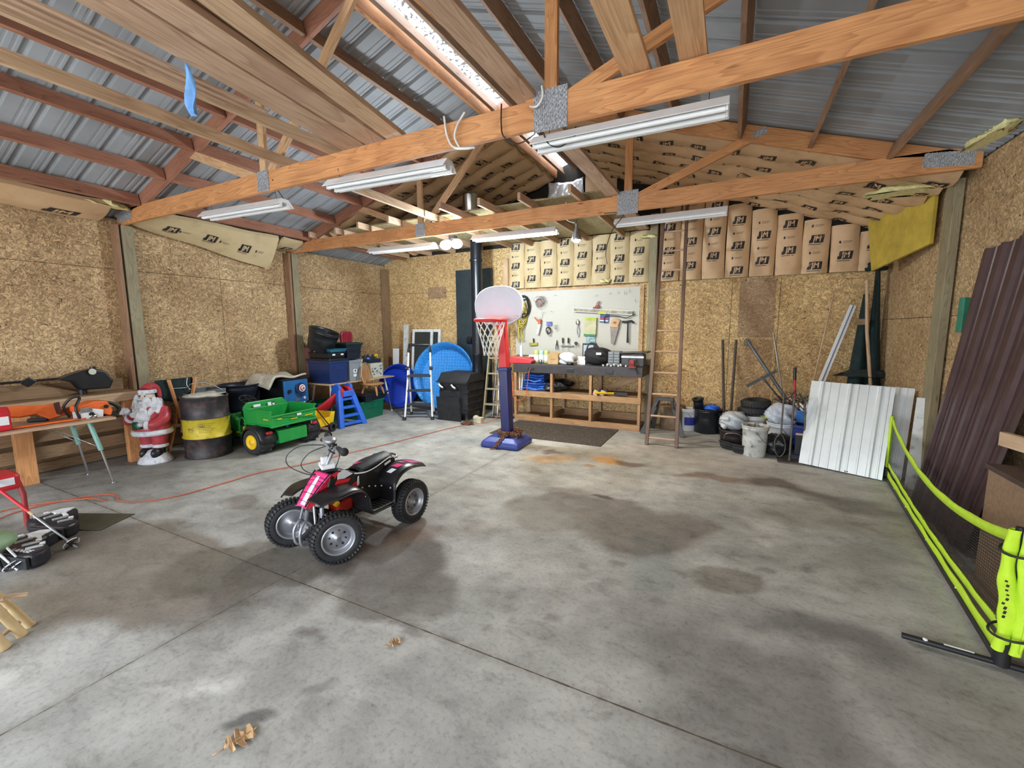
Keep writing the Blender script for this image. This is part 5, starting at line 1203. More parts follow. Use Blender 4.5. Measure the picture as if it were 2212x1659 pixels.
# concrete block, log and chain on the floor by the stove
o = MB().box((0, 0, .05), (.15, .12, .10)).build('concrete_block', mat('pale_block', (.50, .44, .32), .9, 0, .2, 10), origin=(0, 0, 0), bevel=.008); o.location = (-3.92, 6.42, 0); tag(o, 'small tan block on the floor beside the chain pile', 'block')
o = MB().ball((0, 0, .05), .06, 14, 10, (1, .9, .8)).build('stone', mat('pale_stone', (.55, .53, .47), .9), origin=(0, 0, 0)); o.location = (-4.06, 6.56, 0); tag(o, 'pale round stone behind the tan block', 'stone')
M_rust = mat('rusty_chain', (.15, .085, .055), .7, .4, .5, 30)
def chain(b, pts, link=.045, r=.006):
    P = [Vector(p) for p in pts]; acc = 0; k = 0
    S = []
    for i in range(len(P)-1):
        d = (P[i+1]-P[i]).length; n = max(1, round(d/(link*.72)))
        for j in range(n): S.append((P[i].lerp(P[i+1], j/n), (P[i+1]-P[i]).normalized()))
    for q, (p, d) in enumerate(S):
        up = Vector((0, 0, 1)) if abs(d.z) < .9 else Vector((1, 0, 0)); a = d.cross(up).normalized(); c2 = a.cross(d)
        s_ = a if q % 2 else c2
        b.tube([p+d*(link/2*math.cos(t_))+s_*(link*.32*math.sin(t_)) for t_ in [2*PI*e/8 for e in range(8)]], r, 5, closed=True)
    return b
rnd = random.Random(11); pts = []
for k in range(34): a = k*.9; rr = rnd.uniform(.02, .13); pts.append((rr*math.cos(a), rr*math.sin(a)*.7, .012+.06*(1-rr/.13)*rnd.random()+.02*rnd.random()))
o = chain(MB(), pts).build('chain_pile', M_rust, origin=(0, 0, 0)); o.location = (-4.02, 6.22, 0); tag(o, 'heap of rusty chain on the floor in front of the wood stove', 'chain')
# ================================================================ TOY BASKETBALL HOOP
def hoop():
    navy = mat('hoop_navy', (.018, .02, .13), .32, 0, .12); hred = mat('hoop_red', (.72, .03, .035), .4, 0, .05); bw = mat('hoop_white', (.66, .70, .80), .4, 0, .03)
    t = thing('basketball_hoop', 'toddler basketball hoop with white backboard, red and navy pole and navy base', 'basketball hoop', (-2.80, 5.35, 0), R(2))
    b = MB(); ring = lambda k, j, z: [(sx*.29*k, sy*.27*j, z) for sx, sy in ((-1, -1), (1, -1), (1, 1), (-1, 1))]
    vs = ring(1, 1, 0)+ring(1, 1, .075)+ring(.72, .68, .14); b.add(vs, [(3, 2, 1, 0)]+[(i*4+j, i*4+(j+1) % 4, i*4+4+(j+1) % 4, i*4+4+j) for i in range(2) for j in range(4)]+[(8, 9, 10, 11)])
    b.build('base', mat('hoop_base_blue', (.035, .055, .27), .4, 0, .2, 6), t, bevel=.03, seg=4)
    MB().bar((.015, .0, .10), (-.035, .02, 1.11), .15, .135, (1, 0, 0)).build('lower_pole', navy, t, bevel=.014, seg=3)
    MB().bar((-.033, .02, 1.06), (-.037, .022, 1.115), .17, .155, (1, 0, 0)).build('collar', navy, t, bevel=.01)
    MB().bar((-.036, .02, 1.10), (-.09, .04, 1.85), .125, .115, (1, 0, 0)).build('upper_pole', hred, t, bevel=.012, seg=3)
    # fan-shaped backboard
    pl = [(-.20, 1.72), (-.335, 1.80), (-.365, 1.90)]+[(-.375*math.cos(a)**.85 if math.cos(a) > 0 else .375*abs(math.cos(a))**.85, 1.94+.30*math.sin(a)**.8) for a in [PI*k/22 for k in range(1, 22)]]+[(.365, 1.90), (.335, 1.80), (.20, 1.72), (.0, 1.70)]
    pts = [(x-.10, z) for x, z in pl]
    b = MB(); b.prism(pts, .035, T((0, .0, 0), (R(90), 0, 0))); b.build('backboard', bw, t, bevel=.012, seg=3)
    MB().tube([(x, -.036, z) for x, z in [((p[0]+.10)*.975-.10, 1.96+(p[1]-1.96)*.965) for p in pts]], .008, 6, closed=True).build('board_rim', M_wpl, t)
    MB().box((.17, -.037, 1.81), (.075, .003, .035)).build('maker_badge', mat('badge_ring', (.45, .33, .2), .5), t, bevel=.012); MB().box((.17, -.039, 1.81), (.06, .003, .022)).build('badge_face', M_wpl, t)
    rc = (-.10, -.27); rr = .205
    rp = [(-.06-.11, -.035), (-.17, -.08)]
    b = MB(); b.tube([(rc[0]+rr*math.cos(a), rc[1]+rr*math.sin(a), 1.765) for a in [2*PI*k/32 for k in range(32)]], .024, 8, closed=True, ell=(1, 1.0)); b.build('rim', hred, t)
    MB().box((-.10, -.05, 1.765), (.26, .05, .05)).build('rim_bracket', hred, t, bevel=.01)
    MB().box((-.03, -.045, 1.74), (.13, .03, .11)).build('bracket_plate', hred, t, bevel=.012)
    # net
    n = 12; b = MB()
    prof = [(1, 0), (.93, .07), (.82, .15), (.70, .23), (.60, .31), (.52, .38), (.48, .46)]
    for k in range(n):
        for sgn in (-1, 1):
            P = []
            for i, (rr_, d) in enumerate(prof):
                ph = 2*PI*(k+.0)/n+(sgn*(PI/n) * (1 if i % 2 else 0))*(0 if i == 0 else 1)
                P.append((rc[0]+rr*.96*rr_*math.cos(ph), rc[1]+rr*.96*rr_*math.sin(ph), 1.755-d))
            b.tube(P, .0042, 5, cap=False)
    b.build('net', mat('net_cord', (.74, .74, .72), .8), t)
    return t
hoop()
rnd = random.Random(5); pts = []
for k in range(75):
    a = k*.55; r_ = .10+.05*math.sin(k*1.7)+.02*rnd.random(); pts.append((r_*math.cos(a)*1.15, r_*math.sin(a), .155+.05*rnd.random()+.02*math.sin(k)))
pts2 = [(0, -.12, .17), (-.03, -.17, .15), (-.05, -.22, .115), (-.06, -.275, .09), (-.08, -.30, .03), (-.12, -.32, .012), (-.17, -.30, .012)]
b = chain(MB(), pts, .05, .0065); chain(b, pts2, .05, .0065); chain(b, [(x+.03, y, z+.008) for x, y, z in pts2[:5]], .05, .0065)
o = b.build('chain', mat('rusty_chain_warm', (.20, .10, .06), .65, .4, .5, 30), origin=(0, 0, 0)); o.location = (-2.75, 5.35, 0); tag(o, 'rusty chain wound around the foot of the basketball hoop pole', 'chain')
# ---- rubber mat
m, t_, b_ = _nodes('rubber_mat'); L = t_.links; tc = N(t_, 'ShaderNodeTexCoord'); n = N(t_, 'ShaderNodeTexNoise', Scale=40.0, Detail=6.0); L.new(tc.outputs['Object'], n.inputs['Vector'])
rp = ramp(t_, [(.40, (.035, .026, .022)), (.62, (.075, .058, .045)), (.72, (.2, .16, .12))]); L.new(n.outputs['Fac'], rp.inputs[0]); L.new(rp.outputs[0], b_.inputs['Base Color']); b_.inputs['Roughness'].default_value = .9
tag(MB().box((-2.46, 6.36, .006), (1.80, 1.09, .010)).build('floor_mat', m, bevel=.003), 'dark brown rubber mat on the floor in front of the workbench', 'mat')
# ================================================================ WORKBENCH
def workbench():
    t = thing('workbench', 'long wooden workbench with black painted top and open shelf below the pegboard', 'workbench', (-2.36, 7.32, 0))
    blk = mat('black_bench_paint', (.038, .032, .036), .5, 0, .3, 8, .2, 30); W_, y0, y1 = 1.12, -.35, .36
    MB().box((0, 0, 1.015), (2*W_+.04, y1-y0+.02, .03)).build('bench_top', blk, t, bevel=.004)
    MB().box((0, y0-.0, .945), (2*W_+.04, .04, .135)).build('front_apron', blk, t, bevel=.003)
    MB().box((W_, .0, .945), (.04, y1-y0, .135)).build('end_apron', blk, t, bevel=.003)
    for x in (-.78, -.01 if False else -.05+.0, .62):
        MB().box((x, y0-.022, .945), (.12, .012, .06)).build('outlet', M_black, t, bevel=.004)
    for x in (-1.10, -.40, .30, 1.10):
        MB().box((x, y0+.03, .44), (.045, .085, .88)).build('front_leg', M_bench, t, bevel=.003)
        MB().box((x, y1-.06, .44), (.045, .085, .88)).build('rear_leg', M_plank, t, bevel=.003)
    o_m = osb('osb_edge', (.40, .25, .12), (.62, .44, .24))
    MB().box((0, 0, .525), (2*W_, y1-y0-.04, .02)).build('shelf', M_old, t); MB().box((0, y0-.01, .495), (2*W_+.02, .035, .095)).build('shelf_rail', M_bench, t, bevel=.003)
    MB().box((0, y0+.03, .045), (2*W_, .09, .085)).build('base_rail', M_bench, t, bevel=.003); MB().box((0, y1-.05, .10), (2*W_, .04, .14)).build('base_rail', M_bench, t)
    MB().box((0, .05, .03), (2*W_-.05, .6, .02)).build('base_board', M_old, t)
    for x in (-.40, .30): MB().box((x, 0, .11), (.04, .55, .09)).build('cross_rail', M_old, t)
    MB().bar((.42, y1-.03, .58), (1.06, y1-.03, .84), .03, .10).build('brace', M_beamL, t)
    MB().box((-1.0, y0+.1, .065), (.62, .16, .04)).build('loose_board', M_old, t)
    return t
workbench()
# pegboard
m, t_, b_ = _nodes('pegboard'); L = t_.links; tc = N(t_, 'ShaderNodeTexCoord'); sc1 = N(t_, 'ShaderNodeVectorMath', operation='MULTIPLY'); sc1.inputs[1].default_value = (39.4, 0, 39.4); L.new(tc.outputs['Object'], sc1.inputs[0])
fr = N(t_, 'ShaderNodeVectorMath', operation='FRACTION'); L.new(sc1.outputs[0], fr.inputs[0]); sb = N(t_, 'ShaderNodeVectorMath', operation='SUBTRACT'); sb.inputs[1].default_value = (.5, 0, .5); L.new(fr.outputs[0], sb.inputs[0])
ln = N(t_, 'ShaderNodeVectorMath', operation='LENGTH'); L.new(sb.outputs[0], ln.inputs[0]); rp = ramp(t_, [(.15, (.12, .10, .08)), (.19, (.55, .535, .48))]); L.new(ln.outputs['Value'], rp.inputs[0]); L.new(rp.outputs[0], b_.inputs['Base Color']); b_.inputs['Roughness'].default_value = .5
PB = 7.66
pg = thing('pegboard', 'large cream pegboard on the wall above the workbench', 'pegboard', (-2.61, PB, 1.14))
MB().box((0, .006, .61), (2.36, .008, 1.22)).build('board', m, pg)
for z, k in ((1.235, 0),): MB().box((0, .004, z), (2.5, .02, .03)).build('top_trim', M_beamL, pg)
MB().box((1.215, .0, .55), (.07, .02, 1.35)).build('side_trim', osb('osb_edge', (.40, .25, .12), (.62, .44, .24)), pg)
PY = PB-.008
def hang(name, label, cat, x, z, parts, rot=0):
    t = thing(name, label, cat, (x, PY, z), rot=(0, R(rot), 0))
    for nm, b, m_ in parts: b.build(nm, m_, t)
    return t
hk = [(-2.2, 2.22, 25), (-1.95, 2.25, 10), (-1.80, 2.25, 90), (-1.68, 2.23, 90), (-1.60, 2.26, 90), (-1.50, 2.1, 90), (-3.05, 1.98, -30), (-2.98, 2.26, 0)]
for k, (x, z, a) in enumerate(hk):
    o = MB().tube([(0, .0, 0), (0, -.02, 0), (.04*math.cos(R(a)), -.03, .04*math.sin(R(a))+.01)], .003, 5).build('peg_hook', M_steel, origin=(0, 0, 0)); o.location = (x, PY, z)
    tag(o, f'{ordn(k)} empty wire hook in the upper part of the pegboard', 'hook', 'empty pegboard hooks') if k < 7 else tag(o, 'small empty wire hook near the top middle of the pegboard', 'hook', 'empty pegboard hooks')
def coil(n, r, j, rad, seed, sx=1, sz=1.3):
    rnd = random.Random(seed); b = MB()
    for k in range(n):
        a0 = rnd.uniform(0, 6); dx, dz = rnd.uniform(-j, j), rnd.uniform(-j, j); rr = r*rnd.uniform(.75, 1.15)
        b.tube([(dx+rr*sx*math.cos(2*PI*i/18), -.02-.05*rnd.random()*(1+math.sin(i)), dz+rr*sz*math.sin(2*PI*i/18)) for i in range(18)], rad, 5, closed=True)
    return b
b = coil(13, .13, .06, .006, 1, .8, 1.9)
for k in range(8): x = random.uniform(-.08, .1); b.tube(smooth_path([(x, -.03, -.15), (x+.03, -.06, -.35), (x+random.uniform(-.03, .12), -.04, -.52)]), .005, 5)
hang('rope_bundle', 'tangle of yellow rope hanging at the left end of the pegboard', 'rope', -3.66, 1.92, [('rope', b, mat('yellow_rope', (.50, .42, .07), .8, 0, .3, 20))])
hang('hose_coil', 'coil of thick black hose hanging beside the yellow rope', 'hose', -3.60, 2.08, [('hose', coil(5, .15, .02, .011, 2, .85, 1.25), M_rubber)])
hang('twine_bundle', 'frayed tan twine hanging down under the yellow rope', 'twine', -3.78, 1.72, [('twine', coil(12, .09, .07, .0035, 3, .9, 2.0), mat('tan_twine', (.42, .28, .12), .9))])
hang('wire_coil', 'coils of thin grey and red wire near the top of the pegboard', 'wire', -3.24, 2.15, [('coil', coil(6, .07, .05, .003, 4, 1.4, 1.2), M_steel), ('red_wire', coil(4, .05, .03, .003, 5), mat('red_wire', (.35, .04, .04), .5))])
hang('caulk_gun', 'orange caulking gun with a white cartridge on the pegboard', 'caulking gun', -3.28, 1.72, [('cartridge', MB().cyl((0, -.04, -.17), (.02, -.04, .02), .026, 14), M_wpl), ('frame', MB().box((.01, -.04, .06), (.05, .04, .10)).bar((-.03, -.04, .07), (-.11, -.04, .13), .02, .02), mat('burnt_orange', (.50, .10, .03), .5)), ('rod', MB().tube([(.01, -.04, .08), (.03, -.04, .24), (.09, -.04, .25)], .004, 6), M_steel)], 8)
b = MB().box((0, -.01, .12), (.11, .004, .08)); b2 = coil(3, .05, .01, .006, 6, .9, 1.3)
hang('cable_pack', 'red and blue carded pack with a black cable loop on the pegboard', 'cable pack', -3.08, 1.62, [('card', b, mat('card_blue_red', (.10, .12, .40), .5, 0, .9, 30)), ('cable', b2, M_black)])
hang('ring_set', 'small loose wire rings right of the carded cable pack', 'rings', -2.93, 1.68, [('rings', coil(3, .028, .03, .002, 7).tube([(0, .0, .02), (0, -.05, .02)], .003, 5), M_steel)])
hang('squeegee', 'small black and yellow squeegee low on the pegboard', 'squeegee', -3.40, 1.36, [('blade', MB().box((0, -.02, 0), (.17, .03, .05)), mat('olive_yellow', (.35, .33, .04), .5)), ('handle', MB().box((.01, -.03, .06), (.02, .02, .09)), M_black)], -3)
hang('pliers', 'black long nosed pliers on the pegboard', 'pliers', -2.92, 1.36, [('pliers', MB().tube([(-.022, -.02, -.10), (-.02, -.02, -.03), (0, -.02, .02), (.004, -.02, .08)], [.006, .007, .01, .003], 7).tube([(.022, -.02, -.10), (.02, -.02, -.03), (0, -.022, .02), (-.004, -.02, .08)], [.006, .007, .01, .003], 7), M_black)])
for k, x in enumerate((-2.80, -2.69)):
    hang('screwdriver', ['black handled screwdriver left in the small rack on the pegboard', 'black handled screwdriver right in the small rack on the pegboard'][k], 'screwdriver', x, 1.36, [('handle', MB().cyl((0, -.03, .02), (0, -.03, .12), .014, 10), M_black), ('shank', MB().cyl((0, -.03, -.12), (0, -.03, .02), .004, 7), M_steel)])
hang('tool_rack', 'small wire tool rack under the screwdrivers on the pegboard', 'rack', -2.72, 1.34, [('wire', MB().box((0, -.03, 0), (.26, .05, .006)), M_steel)])
hang('scissors', 'black handled scissors hanging right of the screwdrivers', 'scissors', -2.56, 1.40, [('handles', coil(2, .02, .025, .006, 8, 1, 1.2), M_black), ('blades', MB().prism([(-.008, .0), (.008, 0), (.002, -.15)], .004, T((0, -.02, 0), (R(90), 0, 0))), M_steel)])
hang('locking_pliers', 'shiny chrome tin snips with long handles on the pegboard', 'snips', -2.52, 1.70, [('handles', MB().tube(smooth_path([(0, -.02, .02), (-.02, -.02, -.08), (.01, -.02, -.2)]), .008, 7).tube(smooth_path([(0, -.02, .02), (.03, -.02, -.08), (.015, -.02, -.2)]), .008, 7), M_chrome), ('head', MB().ball((0, -.02, .06), .035, 10, 8, (1, .4, 1.5)), M_chrome)])
hang('seed_bag', 'green and cream packet hanging below the spirit level on the pegboard', 'packet', -2.28, 1.68, [('packet', MB().box((0, -.02, 0), (.22, .03, .32)), mat('cream_packet', (.50, .48, .30), .6, 0, .15, 12)), ('lime_top', MB().box((0, -.022, .14), (.222, .032, .05)), mat('lime', (.42, .50, .03), .5)), ('green_foot', MB().box((0, -.022, -.15), (.222, .032, .035)), mat('grass_green', (.03, .22, .06), .5))], 2)
hang('carded_part', 'blue and white carded part below the green packet', 'carded part', -2.27, 1.43, [('card', MB().box((0, -.01, 0), (.17, .006, .16)), mat('card_white_blue', (.25, .38, .42), .5, 0, .9, 40))])
b = MB().box((0, -.008, 0), (.16, .004, .16)); b.m = 1; b.box((0, -.011, -.045), (.15, .003, .02)); b.m = 2; b.box((0, -.011, -.012), (.15, .003, .018))
hang('small_sign', 'small blue and white card with red stripe right of the green packet', 'card', -2.03, 1.83, [('card', b, [mat('card_blue', (.04, .08, .28), .5), M_wpl, M_red])], 4)
b = MB(); put_text(b, 'LENOX', .05, frame((-2.03, PY-.014, 1.865), (1, 0, -.05), (0, 0, 1)), .002); 
hang('spirit_level', 'long weathered spirit level mounted across the pegboard', 'spirit level', -2.06, 1.95, [('body', MB().box((0, -.03, 0), (1.05, .03, .06)), mat('worn_level', (.34, .31, .22), .6, 0, .5, 10)), ('edges', MB().box((0, -.03, .032), (1.06, .034, .008)).box((0, -.03, -.032), (1.06, .034, .008)), M_steel), ('vial', MB().box((.0, -.047, -.03), (.14, .006, .04)), mat('lime', (.42, .50, .03), .5))], 4.5)
hang('clamp', 'small dark red spring clamp above the spirit level', 'clamp', -2.18, 2.02, [('clamp', MB().bar((-.05, -.03, -.02), (.06, -.03, .02), .03, .04).bar((-.02, -.03, 0), (.04, -.03, .11), .01, .01).bar((.0, -.03, 0), (.07, -.03, .11), .01, .01), mat('dark_red_paint', (.25, .02, .02), .5))])
def saw():
    t = thing('hand_saw', 'hand saw with a wooden handle hanging on the pegboard', 'saw', (-1.83, PY, 1.80), rot=(0, R(6), 0))
    MB().prism([(-.075, -.12), (.08, -.10), (.035, -.42), (-.02, -.43)], .003, T((0, -.03, 0), (R(90), 0, 0))).build('blade', mat('saw_blade', (.20, .17, .15), .4, .6), t)
    MB().prism([(-.06, -.14), (.06, -.13), (.09, .0), (.03, .03), (-.05, .01), (-.075, -.06)], .025, T((0, -.02, 0), (R(90), 0, 0))).build('handle', M_beamL, t, bevel=.006)
    MB().box((0, -.05, -.05), (.05, .004, .04)).build('grip_hole', M_old, t)
saw()
hang('claw_hammer', 'black claw hammer hanging on the pegboard', 'hammer', -1.61, 1.74, [('handle', MB().tube([(0, -.03, -.34), (0, -.03, -.2), (0, -.03, .0)], [.018, .014, .012], 10), M_black), ('head', MB().cyl((-.10, -.03, .02), (-.02, -.03, .02), .018, 12).tube(smooth_path([(-.02, -.03, .02), (.06, -.03, .03), (.10, -.03, -.01)]), [.02]*5+[.015]*3+[.006], 8), M_black)])
hang('caliper', 'curved black bow saw frame hanging above the hand saw', 'bow saw', -1.80, 1.86, [('bow', MB().tube(smooth_path([(-.22, -.03, -.12), (-.21, -.03, .0), (0, -.03, .0), (.16, -.03, -.03), (.30, -.03, .03)]), .007, 7), M_black)])
# ---- things on the bench top
BZ = 1.03
def on(name, label, cat, x, y, parts, rz=0, z=BZ):
    t = thing(name, label, cat, (x, y, z), R(rz))
    for p in parts: nm, b, m_ = p[:3]; b.build(nm, m_, t, bevel=p[3] if len(p) > 3 else 0)
    return t
on('drill_case', 'bright red plastic tray at the left end of the workbench', 'tray', -3.40, 7.10, [('tray', MB().prism([(-.20, 0), (.22, 0), (.24, .05), (.12, .10), (-.16, .12), (-.20, .08)], .22, T((0, .11, 0), (R(90), 0, 0))), M_red, .01)], 5)
on('battery_charger', 'white and red boxy charger behind the red tray', 'charger', -3.28, 7.35, [('case', MB().box((0, 0, .07), (.13, .12, .14)), M_wpl, .01), ('red_face', MB().box((0, -.062, .07), (.09, .004, .07)), M_red)])
for k, (x, m_) in enumerate(((-3.19, mat('tube_lime', (.50, .55, .18), .4)), (-3.09, mat('tube_cyan', (.40, .58, .62), .4)), (-2.99, mat('tube_lime', (.50, .55, .18), .4)))):
    on('wipes_canister', ['left yellow canister of the trio on the workbench', 'middle pale blue canister of the trio on the workbench', 'right yellow canister of the trio on the workbench'][k], 'canister', x, 7.30, [('can', MB().lathe([(0, 0), (.045, 0), (.047, .01), (.047, .21), (.043, .225), (0, .23)], 20), m_), ('wrap', MB().lathe([(.048, .04), (.048, .15)], 20), M_wpl)])
on('small_can', 'small metal can in front of the canisters on the workbench', 'can', -3.04, 7.14, [('can', MB().lathe([(0, 0), (.03, 0), (.03, .07), (0, .07)], 16), M_steel)])
on('cardboard_box', 'brown cardboard box on the workbench beside the canisters', 'box', -2.78, 7.14, [('carton', MB().box((0, 0, .09), (.19, .16, .18)), mat('cardboard', (.45, .30, .15), .85), .003), ('flap', MB().box((0, .09, .19), (.18, .08, .004), (R(25), 0, 0)), mat('cardboard', (.45, .30, .15), .85)), ('print', MB().box((.0, -.081, .09), (.08, .002, .012)), M_old)], 3)
b = MB(); b.grid(crumple((0, 0, .10), (.30, .22, .22), .3, 21, flat=.9), 26, 16)
on('plastic_bag', 'crumpled white carrier bag on the workbench next to the cardboard box', 'bag', -2.53, 7.13, [('bag', b, M_wpl)])
on('paper_stack', 'small white paper standing on the workbench beside the black tool bag', 'paper', -2.30, 7.2, [('paper', MB().box((0, 0, .07), (.14, .02, .14)), M_wpl)])
on('tape_roll', 'black roll of tape in front of the white carrier bag', 'tape', -2.44, 7.02, [('roll', MB().lathe([(.03, 0), (.06, 0), (.06, .045), (.03, .045), (.03, 0)], 20), M_black)])
b = MB(); b.grid(crumple((0, 0, .15), (.46, .28, .30), .12, 22, flat=.95), 26, 16)
on('tool_bag', 'black fabric tool bag in the middle of the workbench', 'tool bag', -2.02, 7.22, [('bag', b, mat('black_fabric', (.012, .012, .014), .8, 0, .3)), ('emblem', MB().box((.06, -.15, .20), (.09, .008, .04)), M_wpl, .01), ('handle', MB().tube(smooth_path([(-.2, 0, .24), (-.15, 0, .36), (-.05, .0, .36), (.02, 0, .29)]), .012, 8), M_black)])
on('framed_picture', 'small framed glass panel leaning behind the black tool bag', 'frame', -2.22, 7.42, [('frame', MB().box((0, 0, .18), (.26, .02, .36)), M_black), ('glass', MB().box((-.02, -.012, .18), (.18, .004, .30)), mat('pale_glass', (.35, .4, .5), .2))])
on('drawer_organizer', 'clear drawer organizer between the tool bag and the dark tool box', 'organizer', -1.72, 7.22, [('case', MB().box((0, 0, .12), (.20, .18, .24)), mat('smoke_plastic', (.05, .06, .07), .3), .006)]+[('drawer', MB().box((x, -.095, .03+.045*k), (.085, .01, .036)), mat('clear_drawer', (.14, .16, .18), .2), .003) for k in range(5) for x in (-.047, .047)])
on('tool_box', 'dark grey tool box with a metal band on the right of the workbench', 'tool box', -1.42, 7.25, [('box', MB().box((0, 0, .10), (.36, .22, .20)), M_dgrey, .012), ('band', MB().box((0, -.112, .155), (.36, .008, .03)), M_steel), ('lid', MB().box((.02, 0, .225), (.46, .26, .025), (0, R(-3), 0)), M_black, .01), ('handle', MB().tube(smooth_path([(-.06, -.12, .12), (-.05, -.15, .06), (.05, -.15, .06), (.06, -.12, .12)]), .008, 7), M_black)])
on('bench_vise', 'small dark red vise clamped to the right corner of the workbench', 'vise', -1.38, 6.95, [('jaw', MB().box((0, 0, .07), (.07, .08, .10)).box((0, -.06, .09), (.08, .03, .06)), mat('dark_red_paint', (.25, .02, .02), .5), .006), ('screw', MB().cyl((.02, -.02, .06), (.10, -.06, -.10), .008, 8), M_black), ('base', MB().box((0, .02, .01), (.12, .12, .02)), mat('dark_red_paint', (.25, .02, .02), .5))])
rnd = random.Random(9)
for k in range(7):
    on('pvc_fitting', f'{ordn(k)} small white pipe fitting from the left at the front edge of the workbench', 'pipe fitting', -1.86+.06*k+rnd.uniform(-.01, .01), 7.0+rnd.uniform(-.02, .03), [('fitting', MB().cyl((0, 0, .015), (rnd.uniform(-.02, .02), .03, .018+.02*(k % 2)), .014, 10), M_wpl)])['group'] = 'white pipe fittings on the bench'
# ---- shelf contents
def folded(name, label, x, y, z, w_, h, m, seed):
    b = MB()
    for k in range(3):
        zz = h*(k+.5)/3
        b.tube(smooth_path([(-w_/2, 0, zz), (-w_*.2, 0, zz+.012*math.sin(seed+k)), (w_*.2, 0, zz-.01), (w_/2, 0, zz+.008)]), [.5*h/3*1.15]*13, 10, ell=(4.2, 1))
    b.tube([(-w_*.46, -.17, h*.2), (-w_*.2, -.2, h*.32), (.1*w_, -.19, h*.1), (w_*.45, -.17, h*.36)], .015, 7)
    o = b.build(name, m, origin=(0, 0, 0)); o.location = (x, y, z); return tag(o, label, 'tarp')
M_tarp = mat('blue_tarp', (.03, .13, .55), .35, 0, .35, 14, .6, 25)
folded('folded_tarp', 'upper folded blue tarp on the workbench shelf', -3.16, 7.24, .685, .38, .15, M_tarp, 1)
folded('folded_tarp', 'lower wider folded blue tarp on the workbench shelf', -3.18, 7.24, .537, .50, .15, M_tarp, 2)
b = MB(); b.grid(crumple((0, 0, .08), (.46, .38, .22), .3, 31, flat=.8), 26, 16); o = b.build('dark_bag', mat('black_poly', (.015, .017, .02), .3, 0, .4, 20, .8, 30), origin=(0, 0, 0)); o.location = (-2.78, 7.26, .55); tag(o, 'crumpled black plastic sheeting on the shelf right of the blue tarps', 'plastic sheeting')
for k, x in enumerate((-3.42, -3.38)):
    o = MB().cyl((0, 0, 0), (.02*k, 0, .30), .012, 8).build('white_rod', M_wpl, origin=(0, 0, 0)); o.location = (x, 7.06, .54); tag(o, ['short white rod leaning left of the blue tarps', 'second short white rod leaning left of the blue tarps'][k], 'rod')
on('splitting_axe', 'yellow handled splitting axe lying on the workbench shelf', 'axe', -1.80, 7.05, [('handle', MB().tube([(-.16, -.16, .06), (.14, .03, .045)], [.018, .015], 10), M_jyel), ('head', MB().prism([(.02, -.03), (.06, -.04), (.24, -.01), (.24, .02), (.06, .04), (.0, .03)], .05, T((.10, .02, .02))), M_black, .004)], 0, .535)
for k, x in enumerate((-1.98, -1.86)):
    on('wood_maul', ['left dark headed maul lying on the shelf by the yellow axe', 'right dark headed maul lying on the shelf by the yellow axe'][k], 'maul', x, 7.02, [('head', MB().prism([(0, 0), (.09, .03), (.07, .12), (-.05, .08)], .06, T((0, .03, .0), (R(90), 0, 0))), M_black, .006), ('face', MB().box((-.0, -.035, .05), (.07, .006, .09), (0, R(20), 0)), M_tan)], 0, .535)
# ---- orange extension cord: hangs from the bench, runs over the floor
M_cord = mat('orange_cord', (.55, .11, .045), .5, 0, .1)
cable('extension_cable', [(-3.14, 6.94, .96), (-3.17, 6.92, .88), (-3.20, 6.90, .60), (-3.22, 6.88, .46), (-3.32, 6.86, .38), (-3.44, 6.84, .43), (-3.48, 6.88, .62), (-3.49, 6.90, .80)], .006, M_cord, 'salmon extension cord looping down from an outlet of the workbench', 'extension cord')
fl = [(-3.55, 6.72, .30), (-3.62, 6.62, .12), (-3.80, 6.45, .01), (-4.05, 6.05, .01), (-4.2, 5.4, .01), (-4.35, 4.6, .01), (-4.50, 4.0, .01), (-4.60, 3.45, .01), (-4.8, 3.0, .01), (-4.82, 2.6, .01), (-4.85, 2.2, .01), (-5.0, 1.95, .01), (-5.25, 1.86, .01), (-5.5, 1.9, .01), (-5.7, 1.7, .01), (-5.75, 1.3, .01), (-5.5, 1.0, .01)]
import itertools
cable('extension_cable', fl, .0055, M_cord, 'long thin orange extension cord crossing the floor behind the small quad', 'extension cord')
cable('extension_cable', [(-5.35, 1.80, .01), (-5.6, 1.72, .012), (-5.9, 1.35, .01), (-5.8, 1.0, .01)], .0055, M_cord, 'loose end of orange cord on the floor near the folding table', 'extension cord')
# ---- wooden stepladder with an aluminium one inside
def woodstep():
    t = thing('step_ladder', 'old grey wooden stepladder standing folded left of the workbench', 'step ladder', (-3.78, 6.86, 0), R(6))
    H_ = 1.52
    for s in (-1, 1):
        MB().bar((s*.235, -.12, 0), (s*.15, .10, H_), .025, .07, (0, -1, 0)).build('side_rail', M_green, t, bevel=.003)
        MB().bar((s*.21, .30, 0), (s*.14, .16, H_-.06), .02, .04, (0, -1, 0)).build('rear_rail', M_old, t)
    for k in range(5): z = .28+.28*k; f = z/H_; MB().box((0, -.12+.22*f, z), (.46-.17*f, .10, .022)).build('tread', M_green, t, bevel=.003)
    MB().box((0, .12, H_), (.36, .17, .025)).build('top_cap', M_green, t)
    t = thing('step_ladder', 'folded aluminium stepladder tucked inside the wooden stepladder', 'step ladder', (-3.78, 7.05, 0), R(6))
    for s in (-1, 1):
        MB().bar((s*.17, -.06, .0), (s*.11, .10, 1.30), .02, .05, (0, -1, 0)).build('side_rail', M_steel, t); MB().bar((s*.10, .0, .02), (s*.07, .12, 1.2), .015, .03, (0, -1, 0)).build('rear_rail', M_chrome, t)
    for k in range(4): MB().box((0, -.05+.05*k, .30+.28*k), (.32-.04*k, .07, .03)).build('tread', M_chrome, t)
woodstep()
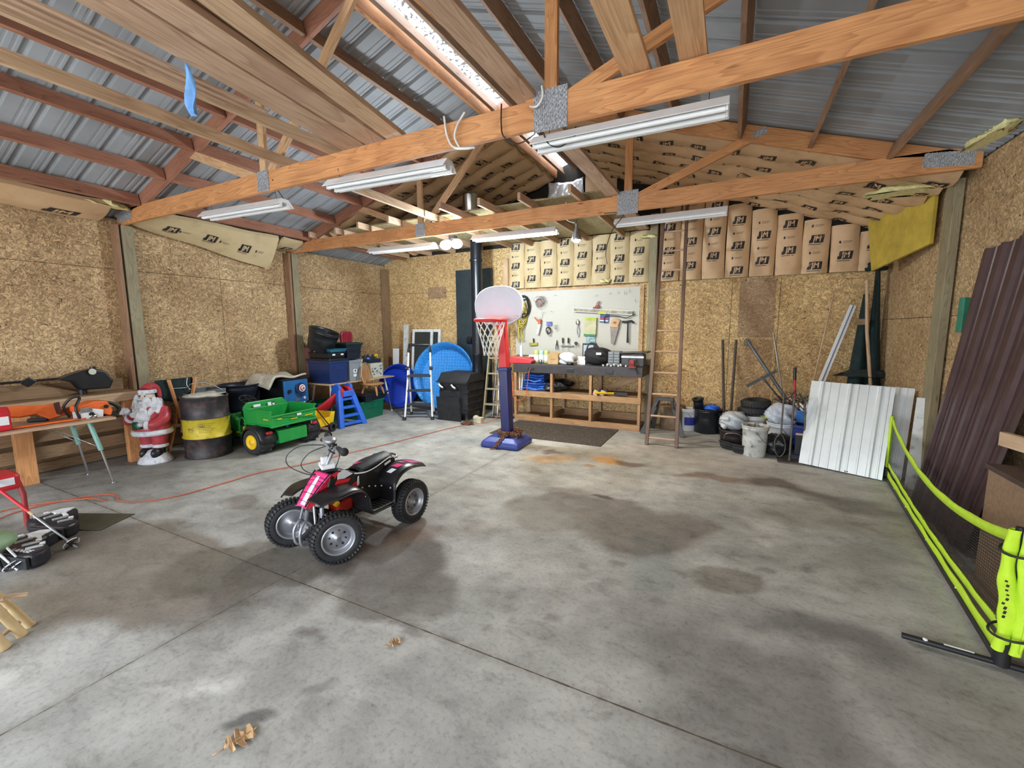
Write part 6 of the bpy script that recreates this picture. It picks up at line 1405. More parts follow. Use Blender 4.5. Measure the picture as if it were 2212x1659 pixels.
# white hand-truck shape behind the hoop pole
o = MB().box((0, 0, .16), (.05, .03, .30)).build('white_bracket', M_wpl, origin=(0, 0, 0), bevel=.006); o.location = (-3.50, 7.30, BZ); tag(o, 'white upright bracket on the left end of the workbench', 'bracket')
# ---- tall wooden extension ladder
def extlad():
    t = thing('extension_ladder', 'tall weathered wooden ladder leaning on the back wall right of the workbench', 'ladder', (-.80, 6.21, 0))
    y1, z1 = 1.22, 3.72
    m = wood('ladder_wood', (.19, .115, .08), (.10, .055, .038), .5)
    for s in (-1, 1): MB().bar((s*.20, 0, 0), (s*.165-.08, y1, z1), .048, .045, (0, -1, 0)).build('side_rail', m, t, bevel=.005)
    for k in range(12):
        z = .10+.302*k; f = z/z1; MB().cyl((-.20+.035*f-.08*f, y1*f, z), (.20-.035*f-.08*f, y1*f, z), .015, 10).build('rung', M_plank, t)
    MB().bar((-.18-.10, y1-.04, z1-1.35), (-.165-.10, y1+.10, z1-.1), .02, .02, (0, -1, 0)).build('metal_edge', M_chrome, t)
extlad()
t = thing('roller_stand', 'grey metal folding stand behind the lower part of the wooden ladder', 'stand', (-.88, 7.08, 0))
MB().box((0, 0, .54), (.26, .10, .05)).build('top_bar', M_dgrey, t, bevel=.006)
for s in (-1, 1):
    MB().bar((s*.10, 0, .54), (s*.30, -.22, 0), .07, .03, (0, 1, 0)).build('front_leg', M_dgrey, t); MB().bar((s*.10, .02, .54), (s*.20, .22, 0), .05, .03, (0, 1, 0)).build('rear_leg', M_dgrey, t)
    MB().bar((s*.09, -.03, .52), (s*.13, -.10, .42), .02, .03).build('bracket', M_chrome, t)
o = MB().lathe([(0, 0), (.19, 0), (.20, .02), (.195, .38), (0, .38)], 28).build('wood_round', mat('bark_brown', (.19, .13, .08), .8, 0, .35, 8), origin=(0, 0, 0)); o.location = (-.80, 7.45, 0); tag(o, 'brown cylindrical log standing behind the grey metal stand', 'log')
# ================================================================ CHILD'S QUAD BIKE (centre of the picture)
def quad():
    t = thing('kids_quad_bike', "child's black electric quad bike with pink, red and white hood and silver wheels", 'quad bike', (-2.68, 2.42, 0), R(-92))
    blk = mat('quad_black', (.010, .010, .012), .3, 0, .3, 14); pad = mat('quad_dull_black', (.016, .016, .02), .5, 0, .3, 20, .2, 60)
    pink = mat('pink_decal', (.78, .05, .22), .35, 0, .1); dred = mat('red_decal', (.68, .02, .04), .35, 0, .1); wht = mat('white_decal', (.74, .76, .84), .35, 0, .05)
    silv = mat('silver_paint', (.36, .37, .41), .38, .55, .08); tire = mat('tire_rubber', (.018, .019, .022), .65, 0, .3, 30, .2, 50)
    def fat_wheel(c, out, yaw=0):
        r, w_ = .18, .105; k = 48
        prof = [(.112, -.40), (.118, -.47), (.135, -.50), (.155, -.49), (.170, -.42), (.176, -.25), (.1775, 0), (.176, .25), (.170, .42), (.155, .49), (.135, .50), (.118, .47), (.112, .40)]
        n = len(prof); vs = [(a*math.cos(2*PI*i/k), y*w_, a*math.sin(2*PI*i/k)) for i in range(k) for a, y in prof]
        b = MB(); b.add(vs, [(i*n+j, i*n+j+1, ((i+1) % k)*n+j+1, ((i+1) % k)*n+j) for i in range(k) for j in range(n-1)], None, True)
        for i in range(40):
            a = 2*PI*i/40
            for s in (-1, 1):
                a2 = a+(PI/40 if s > 0 else 0); E = Euler((0, -a2, 0)).to_matrix() @ Euler((s*.35, 0, 0)).to_matrix()
                b.box((.1765*math.cos(a2), s*.022, .1765*math.sin(a2)), (.020, .034, .014), E)
                E2 = Euler((0, -a2, 0)).to_matrix() @ Euler((0, 0, -s*.75)).to_matrix()
                b.box((.168*math.cos(a2), s*.047, .168*math.sin(a2)), (.020, .020, .015), E2)
        o = b.build('wheel', tire, t); o.location = c; o.rotation_euler = (0, 0, yaw)
        h = MB(); pr = [(.118, .44), (.114, .50), (.106, .50), (.103, .40), (.098, .10), (.084, .02), (.080, .14), (.030, .16), (.026, .30), (0, .30)]
        m = len(pr); kk = 36; vs = [(a*math.cos(2*PI*i/kk), y*w_*out, a*math.sin(2*PI*i/kk)) for i in range(kk) for a, y in pr]
        h.add(vs, [((i*m+j), ((i+1) % kk)*m+j, ((i+1) % kk)*m+j+1, i*m+j+1)[::out] for i in range(kk) for j in range(m-1)], None, True); h.build('rim', silv, o)
        q = MB()
        for i in range(8): a = 2*PI*i/8+.2; q.cyl((.057*math.cos(a), out*w_*.15, .057*math.sin(a)), (.057*math.cos(a), out*w_*.17, .057*math.sin(a)), .009 if i % 2 else .006, 10)
        q.build('rim_holes', M_black, o); MB().cyl((0, out*w_*.28, 0), (0, out*w_*.40, 0), .012, 12).build('axle_nut', M_chrome, o)
        # inner side disc
        g = MB(); vs = [(a*math.cos(2*PI*i/kk), -y*w_*out, a*math.sin(2*PI*i/kk)) for i in range(kk) for a, y in pr]
        g.add(vs, [((i*m+j), ((i+1) % kk)*m+j, ((i+1) % kk)*m+j+1, i*m+j+1)[::-out] for i in range(kk) for j in range(m-1)], None, True); g.build('rim', silv, o)
    st = R(-28)
    fat_wheel((.375, .255, .18), 1, st); fat_wheel((.375, -.255, .18), -1, st); fat_wheel((-.375, .265, .18), 1); fat_wheel((-.375, -.265, .18), -1)
    # body
    def slab(pl, w0, w1, name, m, bev=.012):
        n = len(pl); zmin = min(z for _, z in pl); zmax = max(z for _, z in pl)
        def yy(z): f = (z-zmin)/(zmax-zmin); return w0*(1-f)+w1*f
        vs = [(x, yy(z), z) for x, z in pl]+[(x, -yy(z), z) for x, z in pl]; b = MB()
        b.add(vs, [tuple(range(n)), tuple(range(n, 2*n))[::-1]]+[((i+1) % n, i, n+i, n+(i+1) % n) for i in range(n)])
        return b.build(name, m, t, bevel=bev, seg=3, weld=True)
    slab([(.33, .44), (.27, .585), (.20, .60), (.10, .565), (.02, .52), (-.10, .508), (-.22, .53), (-.31, .555), (-.375, .552), (-.39, .52), (-.385, .45), (-.26, .40), (-.18, .26), (.07, .26), (.12, .38)], .125, .085, 'body_shell', blk)
    b = MB(); b.grid(lambda u, v: (-.015-.35*u, (v-.5)*(.15+.03*math.sin(PI*u)), .535+.01*math.sin(PI*u)+.045*u-.03*(2*v-1)**2), 14, 8); b.build('seat_pad', pad, t, solid=.02)
    for s in (-1, 1): MB().tube(smooth_path([(.06, s*.095, .528), (-.04, s*.103, .510), (-.15, s*.103, .520), (-.25, s*.099, .545), (-.335, s*.095, .565)], 5), .0045, 6).build('seat_piping', M_white, t)
    MB().box((-.285, .105, .522), (.07, .003, .018), (0, R(14), 0)).build('side_badge', wht, t)
    for s in (-1,): MB().box((-.10, s*.03, .558), (.10, .05, .003), (R(12*s*-1), R(4), 0)).build('seat_decal', pink, t)
    for x, z in ((.02, .405), (-.05, .395), (-.115, .375)): MB().ball((x, .132-.02*(z-.26), z), .007, 8, 6).build('bolt', M_wpl, t)
    MB().tube(smooth_path([(-.37, .07, .52), (-.44, .06, .535), (-.46, 0, .54), (-.44, -.06, .535), (-.37, -.07, .52)], 4), .009, 8).build('grab_bar', silv, t)
    # hood: centre strip pink-white, red flanks, white shoulders
    def strip(name, P, m, th=.004, nu=1): # P: 4 corners
        b = MB(); b.add(P, [(0, 1, 2, 3)]); return b.build(name, m, t, solid=th)
    N0, N1 = (.47, .395), (.275, .592)
    def hp(f, y): x = N0[0]+(N1[0]-N0[0])*f; z = N0[1]+(N1[1]-N0[1])*f; w_ = .058+.04*f; return (x, y*w_, z+.012*math.sin(PI*f)-.01*abs(y)**2)
    for k, (f0, f1, m) in enumerate(((0, .18, pink), (.18, .36, wht), (.36, .55, pink), (.55, .72, wht), (.72, 1, pink))):
        b = MB(); b.grid(lambda u, v: hp(f0+(f1-f0)*u, -1+(1.0 if m is wht else 2)*v) if False else hp(f0+(f1-f0)*u, -1+2*v), 4, 6); b.build('hood_panel', pink, t, solid=.006)
    b = MB(); b.grid(lambda u, v: tuple(Vector(hp(.04+.80*u, -.1+.75*v*(1-.6*u)))+Vector((.004, 0, .004))), 6, 3); b.build('hood_white_flash', wht, t)
    for f in (.12, .33, .56, .80):
        b = MB(); b.grid(lambda u, v: tuple(Vector(hp(f+.012*u, -1+2*v))+Vector((.004, 0, .0045))), 1, 6); b.build('hood_line', M_ink, t)
    for s in (-1, 1):
        A = [(.47, s*.05, .388), (.275, s*.085, .582), (.20, s*.092, .588), (.33, s*.085, .44), (.44, s*.062, .378)]
        b = MB(); b.add(A, [(0, 1, 2, 3, 4)]); b.build('hood_flank', dred, t, solid=.006)
        MB().tube([(.472, s*.051, .396), (.37, s*.068, .505), (.272, s*.086, .592)], .006, 6).build('hood_edge', blk, t)
        sh = [((.21, .575), (.15, .585), (.075, .535), (.16, .520), (.22, .530), wht), ((.225, .525), (.16, .515), (.10, .505), (.13, .485), (.25, .495), dred), ((.26, .488), (.16, .478), (.12, .472), (.16, .46), (.30, .465), dred), ((.33, .452), (.22, .452), (.17, .443), (.2, .43), (.37, .43), dred), ((.12, .445), (.05, .465), (.035, .44), (.05, .415), (.10, .42), dred)]
        for *pp, m in sh:
            b = MB(); b.add([(x, s*(.127-.04*((z-.26)/.34)), z) for x, z in pp], [(0, 1, 2, 3, 4)]); b.build('side_decal', m, t, solid=.005)
        b = MB(); b.add([(.045, s*.115, .50), (.035, s*.113, .505), (.04, s*.118, .44), (.06, s*.118, .43)], [(0, 1, 2, 3)]); b.build('side_decal', wht, t, solid=.006)
        # front fender + foot well + rear fender, one moulded piece
        path = smooth_path([(.475, .455), (.40, .480), (.27, .495), (.17, .482), (.11, .43), (.085, .34), (.07, .25), (.0, .245), (-.10, .245), (-.168, .25), (-.178, .36), (-.20, .43), (-.27, .485), (-.38, .505), (-.50, .485), (-.60, .455)], 4)
        b = MB(); n = len(path)
        def f_(u, v):
            q = u*(n-1); i = min(int(q), n-2); p = path[i].lerp(path[i+1], q-i) if len(path[i]) else 0
            x, z = p[0], p[1]; inner = .085
            outer = .285 if -.46 < x < .34 else (.285-.55*(x-.34) if x >= .34 else .285-.25*(-.46-x))
            y = inner+(outer-inner)*v; edge = -.02*max(0, v-.8)/.2*(1 if z > .4 else 0)
            return (x, s*y, z+edge-.010*v)
        path = [Vector((p[0], p[1])) for p in path]; b.grid(f_, n-1, 8); b.build('fender', pad if False else blk, t, solid=.008)
        MB().tube([f_(u/40, 1) for u in range(41)], .006, 6).build('fender_lip', pad, t)
        b = MB()
        for k in range(6): b.box((.03-.036*k, s*.19, .252), (.012, .15, .006))
        b.box((-.06, s*.27, .252), (.22, .012, .008)); b.build('foot_rest', M_steel, t)
        for x, y, z in ((-.172, .14, .36), (-.172, .24, .36), (.10, .16, .405), (.095, .25, .385)): MB().ball((x+.0, s*y, z), .007, 8, 6).build('bolt', M_wpl, t)
        for u0, u1, v0, v1, m in ((.765, .80, .30, .55, wht), (.815, .85, .25, .6, pink), (.865, .89, .2, .45, pink), (.90, .965, .2, .75, pink)):
            b = MB(); b.grid(lambda a, c: tuple(Vector(f_(u0+(u1-u0)*a, v0+.12*a+(v1-v0)*c))+Vector((0, 0, .0065))), 3, 3); b.build('fender_decal', m, t)
        # fork struts
        MB().tube([(.35, s*.07, .42), (.375, s*.10, .15)], .017, 12).build('strut', silv, t); MB().tube([(.40, s*.05, .40), (.43, s*.10, .20)], .009, 8).build('strut', silv, t)
        MB().cyl((.375, s*.05, .18), (.375, s*.24, .18), .015, 10).build('axle', silv, t); MB().cyl((-.375, s*.0, .18), (-.375, s*.24, .18), .015, 10).build('axle', M_black, t)
        MB().tube(smooth_path([(.42, s*.02, .10), (.50, s*.03, .12), (.51, s*.035, .22), (.46, s*.03, .28), (.42, s*.04, .24)], 4), .010, 8).build('bumper_bar', silv, t)
    MB().tube([(.40, 0, .35), (.20, 0, .24), (-.40, 0, .20)], .022, 8, ell=(3, 1)).build('frame_rail', M_black, t)
    MB().box((.16, .04, .30), (.15, .12, .09)).build('motor', mat('motor_red', (.42, .02, .01), .35), t, bevel=.02, seg=3); MB().box((.23, .08, .34), (.04, .03, .02), (0, .6, 0)).build('yellow_tag', M_jyel, t)
    MB().box((-.05, 0, .23), (.26, .18, .08)).build('battery_box', M_black, t, bevel=.01)
    # steering
    MB().cyl((.255, 0, .55), (.24, 0, .61), .024, 14).build('steering_head', silv, t)
    sp = bpy.data.objects.new('handlebar', None); C.objects.link(sp); sp.parent = t; sp.location = (.225, .015, .60); sp.rotation_euler = (0, 0, st)
    MB().box((.015, .0, .035), (.10, .13, .035)).build('clamp_plate', M_wpl, sp, bevel=.008); MB().box((.03, 0, .075), (.05, .05, .06)).build('clamp_block', M_wpl, sp, bevel=.01)
    MB().box((.01, .0, .010), (.10, .16, .008)).build('clamp_base', M_black, sp)
    for s in (-1, 1): MB().tube([(.02, s*.035, .05), (-.03, s*.05, .16), (-.035, s*.10, .185), (-.05, s*.26, .195)], .013, 10).build('bar', silv, sp)
    for s in (-1, 1):
        MB().cyl((-.045, s*.15, .19), (-.055, s*.29, .196), .018, 14).build('grip', M_rubber, sp); MB().lathe([(0, 0), (.03, 0), (.03, .01), (0, .012)], 18).build('grip_end', M_rubber, sp)
        C.objects[-1].location = (-.056, s*.29, .196); C.objects[-1].rotation_euler = (R(-90*s), 0, 0)
        MB().tube(smooth_path([(-.01, s*.10, .19), (.02, s*.16, .19), (.0, s*.25, .185)]), .006, 7).build('brake_lever', M_black, sp)
    MB().ball((-.015, 0, .225), .05, 16, 10, (1.0, 1.5, .55)).build('display_pod', silv, sp); MB().box((-.03, .0, .19), (.05, .16, .05)).build('bar_pad', M_black, sp, bevel=.015)
    for k, pts in enumerate(([(.0, .02, .79), (.10, -.04, .80), (.22, -.08, .76), (.30, -.09, .66), (.27, -.06, .58), (.25, -.03, .56)], [(.26, .0, .79), (.30, -.02, .76), (.34, -.03, .68), (.32, -.02, .60), (.29, -.01, .57)], [(.16, .06, .78), (.14, .07, .68), (.17, .05, .59)])):
        pass
    for pts in ([(.24, -.0, .79), (.36, -.10, .80), (.43, -.17, .74), (.43, -.17, .66), (.36, -.09, .59), (.29, -.03, .565)], [(.23, .0, .78), (.32, -.07, .74), (.36, -.12, .66), (.34, -.10, .60), (.29, -.03, .565)], [(.19, .06, .78), (.17, .07, .70), (.20, .05, .60)]):
        MB().tube(smooth_path(pts, 6), .0035, 6).build('cable', M_black, t)
quad()
# ================================================================ RIGHT REAR: BUCKETS AND TOOLS
M_bkt = mat('bucket_dirty_white', (.52, .52, .50), .55, 0, .15, 16, 0, 60, dirt=(.10, .095, .09))
t = tub('bucket', 'white bucket with a blue label standing behind the wooden ladder', (-.56, 7.44, 0), .135, .36, M_wpl, cat='bucket', handles=True, taper=.9)
b = MB(); b.lathe([(.133, .10), (.136, .23)], 10, arc=R(70)); o = b.build('paper_label', mat('label_blue', (.02, .03, .30), .5), t); o.rotation_euler = (0, 0, R(-110))
t = tub('plastic_tub', 'black round tub with a black pot in it, right of the white labelled bucket', (-.28, 7.42, 0), .20, .38, M_tblk, cat='tub', taper=.92)
tub('pot', 'small black pot sticking out of the black round tub', (-.40, 7.40, .36), .08, .18, M_tblk, (R(6), R(-8), 0), cat='pot')
b = MB(); b.grid(crumple((0, 0, .0), (.22, .2, .14), .4, 41), 18, 10); o = b.build('blue_cloth', M_slideblue, origin=(0, 0, 0)); o.location = (-.22, 7.40, .38); tag(o, 'blue cloth bulging from the black round tub', 'cloth')
tub('plastic_tub', 'lower black tub behind the tied bottle bag', (.06, 7.40, 0), .20, .34, M_tblk, cat='tub', taper=.92)
for k, (a, c_, m_) in enumerate((((-.12, 7.60, 1.46), (-.03, 7.36, .10), M_purlin), ((.07, 7.60, 1.46), (.05, 7.36, .10), M_purlin))):
    tag(MB().cyl(a, c_, .020, 10).build('wooden_shaft', mat('dark_handle', (.07, .05, .04), .7)), ['left dark upright wooden tool handle standing in the lower black tub', 'right dark upright wooden tool handle standing in the lower black tub'][k], 'handle')
t = tub('bucket', 'dirty pale grey bucket with a wire handle in front of the tire stack', (.34, 6.30, 0), .150, .40, M_bkt, cat='bucket', handles=True, taper=.88)
b = MB(); rnd = random.Random(2)
for k in range(6): b.tube(smooth_path([(rnd.uniform(-.1, .1), rnd.uniform(-.1, .1), .30), (rnd.uniform(-.12, .12), rnd.uniform(-.1, .1), .42), (rnd.uniform(-.1, .14), rnd.uniform(-.1, .1), .37)]), .004, 5)
o = b.build('wire_tangle', M_steel, origin=(0, 0, 0)); o.location = (.34, 6.30, 0); tag(o, 'tangle of wire in the dirty grey bucket', 'wire')
tub('bucket', 'white bucket carrying the two small black tires', (.33, 6.92, 0), .17, .42, M_wpl, cat='bucket', taper=.9)
def smalltire(z, label, r=.20, dx=0, tl=0):
    t = thing('tire', label, 'tire', (.34+dx, 6.94, z), rot=(R(tl), R(-3), 0), group='small black tires on the white bucket')
    b = MB(); b.tube([((r-.055)*math.cos(2*PI*i/32), (r-.055)*math.sin(2*PI*i/32), .055) for i in range(32)], .055, 12, closed=True, ell=(1.1, 1.0))
    for i in range(32): a = 2*PI*i/32; b.box((r*1.0*math.cos(a), r*1.0*math.sin(a), .055), (.012, .012, .06), (0, 0, a))
    b.build('tire', M_rubber, t)
smalltire(.43, 'lower small black tire on the white bucket'); smalltire(.535, 'upper small black tire on the white bucket', .185, .02, 4)
M_jug = mat('translucent_jug', (.55, .58, .62), .3, 0, .12, 20)
def jug(x, y, z, label, rot=0, s_=1.0):
    t = thing('plastic_jug', label, 'jug', (x, y, z), rot=(R(rot), R(rot*.7), R(rot*3)), group=None)
    MB().lathe([(0, 0), (.06*s_, 0), (.065*s_, .01), (.065*s_, .12*s_), (.05*s_, .16*s_), (.02*s_, .19*s_), (.02*s_, .20*s_)], 16).build('jug_body', M_jug, t)
    MB().cyl((0, 0, .20*s_), (0, 0, .225*s_), .024*s_, 12).build('cap', M_wpl, t)
# black cooking pots and shallow pans on the floor
t = tub('pot', 'dark pot with a pale bail handle under the bottle bag, left of the grey bucket', (.09, 6.68, 0), .17, .24, mat('dark_brown_metal', (.05, .035, .035), .45, .3, .3), cat='pot', taper=.9)
MB().tube(smooth_path([(-.11, -.165, .12), (-.09, -.18, .20), (0, -.185, .22), (.09, -.18, .20), (.11, -.165, .12)]), .005, 7).build('bail', M_steel, t)
tub('shallow_pan', 'left black rubber feed pan on the floor, left of the grey bucket', (.06, 6.50, 0), .15, .08, M_rubber, (R(-14), R(10), 0), cat='pan'); tub('shallow_pan', 'right black rubber feed pan on the floor, touching the grey bucket', (.20, 6.34, 0), .13, .10, M_rubber, (R(-12), R(5), 0), cat='pan')
b = MB(); b.grid(crumple((0, 0, .11), (.34, .30, .26), .2, 51, flat=.9), 26, 16); m_, tt_, bb_ = _nodes('clear_bag'); bb_.inputs['Base Color'].default_value = (.42, .45, .48, 1); bb_.inputs['Roughness'].default_value = .25
o = b.build('bottle_bag', m_, origin=(0, 0, 0)); o.location = (.09, 6.68, .25); tag(o, 'clear bag of crushed bottles on the dark pot', 'bag')
for k, (x, y, z) in enumerate(((-.03, 6.60, .34), (-.01, 6.55, .28), (.03, 6.57, .40))): jug(x, y, z, ['left capped jug poking out of the bottle bag', 'lowest capped jug poking out of the bottle bag', 'top capped jug poking out of the bottle bag'][k], 40+25*k, .5)
tub('bucket', 'white bucket full of rags right of the grey bucket', (.66, 6.72, 0), .16, .38, M_wpl, cat='bucket', handles=True, taper=.9)
b = MB(); b.grid(crumple((0, 0, .1), (.36, .30, .30), .35, 52, flat=.9), 26, 16); o = b.build('rag_bag', mat('pale_rags', (.46, .50, .58), .6, 0, .3, 14, .5, 20), origin=(0, 0, 0)); o.location = (.66, 6.72, .38); tag(o, 'white and grey bag bulging out of the right white bucket', 'bag')
b = MB(); b.grid(crumple((0, 0, 0), (.14, .1, .16), .3, 53), 14, 10); o = b.build('yellow_sponge', mat('lime_cloth', (.50, .52, .05), .8), origin=(0, 0, 0)); o.location = (.50, 6.84, .40); tag(o, 'small lime yellow cloth between the two white buckets', 'cloth')
b = MB(); b.grid(crumple((0, 0, .14), (.36, .3, .28), .3, 54, flat=.9), 20, 14); o = b.build('black_sack', mat('black_poly', (.015, .017, .02), .3), origin=(0, 0, 0)); o.location = (.60, 6.42, 0); tag(o, 'small black sack on the floor between the grey bucket and the shovels', 'sack')
tote('storage_tote', 'deep blue tote half hidden behind the white metal panels', (1.02, 6.62, 0), R(-20), (.42, .34, .40), mat('tote_deepblue', (.015, .03, .19), .35), None)
tote('storage_tote', 'lighter blue basin stacked on the deep blue tote', (1.02, 6.74, .41), R(-20), (.36, .30, .16), mat('tote_midblue', (.03, .14, .42), .35), None, ribs=False)
rnd = random.Random(8); b = MB()
for k in range(26):
    x, y = rnd.uniform(-.30, .30), rnd.uniform(-.2, .25); b.tube([(x, y, rnd.uniform(0, .1)), (x+rnd.uniform(-.25, .25), y+rnd.uniform(-.1, .1), rnd.uniform(.10, .28))], rnd.uniform(.006, .016), 6)
for k in range(8):
    x = rnd.uniform(-.25, .25); b.m = 1+k % 2; b.tube([(x, -.2, rnd.uniform(0, .1)), (x+rnd.uniform(-.2, .2), -.12, rnd.uniform(.08, .22))], .015, 6)
o = b.build('scrap_heap', [M_dgrey, M_red, M_wpl], origin=(0, 0, 0)); o.location = (1.02, 6.98, .50); o['kind'] = 'stuff'; tag(o, 'tangled heap of dark, red and white rods piled on the blue bins', 'scrap')
M_rodd = mat('tarnished_rod', (.13, .11, .10), .45, .6, .4, 20); M_pipe = mat('grey_pipe', (.16, .17, .19), .4, .5, .2)
b = MB().tube([(.22, 7.52, 1.45), (.80, 7.10, .55)], .024, 12); b.tube([(.22+.04*math.cos(a), 7.50, 1.43+.05*math.sin(a)) for a in [2*PI*k/12 for k in range(12)]], .010, 6, closed=True)
tag(b.build('grey_pipe', M_pipe), 'grey metal pipe with a ring at its top leaning diagonally on the back wall', 'pipe')
t = thing('push_squeegee', 'black floor squeegee standing upside down in front of the diagonal pipe', 'squeegee', (.66, 7.02, .02))
MB().bar((-.42, .12, .78), (-.06, .12, 1.02), .03, .04).build('blade', M_black, t); MB().bar((-.27, .12, .90), (-.18, .10, .88), .03, .03).build('socket', M_black, t); MB().tube([(-.20, .10, .88), (.02, .02, .60), (.03, 0, 0)], .012, 8).build('handle', M_black, t)
tag(MB().tube([(.56, 7.62, 1.57), (.83, 7.16, .0)], .011, 8).build('metal_rod', M_steel), 'thin pale metal rod leaning on the back wall right of the diagonal pipe', 'rod')
t = thing('bolt_cutter', 'red tool handle with a black grip standing near the corner rods', 'tool', (.86, 7.1, .35))
MB().cyl((0, 0, 0), (-.03, .1, .58), .016, 10).build('handle', M_red, t); MB().cyl((-.03, .1, .56), (-.035, .12, .74), .02, 10).build('grip', M_black, t)
# long handled tools standing in front
t = thing('tamper_tool', 'steel rod tamper with a flat square foot on the floor by the blue bins', 'tamper', (.72, 6.16, 0))
MB().box((0, 0, .01), (.26, .20, .015)).build('foot_plate', M_rodd, t); MB().tube([(0, 0, .02), (.0, .0, .12), (.0, .0, .80)], [.018, .012, .012], 8).build('rod', M_rodd, t)
for s in (-1, 1): MB().cyl((s*.0, 0, .78), (s*.06, 0, .84), .010, 8).build('top_fork', M_rust, t)
t = thing('flat_shovel', 'flat hoe with a long rod handle right of the tamper', 'hoe', (.86, 6.20, 0))
MB().box((0, 0, .22), (.18, .015, .24)).build('blade', M_black, t); MB().box((0, 0, .35), (.18, .03, .02)).build('blade_top', M_tan, t); MB().cyl((0, 0, .34), (-.02, .04, .86), .011, 8).build('handle', M_rodd, t); MB().box((0, 0, .05), (.02, .012, .1)).build('tip', M_black, t)
t = thing('loop_weeder', 'rod handled loop weeder standing left of the tamper', 'weeder', (.62, 6.24, 0))
MB().tube(smooth_path([(0, 0, .34), (-.06, 0, .24), (-.05, 0, .10), (.0, 0, .03), (.05, 0, .10), (.05, 0, .22), (0, 0, .34)], 4), .008, 7).build('loop', M_rodd, t); MB().cyl((0, 0, .34), (0, .02, .84), .010, 8).build('handle', M_rodd, t)
b = MB(); rnd = random.Random(3)
for k in range(12): b.ball((.72+rnd.uniform(-.12, .14), 6.16+rnd.uniform(-.02, .05), .80+rnd.uniform(-.10, .05)), rnd.uniform(.014, .028), 7, 5)
b.build('tool_clips', mat('bronze', (.16, .12, .08), .4, .6)); tag(C.objects[-1], 'cluster of bronze clips joining the tops of the rod tools', 'clips')
# ---- white ribbed metal panels leaning
def panel(name, label, P0, P1, lean, h, m, rib=.2, ribh=.02, group=None, cat='metal panel', t_=.003, n=4, topcut=0):
    """bottom edge P0->P1 on the floor, top pushed by lean=(dx,dy), height h"""
    P0 = Vector(P0); P1 = Vector(P1); L_ = (P1-P0).length; u = (P1-P0).normalized(); top = Vector((lean[0], lean[1], h)); v = top.normalized(); nn = u.cross(v)
    if nn.y > 0: nn = -nn
    xs = [0]; k = rib*.35; prof = [(0, 0)]
    while k < L_-.06: prof += [(k, 0), (k+.012, ribh), (k+.035, ribh), (k+.047, 0), (k+rib*.33, 0), (k+rib*.35, ribh*.25), (k+rib*.39, ribh*.25), (k+rib*.41, 0), (k+rib*.66, 0), (k+rib*.68, ribh*.25), (k+rib*.72, ribh*.25), (k+rib*.74, 0)]; k += rib
    prof = [p for p in prof if p[0] < L_]+[(L_, 0)]; b = MB(); nv = 6; hh = top.length
    b.add([P0+u*x+nn*z+v*(hh*j/nv-topcut*x/L_*(j == nv)) for x, z in prof for j in range(nv+1)], [(i*(nv+1)+j, (i+1)*(nv+1)+j, (i+1)*(nv+1)+j+1, i*(nv+1)+j+1) for i in range(len(prof)-1) for j in range(nv)])
    return tag(b.build(name, m, solid=t_), label, cat, group)
M_wmetal = mat('white_sheet_metal', (.68, .71, .72), .3, .15, .06, 5, 0, 60)
panel('ribbed_sheet', 'front white ribbed metal panel leaning in the right rear corner', (.81, 6.10, .02), (1.53, 5.79, .01), (.10, .26), .98, M_wmetal, .27)
panel('ribbed_sheet', 'second white ribbed metal panel behind, reaching further right', (1.22, 6.06, .02), (1.70, 5.84, .02), (.12, .30), .96, M_wmetal, .27, .015)
panel('ribbed_sheet', 'narrow rusted white metal strip right of the white panels', (1.66, 5.60, .01), (1.78, 5.55, .01), (.05, .10), .93, mat('rusty_white', (.48, .48, .46), .5, .2, .2, 10, dirt=(.14, .10, .08)), .2)
# ---- tall green folded canvas and poles in the corner
t = thing('folded_canopy', 'tall folded dark green canvas umbrella with a pale wooden pole in the corner', 'umbrella', (1.62, 7.36, .0))
MB().tube([(.09, -.12, 0), (.07, -.10, .9), (.0, .0, 1.6), (-.03, .10, 2.28)], .020, 10).build('pole', M_tan, t)
for s, x in ((-1, -.06), (1, .12)):
    b = MB(); b.grid(lambda u, v: (x+s*.0+(.10-.03*v*v*1.2 if s < 0 else .10-.05*v)*math.cos(2*PI*u)*(1-.5*v)+(.06 if s < 0 else -.02)*v, .04+.16*v+.08*math.sin(2*PI*u)*(1-.4*v)*(1+.3*math.sin(6*PI*u)), .80+(1.30 if s < 0 else 1.62)*v), 20, 12); b.build('canvas', M_dkgreen, t)
b = MB(); b.grid(crumple((.06, .12, 2.40), (.20, .16, .22), .4, 61), 16, 10); b.build('canvas_top', M_dkgreen, t)
b = MB(); b.grid(crumple((.04, .02, .98), (.56, .22, .20), .25, 62), 22, 10); b.build('canvas_base', mat('mossy_canvas', (.02, .03, .028), .95, 0, .5, 20, .8, 30), t)
MB().box((-.05, .05, 1.72), (.12, .04, .08)).build('bracket', M_old, t)
t = thing('downspout', 'white metal downspout leaning diagonally behind the white panels', 'downspout', (1.25, 7.35, 0))
MB().bar((-.36, -.30, .05), (.24, .24, 1.95), .075, .035, (0, 1, 0)).build('spout', M_white, t, bevel=.004); MB().bar((-.36, -.322, .05), (.24, .218, 1.95), .012, .006, (0, 1, 0)).build('groove', M_slideblue and mat('grey_blue_line', (.12, .16, .24), .5), t)
tag(MB().tube([(1.26, 7.60, 2.12), (.98, 7.22, .3)], .010, 6).build('thin_strip', M_tan), 'thin pale strip leaning left of the white downspout', 'strip')
